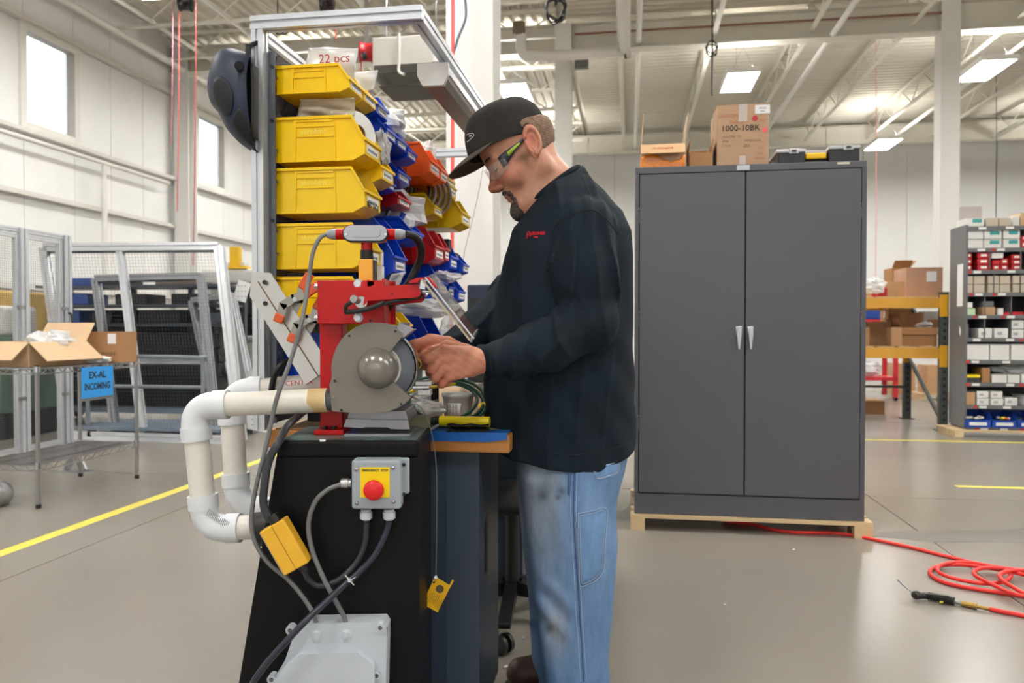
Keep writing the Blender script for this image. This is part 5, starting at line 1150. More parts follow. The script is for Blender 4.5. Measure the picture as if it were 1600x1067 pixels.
# ================================================================ PVC PIPES
PVC = mat('white pvc', (222, 218, 208), .38, var=.05, vs=9, rgb2=(232, 228, 220))
PVCF = mat('clean pvc fitting', (226, 230, 236), .3)
PVCO = mat('yellowed pvc end', (214, 186, 134), .45, var=.1, vs=14)
def pvc(label, Y0, Y1, px, r, mats=None, name='pvc_pipe'):
    """px: list of pixel points A (start), E1, E2, END with elbows at E1, E2"""
    t = thing(name, label, 'pipe', P(*px[1], Y0)); pts = [P(*p, y) for p, y in px_y(px, Y0, Y1)]
    eb = r*1.9
    segs = []
    for i in range(len(pts)-1):
        d = (pts[i+1]-pts[i]).normalized(); a = pts[i]+d*(eb if i else 0); b = pts[i+1]-d*(eb if i < len(pts)-2 else 0); segs.append((a, b, d))
        wchild(MB().cyl(a, b, r, n=32).build('straight_run', PVC), t)
    for i in range(1, len(pts)-1):
        a, b = segs[i-1][1], segs[i][0]; c = pts[i]; arc_ = [a.lerp(c, u_).lerp(c.lerp(b, u_), u_) for u_ in np.linspace(0, 1, 12)]
        da, db = segs[i-1][2], segs[i][2]
        m = MB().tube(arc_, r*1.12, n=32, sub=1); m.cyl(a-da*r*1.0, a+da*.004, r*1.22, n=32).cyl(b-db*.004, b+db*r*1.0, r*1.22, n=32); wchild(m.build('elbow', PVCF, bevel=.001), t)
    return t, segs
def px_y(px, a, b): n = len(px); return [(p, a+(b-a)*i/(n-1)) for i, p in enumerate(px)]
R1 = .0268
t, sg = pvc('large white pipe looping out in front at the grinder guard', YG+.035, YG+.03, [(512, 625), (302, 634), (322, 827), (404, 823)], R1)
wchild(MB().cyl(P(484, 626, YG+.035), P(511, 625, YG+.035), R1*1.01, n=32).build('yellowed_end', PVCO), t)
q = P(345, 822, YG+.032); 
tt = text('Pack VCC : 567', .014, REDINK, None, frame_M(P(377, 824, YG+.032)-Vector((0, R1+.0008, 0)), (1, 0, 0), (0, 0, 1)), sx=.8); wchild(tt, t)
m = MB()
for k in range(14): m.box(P(325+k*2.4, 800+k*1.6, YG+.002)+Vector((0, 0, 0)), (.0012, .001, .016), ax=(Vector((1, 0, -.4)).normalized(), Vector((0, 1, 0)), Vector((.4, 0, 1)).normalized()))
wchild(tag(m.build('print_marks', mat('grey ink', (140, 142, 146), .6)), kind='stuff'), t)
t2, sg2 = pvc('second white pipe looping behind the front one', 2.0, 1.98, [(512, 600), (360, 612), (371, 790), (430, 800)], .029)
tt = text('CENTEX', .016, REDINK, None, frame_M(P(468, 602, 1.96)-Vector((0, .001, -.006)), (1, 0, .06), (0, 0, 1)), sx=1.2); wchild(tt, t2)
tag(MB().cyl(P(400, 826, YG+.03), P(418, 824, YG+.03), .036, n=28).cyl(P(410, 824, YG+.03), P(424, 824, YG+.03), .041, n=28).build('black_port', BLACKP, bevel=.004), 'black round port where the white pipe meets the pedestal', 'port')
# ================================================================ E-STOP, JUNCTION BOX, CABLES
GB = mat('grey enclosure plastic', (158, 167, 176), .4, var=.03); GL = mat('pale grey enclosure', (192, 200, 209), .4, var=.06, vs=6)
GCAB = mat('grey cable sheath', (112, 112, 114), .45); BCAB = mat('black cable sheath', (52, 54, 60), .38)
YE = 1.60; t = thing('stop_button_box', 'grey emergency stop box with red mushroom button on yellow plate', 'button box', P(588, 758, 1.65))
a, b = P(549, 796, YE), P(626, 719, YE); wchild(MB().b6(a.x, b.x, YE, YE+.045, a.z, b.z).build('box', GB, bevel=.006, seg=3), t)
wchild(MB().b6(P(553, 1, YE).x, P(634, 1, YE).x, YE+.03, YE+.047, P(1, 777, YE).z, P(1, 720, YE).z).build('mounting_ear', GB, bevel=.004), t)
for py in (726, 772): c = P(631, py, YE+.029); wchild(MB().cyl(c-Vector((0, .001, 0)), c, .004, n=14).build('ear_hole', BLACKP), t)
for px, py in ((557, 733), (614, 731), (558, 786), (615, 784)): c = P(px, py, YE); wchild(MB().lathe([(.0045, 0), (.0045, -.001), (.003, -.0028), (0, -.0032)], c, (0, 1, 0), 14).build('screw', CHROME), t)
a, b = P(563, 777, YE), P(609, 730, YE); yp = MB().b6(a.x, b.x, YE-.0012, YE, a.z, b.z).build('yellow_plate', mat('safety yellow plate', (250, 218, 0), .4)); wchild(yp, t)
tt = text('EMERGENCY  STOP', .0068, INK, None, frame_M(P(586, 735, YE-.0015), (1, 0, 0), (0, 0, 1)), bold=.02, sx=.92); wchild(tt, t)
c = P(585.5, 764, YE); wchild(MB().lathe([(.014, 0), (.014, -.008), (.0205, -.010), (.0215, -.013), (.020, -.018), (.013, -.021), (0, -.0215)], c, (0, 1, 0), 36).build('mushroom_button', mat('red button', (226, 28, 32), .3)), t)
def gland(p, d, r, t, m=GL): p = Vector(p); d = Vector(d).normalized(); wchild(MB().cyl(p, p+d*.008, r*.8, n=18).cyl(p+d*.006, p+d*.02, r, n=8).cyl(p+d*.02, p+d*.024, r*.9, r*.6, n=18).build('cable_gland', m, bevel=.0008), t)
YK = YE+.02
gland(P(572, 795, YK), (0, 0, -1), .0135, t); gland(P(608, 795, YK), (0, 0, -1), .0135, t); gland(P(549, 755, YK), (-1, 0, 0), .0115, t, mat('turned steel', (190, 190, 190), .3, .9))
YJ = 1.585; t = thing('junction_box', 'large pale grey junction box low on the pedestal face', 'junction box', P(515, 1030, 1.65))
m = MB(); g = gp([(443, 1035), (455, 1000), (470, 978), (597, 976), (603, 985), (600, 1140), (425, 1140), (428, 1060)], YJ)
wchild(MB().prism(g, (0, YJ+.037, 0), FX, FZ, .05).build('back_box', GL, bevel=.008, seg=3), t)
g = gp([(446, 1040), (468, 1022), (560, 1020), (585, 1040), (585, 1130), (424, 1130), (430, 1062)], YJ-.005); wchild(MB().prism(g, (0, YJ+.003, 0), FX, FZ, .018).build('lid', GL, bevel=.005, seg=3), t)
for px, py in ((594, 981), (588, 1056), (453, 985), (424, 1062)):
    c = P(px, py, YJ+.005); wchild(MB().cyl(c, c+Vector((0, .02, 0)), .0095, n=18).build('corner_lug', GL, bevel=.001), t); wchild(MB().cyl(c-Vector((0, .001, 0)), c, .0045, n=14).build('lug_screw', mat('dull screw', (110, 112, 116), .4, .8)), t)
gland(P(497, 1000, YJ+.02), (0, 0, 1), .0135, t); gland(P(543, 999, YJ+.02), (0, 0, 1), .0135, t)
def cable(pts, r, m, label, sub=8, name='cable'): o = MB().tube(pts, r, n=12, sub=sub).build(name, m); return tag(o, label, 'cable')
cable([P(511, 366, YL), P(500, 372, YL-.02), P(489, 395, YL-.03), P(482, 440, YL-.04), P(472, 500, YL-.08), P(455, 560, 1.64), P(436, 612, 1.62), P(428, 640, 1.62), P(415, 700, 1.61), P(400, 760, 1.61), P(393, 810, 1.61), P(398, 845, 1.61), P(420, 880, 1.61), P(450, 905, 1.61), P(475, 935, 1.61), P(490, 960, YJ+.02), P(497, 985, YJ+.02)], .0048, GCAB, 'long grey cable from the conduit light down to the junction box')
cable([P(478, 640, 1.80), P(450, 665, 1.72), P(436, 690, 1.62), P(420, 720, 1.61), P(413, 760, 1.605), P(412, 790, 1.605), P(423, 815, 1.605)], .0085, BCAB, 'thick black cable entering the yellow box from above')
t = thing('pendant_box', 'scuffed yellow box dangling against the pedestal between cables', 'box', P(447, 852, 1.61))
cc = P(447, 852, 1.60); ang = math.radians(-60.5); ex = Vector((math.cos(ang), 0, math.sin(ang))); ez = Vector((-math.sin(ang), 0, math.cos(ang)))
YELL = mat('scuffed amber plastic', (238, 182, 50), .42, var=.06, vs=10)
wchild(MB().box(cc, (.105, .034, .058), ax=(ex, Vector((0, 1, 0)), ez)).build('shell', YELL, bevel=.003), t)
wchild(MB().box(cc-ez*.031+Vector((0, .004, 0)), (.10, .024, .004), ax=(ex, Vector((0, 1, 0)), ez)).build('silver_strip', STEEL), t)
wchild(MB().box(cc+Vector((0, -.0172, 0)), (.104, .0006, .0012), ax=(ex, Vector((0, 1, 0)), ez)).build('seam', mat('seam brown', (150, 112, 40), .6)), t)
wchild(MB().cyl(cc+ex*.052+ez*.008, cc+ex*.066+ez*.008, .0095, n=12).cyl(cc+ex*.0521+ez*.008, cc+ex*.06+ez*.008, .011, n=12).build('black_gland', BLACKP, bevel=.001), t); wchild(MB().cyl(cc-ex*.052+ez*.006, cc-ex*.07+ez*.006, .012, n=14).build('black_gland', BLACKP, bevel=.001), t)
pe = cc+ex*.064+ez*.008
cable([pe, P(482, 905, 1.61), P(500, 915, 1.615), P(528, 906, 1.62), P(556, 880, 1.63), P(570, 850, 1.63), P(573, 815, YK)], .0062, BCAB, 'black cable swinging from the yellow box up to the stop box')
cable([P(608, 814, YK), P(602, 835, 1.62), P(585, 868, 1.615), P(560, 895, 1.61), P(540, 912, 1.60), P(515, 935, 1.58), P(480, 968, 1.55), P(440, 1010, 1.54), P(410, 1045, 1.54), P(392, 1075, 1.54), P(375, 1130, 1.56)], .0068, mat('blue black cable', (40, 46, 60), .35), 'thick blue-black cable running from the stop box down across the junction box')
cable([P(533, 757, YK), P(512, 765, 1.615), P(492, 785, 1.615), P(482, 820, 1.615), P(488, 860, 1.61), P(504, 900, 1.60), P(525, 940, 1.60), P(538, 965, YJ+.02), P(543, 985, YJ+.02)], .0052, GCAB, 'grey cable looping from the side of the stop box to the junction box')
t = thing('zip_tie', 'white zip tie bundling the black cables', 'zip tie', P(546, 906, 1.595)); dd = Vector((.7, 0, -.75)).normalized()
wchild(MB().bar(P(539, 898, 1.593), P(553, 914, 1.593), .004, .0016).box(P(547, 907, 1.590), (.008, .005, .006)).bar(P(547, 907, 1.588), P(555, 902, 1.58), .003, .001).build('strap', mat('white nylon', (225, 226, 226), .4)), t)
# ---- hanging yellow tag
t = thing('warning_tag', 'small yellow instruction tag hanging on a thin wire', 'tag', P(682, 930, 1.80)); YT = 1.80
wr = MB().tube([P(640, 630, 1.75), P(655, 634, 1.76), P(668, 655, YT-.02), P(677, 690, YT), P(682, 740, YT), P(682, 840, YT), P(681, 902, YT)], .0011, n=6).build('wire', STEEL); wchild(wr, t)
C6 = lambda x, y: (340+x/2.5, 640+y/2.5)
wchild(MB().prism(gp([C6(*p) for p in [(848, 650), (905, 685), (918, 662), (923, 668), (900, 710), (860, 792), (800, 758), (790, 775), (785, 770), (812, 735)]], YT), (0, YT, 0), FX, FZ, .0012).build('card', mat('tag yellow', (246, 190, 24), .45)), t)
wchild(MB().cyl(P(*C6(852, 655), YT-.003), P(*C6(852, 655), YT+.003), .004, n=12).build('grommet', STEEL), t)
g = MB(); cc = P(*C6(868, 700), YT-.001); wchild(MB().cyl(cc, cc-Vector((0, .0006, 0)), .0095, n=20).build('printed_wheel', mat('tag print grey', (96, 84, 60), .6)), t)
m = MB(); ex = Vector((math.cos(-1.08), 0, math.sin(-1.08)))
ex = Vector((.47, 0, .88)).normalized(); ez = Vector((-.88, 0, .47)).normalized()
for k in range(9):
    c = P(*C6(822+k*6.5, 735+k*3.2), YT-.001); m.box(c+ex*(.004 if k < 6 else -.002), (.026 if k % 3 else .018, .0005, .0007), ax=(ex, Vector((0, 1, 0)), ez))
wchild(tag(m.build('tag_print', INK), kind='stuff'), t)
wchild(MB().prism(gp([C6(852, 668), C6(846, 680), C6(838, 672)], YT), (0, YT-.001, 0), FX, FZ, .0006).build('warning_triangle', INK), t)
# ================================================================ implicit surfaces -> mesh (surface nets)
def surfnet(f, lo, hi, h, chunk=None):
    lo = np.array(lo, float); n = np.maximum(2, np.ceil((np.array(hi)-lo)/h).astype(int)+1)
    X = (lo[0]+h*np.arange(n[0])).astype(np.float32)[:, None, None]; Y = (lo[1]+h*np.arange(n[1])).astype(np.float32)[None, :, None]; Z = (lo[2]+h*np.arange(n[2])).astype(np.float32)[None, None, :]
    v = np.broadcast_to(f(X, Y, Z), n).astype(np.float32); ins = v < 0
    nc = n-1; N = int(np.prod(nc)); S = np.zeros((N, 3)); Cn = np.zeros(N); quads = []
    def cid(i, j, k): return (i*nc[1]+j)*nc[2]+k
    for ax in range(3):
        sl0 = [slice(None)]*3; sl1 = [slice(None)]*3; sl0[ax] = slice(0, -1); sl1[ax] = slice(1, None)
        a, b = v[tuple(sl0)], v[tuple(sl1)]; I = np.argwhere(ins[tuple(sl0)] != ins[tuple(sl1)])
        if not len(I): continue
        va = a[tuple(I.T)]; vb = b[tuple(I.T)]; t = va/(va-vb); pos = I.astype(float); pos[:, ax] += t
        o1, o2 = [(1, 2), (2, 0), (0, 1)][ax]; cells = []
        for da, db in ((0, 0), (-1, 0), (-1, -1), (0, -1)):
            J = I.copy(); J[:, o1] += da; J[:, o2] += db; ok = np.all((J >= 0) & (J < nc), axis=1); c = np.where(ok, cid(J[:, 0], J[:, 1], J[:, 2]), -1); cells.append(c)
            cc = c[ok]
            for q in range(3): S[:, q] += np.bincount(cc, pos[ok, q], N)
            Cn += np.bincount(cc, None, N)
        Q = np.stack(cells, 1); good = np.all(Q >= 0, axis=1); Q = Q[good]; flip = (va[good] > vb[good]) if False else ~(va[good] < 0)
        Q[flip] = Q[flip][:, ::-1]; quads.append(Q)
    Q = np.concatenate(quads); used = np.unique(Q); mp = -np.ones(N, int); mp[used] = np.arange(len(used))
    V = lo+h*S[used]/Cn[used][:, None]; return V, mp[Q]
def sm01(x, a, b): t = np.clip((x-a)/(b-a), 0, 1); return t*t*(3-2*t)
def smin(a, b, k): h = np.clip(.5+.5*(b-a)/k, 0, 1); return b*(1-h)+a*h-k*h*(1-h)
def smax(a, b, k): return -smin(-a, -b, k)
def ell_(X, Y, Z, c, r):
    x, y, z = (X-c[0])/r[0], (Y-c[1])/r[1], (Z-c[2])/r[2]; k0 = np.sqrt(x*x+y*y+z*z); k1 = np.sqrt((x/r[0])**2+(y/r[1])**2+(z/r[2])**2)+1e-9; return k0*(k0-1)/k1
def cone_(X, Y, Z, a, b, ra, rb):
    a = np.array(a, float); b = np.array(b, float); d = b-a; L2 = float(d@d)+1e-12
    t = np.clip(((X-a[0])*d[0]+(Y-a[1])*d[1]+(Z-a[2])*d[2])/L2, 0, 1)
    return np.sqrt((X-a[0]-t*d[0])**2+(Y-a[1]-t*d[1])**2+(Z-a[2]-t*d[2])**2)-(ra+(rb-ra)*t)
def loft_(X, Y, Z, rows, n=2.3):
    """rows (z ascending): z, xc, a, yc, b"""
    R = np.array(sorted(rows)); z = Z
    xc, a, yc, b = (np.interp(z, R[:, 0], R[:, i]).astype(np.float32) for i in (1, 2, 3, 4))
    k = (np.abs((X-xc)/a)**n+np.abs((Y-yc)/b)**n)**(1/n); d = (k-1)*np.minimum(a, b)
    return np.maximum(d, np.maximum(Z-R[-1, 0], R[0, 0]-Z))
def rows_px(tab, Yc): return [(P(800, py, Yc).z, (P(l, py, Yc).x+P(r, py, Yc).x)/2, (P(r, py, Yc).x-P(l, py, Yc).x)/2, Yc, hb) for py, l, r, hb in tab]
def meshobj(name, V, Q, m, parent=None, col=None):
    me = bpy.data.meshes.new(name); me.from_pydata([tuple(p) for p in V], [], [tuple(int(i) for i in q) for q in Q]); me.materials.append(m)
    me.polygons.foreach_set('use_smooth', [True]*len(me.polygons))
    if col is not None:
        ca = me.color_attributes.new('col', 'FLOAT_COLOR', 'POINT'); ca.data.foreach_set('color', np.concatenate([col, np.ones((len(col), 1))], 1).astype(np.float32).ravel())
    me.update(); o = bpy.data.objects.new(name, me); COL.objects.link(o)
    if parent is not None: o.parent = parent
    return o

def mixc(c, c2, w): return c*(1-w[:, None])+np.array(lin(c2))[None, :]*w[:, None]
T3 = lambda v: (v.x, v.y, v.z)
# ---------------------------------------------------------------- head frame
HT = math.radians(33); HS = 1.17; HO = P(828, 238, 2.11)
fw = np.array((-math.cos(HT), 0, -math.sin(HT))); upv = np.array((-math.sin(HT), 0, math.cos(HT))); sdv = np.array((0, -1., 0))
def hw(f, u, s): return np.array(T3(HO))+HS*(f*fw+u*upv+s*sdv)
def hloc(p): q = (np.array(T3(Vector(p)))-np.array(T3(HO)))/HS; return (float(q@fw), float(q@upv), float(q@sdv))
n0, n1, n2 = hloc(P(838, 256, 2.115)), hloc(P(858, 294, 2.125)), hloc(P(872, 345, 2.13))
def rimd(F_, U, S):
    return ((F_*HS*fw[0]+U*HS*upv[0]+HO.x-CO.x)*cu.x+(F_*HS*fw[2]+U*HS*upv[2]+HO.z-CO.z)*cu.z)
CT = math.radians(21.5); CO = P(795, 227, 2.11); cf = Vector((-math.cos(CT), 0, -math.sin(CT))); cu = Vector((-math.sin(CT), 0, math.cos(CT))); cs = Vector((0, -1, 0))
def head_sdf(F_, U, S, hair=False):
    S = np.abs(S) if not np.isscalar(S) else abs(S)
    d = ell_(F_, U, S, (.010, .038, 0), (.087, .076, .077))+.008*sm01(rimd(F_, U, S), .028, .05)
    d = smin(d, ell_(F_, U, S, (.045, -.012, 0), (.056, .075, .061)), .02)
    d = smin(d, ell_(F_, U, S, (.058, .052, 0), (.042, .04, .056)), .02)
    d = smin(d, cone_(F_, U, S, (.0, -.05, .050), (.070, -.096, .020), .019, .020), .02)
    d = smin(d, cone_(F_, U, S, (.0, -.01, .056), (.0, -.05, .050), .018, .019), .02)
    d = smin(d, ell_(F_, U, S, (.082, -.096, 0), (.023, .021, .026)), .014)
    d = smin(d, ell_(F_, U, S, (.064, -.022, .036), (.028, .030, .028)), .016)
    d = smin(d, cone_(F_, U, S, (.070, -.004, .046), (.012, .0, .064), .011, .010), .016)
    d = smin(d, ell_(F_, U, S, (.080, -.060, 0), (.024, .028, .032)), .014)
    d = smin(d, ell_(F_, U, S, (.036, -.100, 0), (.056, .034, .054)), .02)
    d = smin(d, cone_(F_, U, S, (.094, .026, .010), (.080, .026, .046), .009, .008), .01)
    d = smax(d, -ell_(F_, U, S, (.107, .008, .034), (.020, .012, .017)), .010)
    d = smin(d, cone_(F_, U, S, (.090, .020, 0), (.114, -.020, 0), .0075, .0105), .009)
    d = smin(d, ell_(F_, U, S, (.1165, -.024, 0), (.0125, .0115, .0125)), .006)
    d = smin(d, ell_(F_, U, S, (.106, -.031, .012), (.011, .0075, .0075)), .005)
    d = smax(d, -ell_(F_, U, S, (.111, -.039, .0065), (.006, .004, .0035)), .002)
    d = smin(d, ell_(F_, U, S, (.0795, .0085, .033), (.0135, .0135, .0145)), .003)
    d = smin(d, ell_(F_, U, S, (.0985, -.0555, 0), (.009, .0052, .021)), .004); d = smin(d, ell_(F_, U, S, (.0970, -.0675, 0), (.0085, .0062, .019)), .004)
    nk = cone_(F_, U, S, n0, n1, .053, .062); nk = smin(nk, cone_(F_, U, S, n1, n2, .062, .085), .02); d = smin(d, nk, .024)
    # ear
    ex, eu = F_+.006, U-.002; c, s_ = math.cos(.22), math.sin(.22); a = ex*c+eu*s_; b = -ex*s_+eu*c; S = S-.006+a*.30
    e = ell_(a, b, S, (0, 0, .078), (.0180, .033, .0058)); k = np.sqrt((a/.0155)**2+((b-.002)/.029)**2+1e-9); ring = np.sqrt(((k-1)*.018)**2+(S-.0845+a*.12)**2)-.0042
    ring = np.where((a > .004) & (b < .012), ring+.003, ring); e = smin(e, ring, .004)
    e = smax(e, -ell_(a, b, S, (.002, .0, .0895), (.0100, .0185, .0095)), .002); e = smin(e, ell_(a, b, S, (.003, -.029, .079), (.0085, .010, .0045)), .004)
    e = smin(e, ell_(a, b, S, (.0125, -.002, .080), (.0035, .006, .004)), .003)
    return smin(d, e, .006)
V, Q = surfnet(lambda x, y, z: head_sdf(x, y, z), (-.16, -.20, -.10), (.14, .14, .10), .0021)
Vl = V.copy(); f_, u_, s_ = Vl[:, 0], Vl[:, 1], Vl[:, 2]
Vh = np.array(T3(HO))[None, :]+HS*(f_[:, None]*fw+u_[:, None]*upv+s_[:, None]*sdv); Qh = Q[:, ::-1] if False else Q
rng = np.random.RandomState(3)
def gauss(c, r): return np.exp(-(((f_-c[0])/r[0])**2+((u_-c[1])/r[1])**2+((np.abs(s_)-c[2])/r[2])**2))
col = np.tile(np.array(lin((204, 150, 124))), (len(Vl), 1))
col = mixc(col, (190, 96, 76), np.clip(gauss((.115, -.026, 0), (.022, .018, .02))*.9, 0, 1)); col = mixc(col, (204, 122, 100), gauss((.065, -.02, .05), (.035, .03, .03))*.6)
col = mixc(col, (206, 122, 102), np.clip(gauss((-.006, .002, .085), (.025, .04, .012))*.85, 0, 1)); col = mixc(col, (202, 128, 106), sm01(-u_, .05, .12)*sm01(-f_, -.01, .06)*.7)
st = np.clip(gauss((.045, -.07, .04), (.055, .04, .04)), 0, 1)*.42*(.8+.2*rng.rand(len(Vl))); st = np.maximum(st, gauss((.03, -.02, .072), (.016, .03, .02))*.45); col = mixc(col, (110, 92, 84), st)
col = mixc(col, (164, 82, 76), gauss((.104, -.062, 0), (.012, .010, .02))*.9); col = mixc(col, (96, 70, 60), np.clip(gauss((.092, .030, .030), (.012, .007, .018)), 0, 1)*.6)
head_part = (Vh, Qh, col)
# ---------------------------------------------------------------- hands
def q3(px, py, Y): return T3(P(px, py, Y))
def fing(X, Y, Z, pts, r, k=.005):
    d = None
    for i in range(len(pts)-1):
        c = cone_(X, Y, Z, pts[i], pts[i+1], r[i], r[i+1]); d = c if d is None else smin(d, c, k)
    return d
near_f = [[q3(694, 547, 1.775), q3(667, 562, 1.768), q3(663, 571, 1.798), q3(661, 569, 1.822)],
          [q3(689, 562, 1.770), q3(674, 577, 1.762), q3(672, 582, 1.797), q3(683, 577, 1.815)],
          [q3(692, 577, 1.772), q3(680, 590, 1.768), q3(681, 592, 1.802), q3(694, 586, 1.815)],
          [q3(700, 588, 1.780), q3(690, 600, 1.780), q3(692, 600, 1.808), q3(704, 594, 1.818)]]
near_t = [q3(728, 548, 1.815), q3(699, 541, 1.812), q3(678, 548, 1.812), q3(661, 560, 1.812)]
W = q3(742, 565, 1.808)
def hand_near(X, Y, Z):
    d = None
    for m_, wp in zip(near_f, ((736, 553), (737, 561), (737, 569), (736, 577))):
        c = cone_(X, Y, Z, q3(*wp, 1.800), m_[0], .0165, .0130); d = c if d is None else smin(d, c, .009)
    d = smin(d, cone_(X, Y, Z, q3(732, 562, 1.812), q3(706, 563, 1.808), .026, .019), .010)
    d = smin(d, cone_(X, Y, Z, W, q3(800, 560, 1.835), .0285, .034), .018)
    for m_, r in zip(near_f, ((.0118, .0112, .0104, .0095), (.0122, .0108, .0100, .0092), (.0115, .0102, .0096, .0090), (.0105, .0094, .0088, .0082))): d = smin(d, fing(X, Y, Z, m_, r), .0022)
    return smin(d, fing(X, Y, Z, near_t, (.017, .0145, .0125, .0105)), .006)
far_f = [[q3(672, 532, 1.845), q3(647, 539, 1.828), q3(643, 552, 1.820), q3(650, 561, 1.818)],
         [q3(679, 538, 1.858), q3(660, 550, 1.842), q3(656, 560, 1.836), q3(658, 568, 1.834)],
         [q3(684, 546, 1.868), q3(670, 559, 1.855), q3(664, 566, 1.848), q3(664, 573, 1.842)],
         [q3(688, 554, 1.875), q3(678, 566, 1.865), q3(672, 573, 1.858), q3(672, 578, 1.850)]]
far_t = [q3(692, 548, 1.90), q3(676, 549, 1.840), q3(662, 556, 1.822), q3(656, 562, 1.815)]
def hand_far(X, Y, Z):
    d = None
    for m_, wp in zip(far_f, ((703, 538), (704, 545), (705, 551), (706, 557))):
        c = cone_(X, Y, Z, q3(*wp, 1.945), m_[0], .0185, .0165); d = c if d is None else smin(d, c, .014)
    d = smin(d, cone_(X, Y, Z, q3(702, 547, 1.94), q3(745, 520, 2.06), .0290, .026), .018)
    for m_, r in zip(far_f, ((.0140, .0128, .0112, .0098), (.0138, .0122, .0112, .0098), (.0130, .0116, .0108, .0095), (.0118, .0104, .0095, .0085))): d = smin(d, fing(X, Y, Z, m_, r), .004)
    return smin(d, fing(X, Y, Z, far_t, (.018, .0145, .0125, .0105)), .006)
def handcol(V):
    c = np.tile(np.array(lin((206, 146, 118))), (len(V), 1)); n = np.sin(V[:, 0]*210+V[:, 2]*130)*np.sin(V[:, 2]*230+V[:, 1]*90)
    c = mixc(c, (196, 112, 90), np.clip(.32+.3*n, 0, 1))
    for hand in (near_f, far_f):
        for m_ in hand:
            for j, r_ in ((1, .013), (3, .012), (0, .012)):
                d = np.sqrt(((V-np.array(m_[j]))**2).sum(1)); c = mixc(c, (198, 96, 78), np.clip(1.5-d/r_, 0, 1)*.45)
    rg = np.random.RandomState(8)
    for _ in range(26):
        p = V[rg.randint(len(V))]; c = mixc(c, (160, 92, 66), np.clip(1.3-np.sqrt(((V-p)**2).sum(1))/.0022, 0, 1)*.55)
    return c
lo, hi = P(640, 610, 1.74), P(800, 520, 1.87); Vn, Qn = surfnet(hand_near, (lo.x-.01, 1.72, lo.z), (hi.x, 1.875, hi.z+.01), .0017)
lo, hi = P(634, 590, 1.84), P(760, 500, 2.1); Vf, Qf = surfnet(hand_far, (lo.x-.01, 1.79, lo.z), (hi.x, 2.08, hi.z+.01), .0022)
# ---------------------------------------------------------------- inner body (torso, arms, legs) under the clothes
TOR = rows_px([(262, 872, 903, .075), (280, 850, 916, .095), (305, 832, 946, .145), (335, 818, 970, .185), (365, 803, 983, .200), (400, 790, 986, .205), (450, 777, 986, .205), (500, 767, 986, .205), (560, 760, 988, .203), (620, 757, 990, .205), (680, 757, 991, .210), (735, 760, 991, .212)], 2.15)
core = [(z, x, a-.03, y, b-.03) for z, x, a, y, b in TOR[:-3]]
legrows_n = rows_px([(700, 830, 955, .060), (722, 816, 966, .090), (745, 812, 967, .103), (780, 821, 959, .108), (850, 825, 963, .108), (900, 831, 960, .104), (980, 843, 954, .097), (1067, 853, 950, .092), (1118, 852, 953, .094)], 2.04)
legrows_f = rows_px([(705, 815, 950, .08), (740, 807, 950, .105), (800, 812, 942, .105), (850, 816, 935, .102), (950, 826, 925, .096), (1030, 832, 914, .090), (1070, 834, 912, .090)], 2.28)
hiprows = rows_px([(700, 806, 980, .190), (730, 807, 974, .190), (760, 811, 965, .183), (790, 816, 955, .150)], 2.15)
SN, EN = q3(914, 356, 1.985), q3(922, 500, 1.94); SFa, EF = q3(892, 362, 2.33), q3(803, 463, 2.25)
def body_core(X, Y, Z):
    d = loft_(X, Y, Z, core)
    d = smin(d, cone_(X, Y, Z, SN, EN, .05, .042), .02); d = smin(d, cone_(X, Y, Z, EN, W, .042, .026), .02)
    d = smin(d, cone_(X, Y, Z, SFa, EF, .05, .042), .02); d = smin(d, cone_(X, Y, Z, EF, q3(705, 546, 1.95), .042, .026), .02)
    for lr in (legrows_n, legrows_f): d = smin(d, loft_(X, Y, Z, [(z, x, a*.8, y, b*.8) for z, x, a, y, b in lr]), .02)
    return d
Vb, Qb = surfnet(body_core, (-.2, 1.70, .0), (.42, 2.46, 1.50), .014)
SKIN = mat('skin', (204, 150, 124), .42, attr='col', bump=.12, bs=260, spec=.45, var=.07, vs=70)
SKIN.node_tree.nodes['Principled BSDF'].inputs['Subsurface Weight'].default_value = .12
SKIN.node_tree.nodes['Principled BSDF'].inputs['Subsurface Radius'].default_value = (.01, .004, .002)
VV, QQ, CC = [], [], []; k = 0
for V_, Q_, C_ in (head_part, (Vn, Qn, handcol(Vn)), (Vf, Qf, handcol(Vf)), (Vb, Qb, np.tile(np.array(lin((204, 150, 124))), (len(Vb), 1)))):
    VV.append(V_); QQ.append(Q_+k); CC.append(C_); k += len(V_)
man = meshobj('person', np.concatenate(VV), np.concatenate(QQ), SKIN, None, np.concatenate(CC))
tag(man, 'person in black cap, dark long-sleeved shirt and faded jeans working at the grinder', 'person')
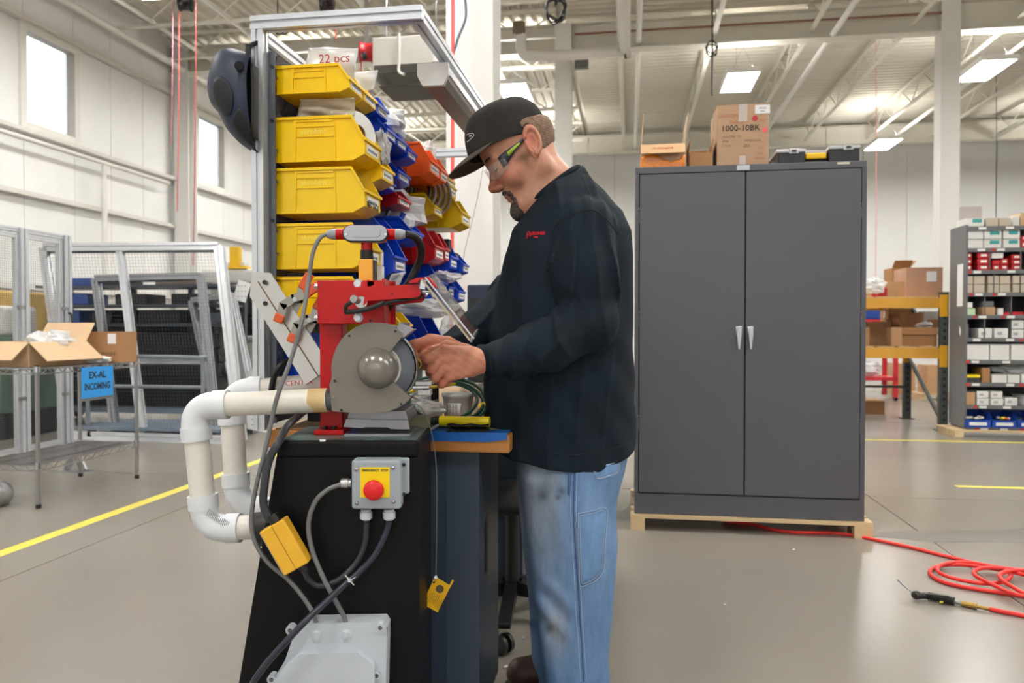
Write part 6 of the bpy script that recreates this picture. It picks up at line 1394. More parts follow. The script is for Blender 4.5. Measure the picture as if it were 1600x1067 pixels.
# ---------------------------------------------------------------- shirt
cA, cB = P(903, 263, 2.13), P(813, 334, 2.13); cd = (cB-cA).normalized(); cn = np.array((-cd.z, 0, cd.x)); cn = cn if cn[2] > 0 else -cn
def shirt_sdf(X, Y, Z):
    d = loft_(X, Y, Z, TOR)
    arm = smin(cone_(X, Y, Z, SN, q3(912, 430, 1.955), .078, .080), cone_(X, Y, Z, q3(912, 430, 1.955), EN, .080, .066), .03)
    t = smin(cone_(X, Y, Z, q3(925, 508, 1.94), q3(850, 541, 1.875), .066, .060), cone_(X, Y, Z, q3(850, 541, 1.875), q3(797, 556, 1.84), .060, .046), .03)
    t = smin(t, cone_(X, Y, Z, q3(797, 556, 1.84), q3(768, 563, 1.82), .046, .038), .01)
    arm = smin(arm, t, .03)
    farm = smin(cone_(X, Y, Z, SFa, EF, .078, .062), cone_(X, Y, Z, EF, q3(745, 511, 2.09), .060, .046), .03); farm = smin(farm, cone_(X, Y, Z, q3(745, 511, 2.09), q3(703, 546, 1.955), .046, .037), .02)
    # folds
    wz = Z+.25*X; rid = lambda p, e: (1-np.abs(np.sin(p)))**e
    dr = -.012*np.clip((P(975, 1, 2.15).x-X)*14, 0, 1)*rid(34*(X-.10)+5*(1.3-Z)*(X-.15)*4+1.2*np.sin(3.3*Z)+5*Y, 3)*np.clip(.45+np.sin(4*Z+1), .35, 1)+.0020*np.sin(60*X+22*Z+4*np.sin(7*Z)+12*Y)
    ph = (X-SN[0]-.012)/(.045+.22*np.clip(1.36-Z, 0, .5)); ar = -.011*rid(4.2*ph+1.1*np.sin(6*Z)+6*Y, 2.)*np.clip((Z-1.02)*7, 0, 1)*np.clip((1.34-Z)*12, .2, 1)+.003*np.sin(7*ph+9*Z)
    ex = X-EN[0]; ez = Z-EN[2]; el = np.exp(-((X-q3(872, 505, 1.9)[0])**2+(Z-q3(872, 505, 1.9)[2])**2)/(.065**2))
    ar = ar-el*.022*rid(48*(X*.75+Z*.65)+1.2*np.sin(26*Z), 2.)
    fo = -.013*rid(36*X-26*Z+1.5*np.sin(20*X), 2.5)*np.clip((q3(925, 1, 1.9)[0]-X)*12, 0, 1)
    cuff = np.exp(-((X-q3(772, 1, 1.82)[0])/.016)**2)
    arm = arm+ar+fo*np.clip((1.10-Z)*12, 0, 1)*.9-cuff*.0045*np.clip((1.10-Z)*20, 0, 1)
    farm = farm-.009*rid(38*X-36*Z+1.5*np.sin(20*X), 2.5)
    d = d+dr
    under = smin(d, farm, .025)
    return smax(smin(under, arm, .014), (X-cA.x)*cn[0]+(Z-cA.z)*cn[2]-.0, .004)
def shirt_cut(X, Y, Z):
    d = shirt_sdf(X, Y, Z)
    hem = np.interp(X, [P(757, 1, 2.15).x, P(800, 1, 2.15).x, P(850, 1, 2.15).x, P(920, 1, 2.15).x, P(991, 1, 2.15).x], [P(1, y, 2.15).z for y in (688, 706, 715, 715, 699)]).astype(np.float32)
    hem = hem+.006*np.sin(18*X+1)+.02*((Y-2.15)/.2)*.0
    d = smax(d, hem-Z, .004)
    # cuff ends
    a = np.array(q3(735, 565, 1.805)); b = np.array(q3(760, 563, 1.815)); n = (b-a)/np.linalg.norm(b-a); m1 = (cone_(X, Y, Z, q3(720, 566, 1.80), q3(775, 562, 1.82), .055, .055))
    cut1 = -((X-a[0])*n[0]+(Y-a[1])*n[1]+(Z-a[2])*n[2]); d = np.where(m1 < 0, smax(d, cut1, .002), d)
    a = np.array(q3(697, 549, 1.945)); b = np.array(q3(745, 511, 2.09)); n = (b-a)/np.linalg.norm(b-a); m2 = cone_(X, Y, Z, q3(685, 556, 1.90), q3(712, 540, 1.98), .05, .05)
    cut2 = -((X-a[0])*n[0]+(Y-a[1])*n[1]+(Z-a[2])*n[2]); return np.where((m2 < 0) & (Y > 1.90), smax(d, cut2, .002), d)
V, Q = surfnet(shirt_cut, (-.20, 1.75, .68), (.42, 2.48, 1.55), .0050)
SHC = mat('faded black cotton', (11, 21, 30), .82, var=.30, vs=7, bump=.25, bs=350, rgb2=(22, 37, 50), spec=.25)
shirt = meshobj('shirt', V, Q, SHC, man); bvs = bvh(shirt)
SEAM = mat('shirt seam', (16, 22, 30), .85)
m = MB()
for path in ([(859, 364), (868, 352), (880, 343), (905, 332), (922, 327), (935, 332), (950, 345), (966, 366)], [(922, 326), (922, 305), (914, 285), (908, 273)]):
    q = cast_path(bvs, path, .0006, 4)
    if len(q) > 3: m.tube(q, .0013, n=6, sub=2)
m.build('shoulder_seam', SEAM, shirt)
q = cast_path(bvs, [(769, 543), (766, 560), (769, 583)], .0004, 4); MB().tube(q, .0012, n=6, sub=2).build('cuff_seam', SEAM, shirt)
q = cast_path(bvs, [(762, 682), (790, 697), (830, 708), (900, 711), (950, 704), (985, 693)], .0004, 5); MB().tube(q, .001, n=6, sub=2).build('hem_seam', SEAM, shirt)
# collar band
cc = (cA+cB)/2; ha = (cB-cA).length/2*.97; pts = []; cnv = Vector((cn[0], 0, cn[2]))
for k in range(28):
    a = 2*PI*k/28; pts.append(cc+cd*(ha*math.cos(a)*1.02-.003)+Vector((0, .092*math.sin(a), 0))-cnv*.001)
MB().tube(pts, .0075, n=10, sub=3, closed=True).build('collar', SHC, shirt)
# logo
LOGO = mat('red embroidery', (214, 22, 44), .6)
def stick_text(s, size, px, py, slope, name='logo_lettering', sx=1., bold=.03, parent=None, bv=None, m=LOGO):
    c = cast(bv, px, py, .0025); r = cast(bv, px+8, py+8*slope, .0025); ax = (r-c).normalized(); o0_ = Vector((0, 0, HC)); vw = (o0_-c).normalized(); ay = vw.cross(ax).normalized()
    return text(s, size, m, parent, frame_M(c, ax, ay), name, bold=bold, sx=sx)
stick_text('ZONES', .0105, 842, 365, -.03, sx=1.15, bold=.05, parent=shirt, bv=bvs); stick_text('FIRE', .006, 838, 371, 0, sx=1.3, bold=.05, parent=shirt, bv=bvs)
m = MB()
for path in ([(826, 363), (828, 362), (829, 364), (828, 367), (825, 368), (824, 366), (826, 363)], [(828, 366), (831, 365), (830, 369), (828, 370)], [(825, 368), (823.5, 370), (825, 371)], [(822, 372.5), (825, 372.5)]):
    q = cast_path(bvs, path, .002, 1.5)
    if len(q) > 2: m.tube(q, .0011, n=6, sub=2)
m.build('logo_swirl', LOGO, shirt)
# ---------------------------------------------------------------- jeans
def jeans_sdf(X, Y, Z):
    d = loft_(X, Y, Z, hiprows)
    wn = .0030*np.sin(34*Z+24*X+4*np.sin(7*Z))*np.sin(5*Z+30*Y)+.0016*np.sin(90*X+10*Z)
    zk = P(1, 950, 2.04).z; kn = np.exp(-((Z-zk-.03)/.07)**2-((X-P(860, 1, 2.04).x)/.05)**2)*.007*np.sin(70*Z+65*X)
    bot = np.exp(-((Z-.06)/.08)**2)*.006*np.sin(110*Z+20*X)
    d = smin(d, loft_(X, Y, Z, legrows_n)+wn+kn+bot, .03)
    return smin(d, loft_(X, Y, Z, legrows_f)+wn, .02)
V, Q = surfnet(jeans_sdf, (-.04, 1.86, .02), (.42, 2.42, .97), .0055)
dn = np.tile(np.array(lin((104, 136, 178))), (len(V), 1))
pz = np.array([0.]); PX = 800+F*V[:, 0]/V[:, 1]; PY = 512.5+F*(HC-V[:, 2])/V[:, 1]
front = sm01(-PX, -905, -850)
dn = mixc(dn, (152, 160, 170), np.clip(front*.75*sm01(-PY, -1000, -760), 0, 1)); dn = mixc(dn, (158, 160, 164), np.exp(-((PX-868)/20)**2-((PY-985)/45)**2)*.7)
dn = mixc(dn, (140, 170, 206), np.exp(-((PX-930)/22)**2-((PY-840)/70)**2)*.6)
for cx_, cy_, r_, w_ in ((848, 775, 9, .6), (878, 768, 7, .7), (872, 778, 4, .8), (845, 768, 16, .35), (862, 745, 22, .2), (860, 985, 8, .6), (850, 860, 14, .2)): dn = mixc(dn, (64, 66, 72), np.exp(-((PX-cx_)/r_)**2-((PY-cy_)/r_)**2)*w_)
DEN = mat('faded denim', (104, 136, 178), .85, attr='col', var=.13, vs=55, bump=.35, bs=420, spec=.2, stretch=(1, 1, .35))
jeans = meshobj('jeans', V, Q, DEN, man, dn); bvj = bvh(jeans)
STI = mat('pale denim stitch', (166, 184, 208), .8); DKD = mat('dark denim seam', (70, 98, 142), .85)
m = MB(); m2 = MB()
for dx in (-5, 4):
    q = cast_path(bvj, [(898+dx, 716), (897+dx, 760), (896+dx, 800), (899+dx, 850), (902+dx, 900), (905+dx, 960), (909+dx, 1010), (912+dx, 1064)], .0006, 5); m.tube(q, .0009, n=5, sub=2)
q = cast_path(bvj, [(898, 716), (896, 800), (902, 900), (909, 1010), (912, 1064)], .0003, 6); m2.tube(q, .0022, n=6, sub=2)
m.build('seam_stitch', STI, jeans); m2.build('side_seam', DKD, jeans)
def pocket(poly, name):
    o = loop_patch(bvj, poly, name, DEN, None, .0012, .0022, nr=5, sub=1); o.parent = jeans
    me = o.data; ca = me.color_attributes.new('col', 'FLOAT_COLOR', 'POINT'); c = lin((112, 146, 190)); ca.data.foreach_set('color', np.tile(np.array((*c, 1.)), (len(me.vertices), 1)).astype(np.float32).ravel())
    q = [cast(bvj, a, b, .003) for a, b in poly]; q = [x for x in q if x is not None]
    s = MB(); s.tube(q+[q[0]], .0009, n=5, sub=3)
    c = np.mean(np.array(poly), 0); q = [cast(bvj, a+(c[0]-a)*.12, b+(c[1]-b)*.07, .003) for a, b in poly]; q = [x for x in q if x is not None]; s.tube(q+[q[0]], .0008, n=5, sub=3)
    s.build('pocket_stitch', STI, o)
pocket([(903, 802), (925, 798), (947, 794), (946, 830), (944, 860), (942, 890), (930, 906), (918, 912), (906, 914), (905, 880), (904, 840)], 'tool_pocket')
pocket([(927, 729), (950, 726), (965, 723), (964, 738), (950, 744), (934, 748), (928, 742)], 'back_pocket')
m = MB(); q = cast_path(bvj, [(893, 722), (890, 745), (889, 772)], .003, 4)
if len(q) > 2: m.tube(q, .004, n=6, sub=2); m.build('hammer_loop', DKD, jeans)
# ---------------------------------------------------------------- hair, goatee
def hair_sdf(F_, U, S):
    d = head_sdf(F_, U, S)-.0028
    d = smax(smax(d, rimd(F_, U, S)-.034, .004), F_+.012-.25*(U-.01), .006); d = smax(d, -U-.028-.25*F_, .008); d = d+.0012*np.sin(900*F_)*np.sin(700*U+300*S)
    a = np.abs(S); return smax(d, -(ell_(F_, U, a, (-.004, .0, .085), (.024, .038, .03))), .003)
V, Q = surfnet(hair_sdf, (-.12, -.05, -.09), (.02, .15, .09), .0024)
tow = lambda V: np.array(T3(HO))[None, :]+HS*(V[:, [0]]*fw+V[:, [1]]*upv+V[:, [2]]*sdv)
meshobj('hair', tow(V), Q, mat('short brown hair', (98, 78, 66), .75, var=.35, vs=90, bump=.6, bs=300, rgb2=(150, 118, 96)), man)
def beard_sdf(F_, U, S):
    a = np.abs(S); b = ell_(F_, U, a, (.084, -.103, 0), (.034, .028, .031)); b = smin(b, cone_(F_, U, a, (.1015, -.048, .004), (.092, -.058, .023), .0065, .007), .005); b = smin(b, cone_(F_, U, a, (.092, -.058, .023), (.088, -.090, .020), .006, .010), .006)
    b = smin(b, ell_(F_, U, a, (.093, -.081, 0), (.010, .008, .014)), .006)
    return b+.0012*np.sin(620*F_+200*S)*np.sin(560*U)
V, Q = surfnet(beard_sdf, (.04, -.14, -.06), (.13, -.02, .06), .0016)
meshobj('goatee', tow(V), Q, mat('dark greying beard', (48, 39, 37), .8, var=.4, vs=160, bump=.8, bs=420, rgb2=(92, 80, 76)), man)
for s_ in (-1, 1):
    c = Vector(hw(.0805, .0055, s_*.033)); MB().ell((0, 0, 0), (.0148,)*3, 20, 12).build('eyeball', mat('eye white', (220, 214, 208), .2), man, loc=c)
    MB().tube([Vector(hw(.0785+.0150*math.cos(b), .0035-.003*math.cos(b), s_*.033+.0150*math.sin(b))) for b in np.linspace(-1.1, 1.1, 9)], .0011, n=6, sub=2).build('lash_line', mat('dark lashes', (52, 38, 32), .6), man)
    MB().tube([Vector(hw(.101-.010*abs(q_)*abs(q_), .031+.002*math.cos(q_*2), s_*(.030+.022*q_))) for q_ in np.linspace(-1, 1, 8)], .0026, n=6, sub=2).build('eyebrow', mat('dark lashes', (52, 38, 32), .6), man)
# ---------------------------------------------------------------- cap
def cpt(f, u, s): return CO+cf*f+cu*u+cs*s
CAPM = mat('washed black cap cotton', (38, 37, 38), .85, var=.25, vs=12, bump=.3, bs=300, rgb2=(54, 51, 49), spec=.2)
def crown(phi, t):       # t 0 rim .. 1 top
    a = t*PI/2; r = math.cos(a)**.56 if a < PI/2-1e-6 else 0; h = math.sin(a)**.88
    ff = math.cos(phi); rf = .116 if ff > 0 else .117
    fwd = rf*ff*r+ (.010*math.sin(a)*(1-ff*.2) if 0 else 0); q = 1-.012*(math.cos(phi*3)**8)
    return cpt(fwd*q-.004*h, (.116)*h, .096*math.sin(phi)*r*q)
G_ = [[crown(2*PI*j/72, 0)-cu*(.014*max(0, -math.cos(2*PI*j/72))+.001) for j in range(73)]]+[[crown(2*PI*j/72, i/22) for j in range(73)] for i in range(23)]
cap = MB().quadgrid(G_, True).build('cap', CAPM, man, solid=.0025)
m = MB()
for k in range(6): m.tube([crown(PI/6*1+PI/3*k, t) for t in np.linspace(0, 1, 14)], .0011, n=5, sub=2)
m.build('panel_seam', mat('cap seam', (20, 20, 21), .9), cap); MB().ell(cpt(-.004, .115, 0), (.008, .008, .004), 14, 8).build('top_button', CAPM, cap)
m = MB(); m.tube([crown(a, .005)+cu*.006 for a in np.linspace(0, 2*PI, 50)], .0014, n=6, sub=1); m.build('band_edge', mat('cap seam', (20, 20, 21), .9), cap)
BT = math.radians(41); bf = Vector((-math.cos(BT), 0, -math.sin(BT))); G_ = []
for i in range(9):
    t = i/8; row = []
    for j in range(33):
        ph = -1.18+2.36*j/32; base = crown(ph, .01); w_ = math.cos(ph/1.18*PI/2)**.55 if abs(ph) < 1.179 else 0
        row.append(base+bf*(.074*t*w_)+cs*(.012*t*math.sin(ph)*w_)-Vector((0, 0, 1))*(.012*(math.sin(ph)**2)*t*w_)+Vector((0, 0, .006*math.sin(t*PI)*w_)))
    G_.append(row)
brim = MB().quadgrid(G_, True).build('brim', mat('cap brim cotton', (74, 67, 60), .85, var=.2, vs=14, bump=.3, bs=300), cap, solid=.0035)
dg = bpy.context.evaluated_depsgraph_get(); bvc = bvh(cap)
WT = mat('white embroidery', (226, 226, 230), .6)
q = [cast(bvc, x, y, .0012) for x, y in [(729.6, 211), (733, 209), (738, 208), (740.5, 210), (740, 213), (736, 217), (731.5, 221), (730.5, 221.5)]]
q = [x for x in q if x is not None]; MB().tube(q, .0009, n=6, sub=4).build('oval_logo', WT, cap)
q0, q1 = cast(bvc, 733, 214, .0012), cast(bvc, 738, 211, .0012)
if q0 and q1:
    ax = (q1-q0).normalized(); vw = (Vector((0, 0, HC))-q0).normalized(); text('ECH', .0072, WT, cap, frame_M((q0+q1)/2, ax, vw.cross(ax).normalized()), 'logo_lettering', bold=.04, sx=.7)
# ---------------------------------------------------------------- safety glasses
gl = MB()
def gpt(a, u): return Vector(hw(.046+.064*math.cos(a)+(.004 if abs(a) < .15 else 0), u, .078*math.sin(a)))
G_ = [[gpt(a, .002+(u-.002)*(1-.5*(abs(a)/1.25)**4)+.004*math.cos(a*2)) for a in np.linspace(-1.25, 1.25, 36)] for u in np.linspace(-.018, .017, 6)]
G_[0] = [p+Vector(upv)*(.012*math.exp(-((j-17.5)/3.2)**2)) for j, p in enumerate(G_[0])]
glasses = gl.quadgrid(G_, True).build('safety_glasses', mat('clear wrap lens', (225, 222, 216), .04, alpha=.13, spec=.8), man, solid=.0018)
m = MB(); m.tube(G_[0], .0011, n=6, sub=1); m.build('lens_edge', mat('lens rim', (190, 186, 180), .1, alpha=.7), glasses)
DKG = mat('dark temple plastic', (38, 42, 52), .35); GRT = mat('lime stripe', (168, 196, 60), .45)
for s_ in (1, -1):
    G_ = []
    def tp(f, u, h_, s): return [Vector(hw(f, u+h_, s)), Vector(hw(f, u-h_, s))]
    pr = [(.078, .004, .013, .0665), (.068, .006, .0125, .071), (.055, .009, .010, .0755), (.040, .012, .0065, .079), (.020, .015, .004, .081), (.0, .020, .003, .082), (-.022, .022, .003, .0800)]
    G_ = [tp(f, u, h_, s*s_) for f, u, h_, s in pr]; MB().quadgrid(G_, True).build('temple', DKG, glasses, solid=.003)
    G_ = [tp(f, u, h_*.5, s*s_+s_*.002) for f, u, h_, s in pr[2:5]]; MB().quadgrid(G_, True).build('lime_stripe', GRT, glasses, solid=.0012)
    MB().ell(hw(-.024, .0215, .0805*s_), (.006, .003, .004), 12, 8).build('temple_tip', DKG, glasses)
# held part and shoes
t = thing('brass_tube', 'small yellow-lined tube end held against the tool rest', 'tube', P(654, 568, 1.79))
MB().pipe((0, -.025, 0), (0, .045, 0), .0105, .0078, 24).build('sleeve', mat('brass yellow', (206, 178, 60), .35, .4), t); MB().pipe((0, -.0255, 0), (0, .040, 0), .0080, .0062, 24).build('dark_liner', mat('dark liner', (40, 38, 30), .4), t)
SHB = mat('brown work shoe', (74, 52, 44), .5, bump=.1, var=.15, vs=12)
for toe, Yc, ax_ in ((P(789, 1062, 2.28).x, 2.28, .12), (P(830, 1000, 2.04).x-.06, 2.04, .2)):
    def shoe(X, Y, Z, toe=toe, Yc=Yc, ax_=ax_):
        d = cone_(X, Y, Z, (toe+.05, Yc, .048), (toe+.13, Yc, .055), .046, .052); d = smin(d, cone_(X, Y, Z, (toe+.13, Yc, .055), (toe+.24, Yc, .055), .052, .045), .02)
        d = smin(d, cone_(X, Y, Z, (toe+.14, Yc, .07), (toe+.19, Yc, .16), .042, .045), .03); return smax(d, .012-Z, .004)
    V, Q = surfnet(shoe, (toe-.02, Yc-.08, 0), (toe+.32, Yc+.08, .2), .006); o = meshobj('shoe', V, Q, SHB, man)
    MB().prism([(toe+.05+.05*math.cos(a)*(1 if math.cos(a) < 0 else 4.0), .046*math.sin(a)) for a in np.linspace(0, 2*PI, 28)[:-1]], (0, Yc, .009), (1, 0, 0), (0, 1, 0), .018).build('sole', BLACKP, o)
# ================================================================ TALL CABINET ON ITS PALLET
CABG = mat('charcoal grey enamel', (88, 89, 96), .36, var=.02, vs=2, spec=.5, bump=.01, bs=5); CGAP = mat('dark gap', (16, 16, 18), .8)
cu0, cv0 = toB(P(992, 512, 4.10)); CW = 1.165; CH_ = 1.845; CZ = .088; CD = .6
cab = thing('tall_cabinet', 'tall charcoal two-door steel cabinet standing on a wood pallet', 'cabinet', B(cu0, cv0), -A)
m = MB().b6(0, CW, .022, CD, CZ, CZ+CH_); m.build('carcass', CABG, cab, bevel=.004)
m = MB().b6(.018, CW-.018, .012, .022, CZ+.115, CZ+CH_-.03); m.build('door_gap', CGAP, cab)
m = MB().b6(0, CW, 0, .022, CZ+CH_-.035, CZ+CH_); m.build('top_rail', CABG, cab, bevel=.003); MB().b6(0, CW, .0, .022, CZ, CZ+.108).build('plinth', CABG, cab, bevel=.002)
MB().b6(0, .020, .0, .022, CZ+.108, CZ+CH_-.035).build('side_rail', CABG, cab, bevel=.002); MB().b6(CW-.024, CW, .0, .022, CZ+.108, CZ+CH_-.035).build('side_rail', CABG, cab, bevel=.002)
mid = CW*.487
for x0, x1, hx in ((.024, mid-.003, mid-.032), (mid+.003, CW-.028, mid+.027)):
    d = MB().b6(x0, x1, -.006, .014, CZ+.116, CZ+CH_-.040).build('door', CABG, cab, bevel=.003)
    h = MB(); zc = 1.045
    h.cyl((hx, -.006, zc+.02), (hx, -.022, zc+.02), .013, n=18); h.prism([(-.008, .03), (.008, .03), (.011, .0), (.004, -.075), (-.004, -.075), (-.011, 0)], (hx, -.027, zc), (1, 0, 0), (0, 0, 1), .011)
    o = h.build('handle', CHROME, d, bevel=.003, seg=3)
    MB().b6(hx-.016, hx+.016, -.010, -.006, zc-.002, zc+.045).build('handle_plate', CHROME, o, bevel=.002)
for x_ in (.021, CW-.026):
    for z in (CZ+.45, CZ+1.55, CZ+1.0): MB().cyl((x_, -.003, z), (x_, -.003, z+.06), .004, n=8).build('hinge', CABG, cab); MB().cyl((x_, -.008, z+.075), (x_, -.004, z+.075), .003, n=8).build('hinge_pin', STEEL, cab)
MB().b6(mid-.045, mid+.02, -.0012, 0, CZ+CH_-.030, CZ+CH_-.004).build('blank_label', mat('pale blue grey sticker', (196, 204, 212), .4), cab)
MB().b6(CW-.145, CW-.085, -.002, 0, CZ+CH_-.016, CZ+CH_-.005).build('maker_plate', mat('pale metal badge', (214, 206, 196), .4), cab)
MB().prism([(0, 1.12), (.022, 1.12), (.014, 1.5), (0, 1.56)], (CW+.002, .30, 0), (1, 0, 0), (0, 0, 1), .3).build('side_sheet', mat('pale side sheet', (196, 194, 198), .5), cab)
pal = thing('wood_pallet', 'raw pine pallet under the tall charcoal cabinet', 'pallet', B(cu0-.02, cv0-.01), -A)
for k in range(6): MB().b6(0, CW+.06, .115*k, .115*k+.09, .066, .086).build('deck_board', PINE, pal)
for x0, x1 in ((0, .09), (CW*.5, CW*.5+.08), (CW-.03, CW+.06)): MB().b6(x0, x1, .5, .68, 0, .066).build('block', PINE, pal)
for x0, x1 in ((0, .075), (CW-.03, CW+.06)): MB().b6(x0, x1, .0, .14, 0, .066).build('block', PINE, pal)
zt_ = CZ+CH_
def on_cab(px0, px1, dep, h, m, name, lab, **k):
    a = toB(P(px0, 512, 4.12))[0]; b = toB(P(px1, 512, 4.02))[0]
    return cardbox(name, lab, B((a+b)/2, cv0+.08+dep/2, zt_+.002), (b-a)*.985, dep, h, m, **k)
CL = mat('clear wrap film', (240, 240, 240), .08, alpha=.28, spec=.9)
b1 = on_cab(1000, 1072, .26, .135, mat('film wrapped carton', (196, 158, 118), .5, coat=.5), 'open_carton', 'open carton of orange parts with raised side flaps on the tall cabinet', flaps=[(0, -48, .08), (1, 84, .17), (3, 95, .17), (2, 35, .1)])
m = MB().b6(-.118, .118, -.134, -.1325, .003, .055); 
ORG = mat('orange parts film', (238, 136, 26), .25, coat=.5, var=.15, vs=30, bump=.5, bs=40)
G_ = [[(-.118+.236*j/16, -.133-.003*abs(math.sin(j*1.7+i)), .003+(.06+.022*math.sin(j*.42)+.006*math.sin(j*2.1))*i/5) for j in range(17)] for i in range(6)]
MB().quadgrid(G_).build('orange_parts', ORG, b1, solid=.002)
MB().ell((0, 0, .07), (.10, .11, .035), 18, 8).build('orange_parts', ORG, b1)
tt = text('CUSTOMIZE', .020, REDINK, b1, frame_M((.0, -.1615, .104), (1, 0, 0), (0, -.66, .75)), bold=.02, sx=1.0)
b2 = on_cab(1076, 1115, .22, .085, CARD2, 'open_carton', 'small open carton between the orange one and the tall marked box', flaps=[(2, 75, .06), (1, 85, .07), (3, 95, .07)])
b3 = on_cab(1118, 1203, .34, .33, mat('marked carton', (186, 152, 122), .75, var=.05), 'marked_carton', 'tall taped box printed 1000-10BK on top of the tall cabinet')
Y0 = -.171
def bt(s, size, x, z, m=INK, **k): return text(s, size, m, b3, frame_M((x, Y0-.0008, z), (1, 0, 0), (0, 0, 1)), **k)
bt('1000-10BK', .042, -.012, .205, bold=.006, sx=1.05)
FI = mat('faded print', (112, 98, 86), .8)
bt('PCS/CTN   12', .016, -.105, .162, FI, align='LEFT'); bt('PO#', .016, -.105, .138, FI, align='LEFT'); bt('19972P1(K10)', .015, .005, .138, FI, align='LEFT'); bt('CTN#', .016, -.105, .114, FI, align='LEFT'); bt('222', .022, .02, .112, mat('dark pencil', (90, 84, 84), .8))
RI = mat('faint red marker', (186, 102, 84), .8)
bt('CUSTOM', .024, -.075, .272, RI); bt('Finisher', .024, -.03, .237, RI); bt('Sold', .016, .09, .098, RI); bt('with', .016, .09, .070, RI); bt('Clamps', .018, .085, .045, RI); bt('PO', .02, .10, .24, RI)
MB().cyl((.062, Y0-.0005, .254), (.062, Y0-.002, .254), .015, n=20).build('red_dot', mat('red dot', (196, 44, 62), .5), b3); MB().cyl((.112, Y0-.0005, .190), (.112, Y0-.002, .190), .012, n=20).build('pink_dot', mat('pink dot', (246, 92, 112), .5), b3)
l = MB().b6(.062, .138, Y0-.0015, Y0, .278, .323).build('label', WHITEP, b3); text('300403', .013, FI, l, frame_M((.1, Y0-.0018, .307), (1, 0, 0), (0, 0, 1))); text('900K', .011, FI, l, frame_M((.1, Y0-.0018, .290), (1, 0, 0), (0, 0, 1)))
MB().b6(-.022, .022, Y0-.0018, Y0, .24, .332).build('tape', CL, b3); MB().b6(-.018, .016, Y0-.0018, Y0, 0, .06).build('tape', CL, b3)
# parts organizer
c0 = B(toB(P(1208, 512, 4.0))[0], cv0+.06, zt_+.002); t = thing('parts_organizer', 'black parts organizer case with clear lid and yellow handle on the cabinet', 'organizer', c0, -A)
OB = mat('black organizer plastic', (40, 41, 46), .4); w0 = .435
MB().b6(.03, .165, 0, .3, 0, .062).b6(.285, w0, 0, .3, 0, .072).b6(.165, .285, .05, .3, 0, .062).b6(.165, .285, .02, .05, 0, .02).build('case', OB, t, bevel=.006)
m = MB().b6(.02, .17, -.004, .302, .064, .080).b6(.282, w0+.004, -.004, .302, .074, .090).b6(.17, .282, .035, .302, .062, .078); m.build('clear_lid', mat('clear grey lid', (206, 206, 210), .2, alpha=.8), t, bevel=.004)
for x_ in (.082, .352): 
    z = .055 if x_ < .2 else .065; MB().b6(x_, x_+.05, -.012, -.002, z, z+.027).build('latch', mat('pale latch', (188, 190, 196), .3), t, bevel=.004); MB().b6(x_+.013, x_+.037, -.014, -.011, z+.008, z+.020).build('latch_slot', OB, t)
MB().b6(.172, .278, .022, .046, .032, .062).build('handle', mat('organizer yellow', (250, 196, 10), .4), t, bevel=.006)
# narrow dark equipment between the man and the cabinet
t = thing('equipment_rack', 'dark upright equipment frame just beside the tall cabinet', 'rack', B(cu0-.16, cv0+.16), -A)
MB().b6(0, .045, 0, .06, 0, .95).build('upright', DKM, t); MB().b6(-.14, -.1, .3, .36, 0, 1.0).build('upright', DKM, t); MB().b6(-.14, .045, .02, .34, .12, .16).b6(-.14, .045, .02, .34, .9, .95).build('shelf', DKM, t)
for z in (.35, .55, .75): MB().b6(-.12, .04, .03, .33, z, z+.02).build('shelf', DKM, t)
MB().cyl((.03, -.004, .28), (.03, 0, .28), .012, n=14).build('knob', BLACKP, t)
MB().b6(.02, .08, .2, .24, .95, 1.02).cyl((.05, .22, 1.02), (.05, .22, 1.38), .01, n=8).b6(.035, .075, .2, .24, 1.36, 1.42).build('mast', DKM, t)
MB().b6(.07, .1, .24, .25, 1.05, 1.22).build('brown_card', CARD2, t)
# dark machine beyond the hands with lime tag
t = thing('dark_machine', 'dark blue machine with lime tag beyond the folded arm', 'machine', B(toB(P(745, 512, 4.6))[0], toB(P(745, 512, 4.6))[1]), -A)
MB().b6(-.06, .55, 0, .5, .1, 1.34).build('body', mat('deep blue enamel', (22, 40, 66), .4), t, bevel=.01); MB().b6(-.045, .5, -.012, 0, .3, 1.26).build('front_panel', mat('black panel', (16, 18, 22), .3), t)
MB().b6(-.05, .54, .05, .45, 0, .1).build('plinth', BLACKP, t)
MB().prism([(0, 0), (.045, -.03), (.06, .06), (.02, .11), (.0, .07)], (.045, -.02, 1.12), (1, 0, 0), (0, 0, 1), .003).build('lime_tag', mat('lime tag', (178, 220, 60), .5), t); MB().b6(.03, .10, -.03, -.012, .98, 1.06).build('red_lamp', mat('dark lamp', (60, 40, 40), .4), t)
m = MB(); m.tube([P(757, 250, 3.4), P(748, 300, 3.4), P(738, 345, 3.4), P(726, 392, 3.4), P(722, 420, 3.4)], .0014, n=5)
tag(m.build('hanging_wire', mat('thin grey wire', (150, 155, 165), .4)), 'thin pale wire hanging before the white column', 'wire')
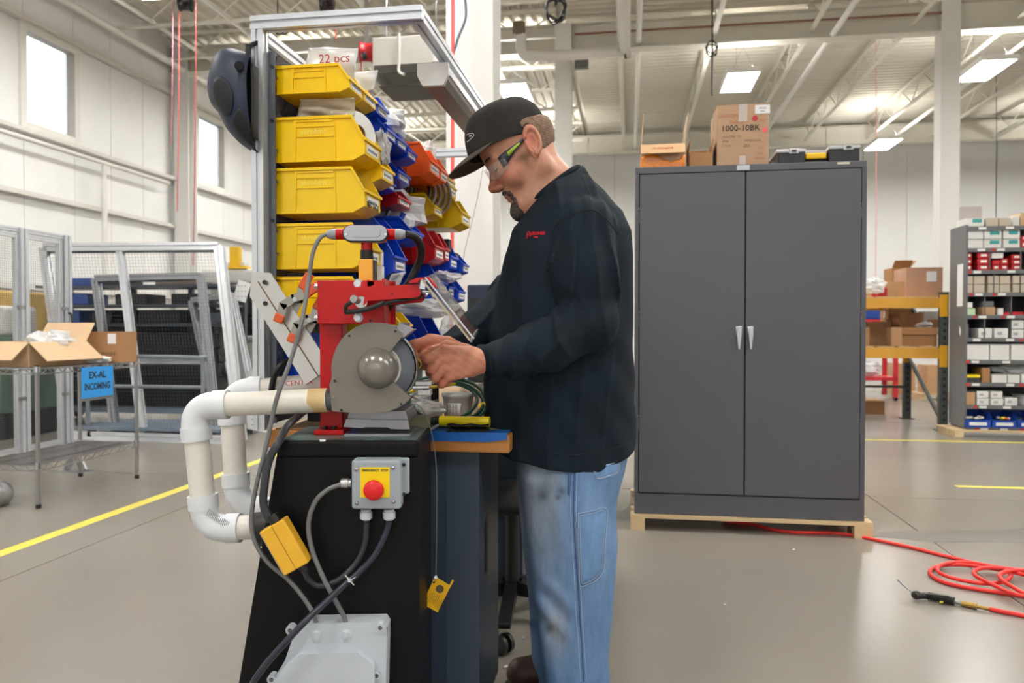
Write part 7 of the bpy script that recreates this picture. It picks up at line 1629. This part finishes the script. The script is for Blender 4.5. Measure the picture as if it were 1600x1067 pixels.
# ================================================================ RED HOSE AND BLOW GUN
HR = mat('red rubber hose', (232, 52, 48), .4, var=.06, vs=10); rH = .0085
def fl(px, py, z=rH): Y = (HC-z)*F/((py-512.5)); Y = Y; p = P(px, py, Y); return Vector((p.x, p.y, z))
def flz(L): return [fl(*q) if len(q) == 2 else fl(q[0], q[1], q[2]) for q in L]
hose = flz([(1130, 815), (1175, 820), (1205, 828), (1245, 833), (1300, 834), (1340, 839), (1420, 856), (1480, 871), (1535, 884), (1590, 893, .012), (1640, 905, .012), (1690, 925, .014), (1660, 950, .012), (1600, 934), (1560, 928), (1500, 918, .010), (1468, 909), (1453, 897), (1462, 888), (1490, 884, .02), (1530, 887, .02), (1575, 896, .02), (1574, 908, .02), (1545, 914, .02), (1500, 908, .02), (1470, 898, .022), (1466, 888, .022), (1485, 881, .028), (1520, 881, .03), (1560, 890, .03), (1600, 900, .03), (1650, 915, .03), (1640, 935, .03), (1590, 932, .03), (1550, 915, .03), (1525, 902, .03), (1523, 894, .03), (1540, 889, .035), (1580, 891, .035), (1640, 900, .03), (1700, 925, .02), (1680, 950, .012), (1620, 938, .03), (1580, 918, .04), (1563, 905, .04), (1566, 897, .04), (1590, 893, .04), (1640, 895, .03), (1720, 920, .012), (1740, 960), (1700, 985), (1640, 978), (1600, 965), (1570, 959), (1546, 954)])
tag(MB().tube(hose, rH, n=12, sub=6).build('air_hose', HR), 'long red air hose coiled on the concrete and running under the cabinet pallet', 'hose')
g0 = fl(1502, 945, .012); g1 = fl(1546, 954, .012); d = (g0-g1).normalized()
t = thing('blow_gun', 'black air blow gun with bent nozzle and brass coupling on the floor', 'air gun', (g0.x, g0.y, 0))
BR = mat('brass', (178, 146, 78), .3, .9); W_ = lambda o: wchild(o, t)
Lh = (g1-g0).length
W_(MB().cyl(g1, g1+d*Lh*.38, .0075, n=6).cyl(g1+d*Lh*.38, g1+d*Lh*.45, .0065, n=16).build('brass_ferrule', BR)); W_(MB().cyl(g1+d*Lh*.45, g1+d*Lh*.98, .0115, n=20).build('brass_coupling', BR, bevel=.0015)); W_(MB().cyl(g1+d*Lh*.98, g1+d*Lh*1.3, .008, n=16).cyl(g1+d*Lh*1.3, g1+d*Lh*1.5, .005, n=12).build('steel_nipple', STEEL))
h0 = fl(1491, 942, .016); h1 = fl(1448, 933, .017); h2 = fl(1430, 934, .02); hd = (h1-h0).normalized()
GRIP = mat('black rubber grip', (36, 34, 32), .6, bump=.3, bs=120)
W_(MB().tube([h0, h0.lerp(h1, .5), h1, h2], lambda u: .0155-.004*u, n=12, sub=4).build('grip', GRIP))
q = MB()
for k in range(11): c = h0.lerp(h1, k/11); q.cyl(c, c+hd*.003, .0168, n=12)
W_(tag(q.build('grip_rib', GRIP), kind='stuff'))
W_(MB().bar(fl(1483, 934, .036), fl(1445, 930, .036), .014, .005).build('trigger', BLACKP, bevel=.001)); W_(MB().ell(fl(1432, 932, .02), (.02, .018, .017), 14, 8).build('head', GRIP))
W_(MB().tube([fl(1428, 928, .028), fl(1418, 922, .034), fl(1408, 913, .04), fl(1403, 908, .042)], .0032, n=8).build('nozzle', STEEL)); W_(MB().box(fl(1471, 943, .03), (.012, .004, .006)).build('yellow_mark', mat('yellow mark', (220, 210, 40), .5)))
# crumbs of white foam on the floor
CR = mat('white chip', (236, 236, 234), .6)
for k, (px, py) in enumerate([(795, 940), (792, 1046), (801, 1044), (828, 905), (1133, 947), (841, 912), (1240, 850+10), (818, 1000), (830, 975)]):
    c = fl(px, py, .003); q = MB().ell(c, (.006, .005, .003), 7, 5, smooth=False) if k not in (0, 1) else MB().ell(c, (.012, .009, .005), 7, 5, smooth=False)
    tag(q.build('paper_chip', CR), ['white chip of foam on the floor behind the bench caster', 'white chip beside the brown shoe', 'second white chip beside the brown shoe', 'tiny white chip near the chair leg', 'tiny white chip on open concrete before the tall cabinet', 'tiny white chip right next to the jeans', 'tiny white chip near the pallet front', 'white chip beneath the chair leg', 'tiny white chip between chair and jeans'][k], 'chip')
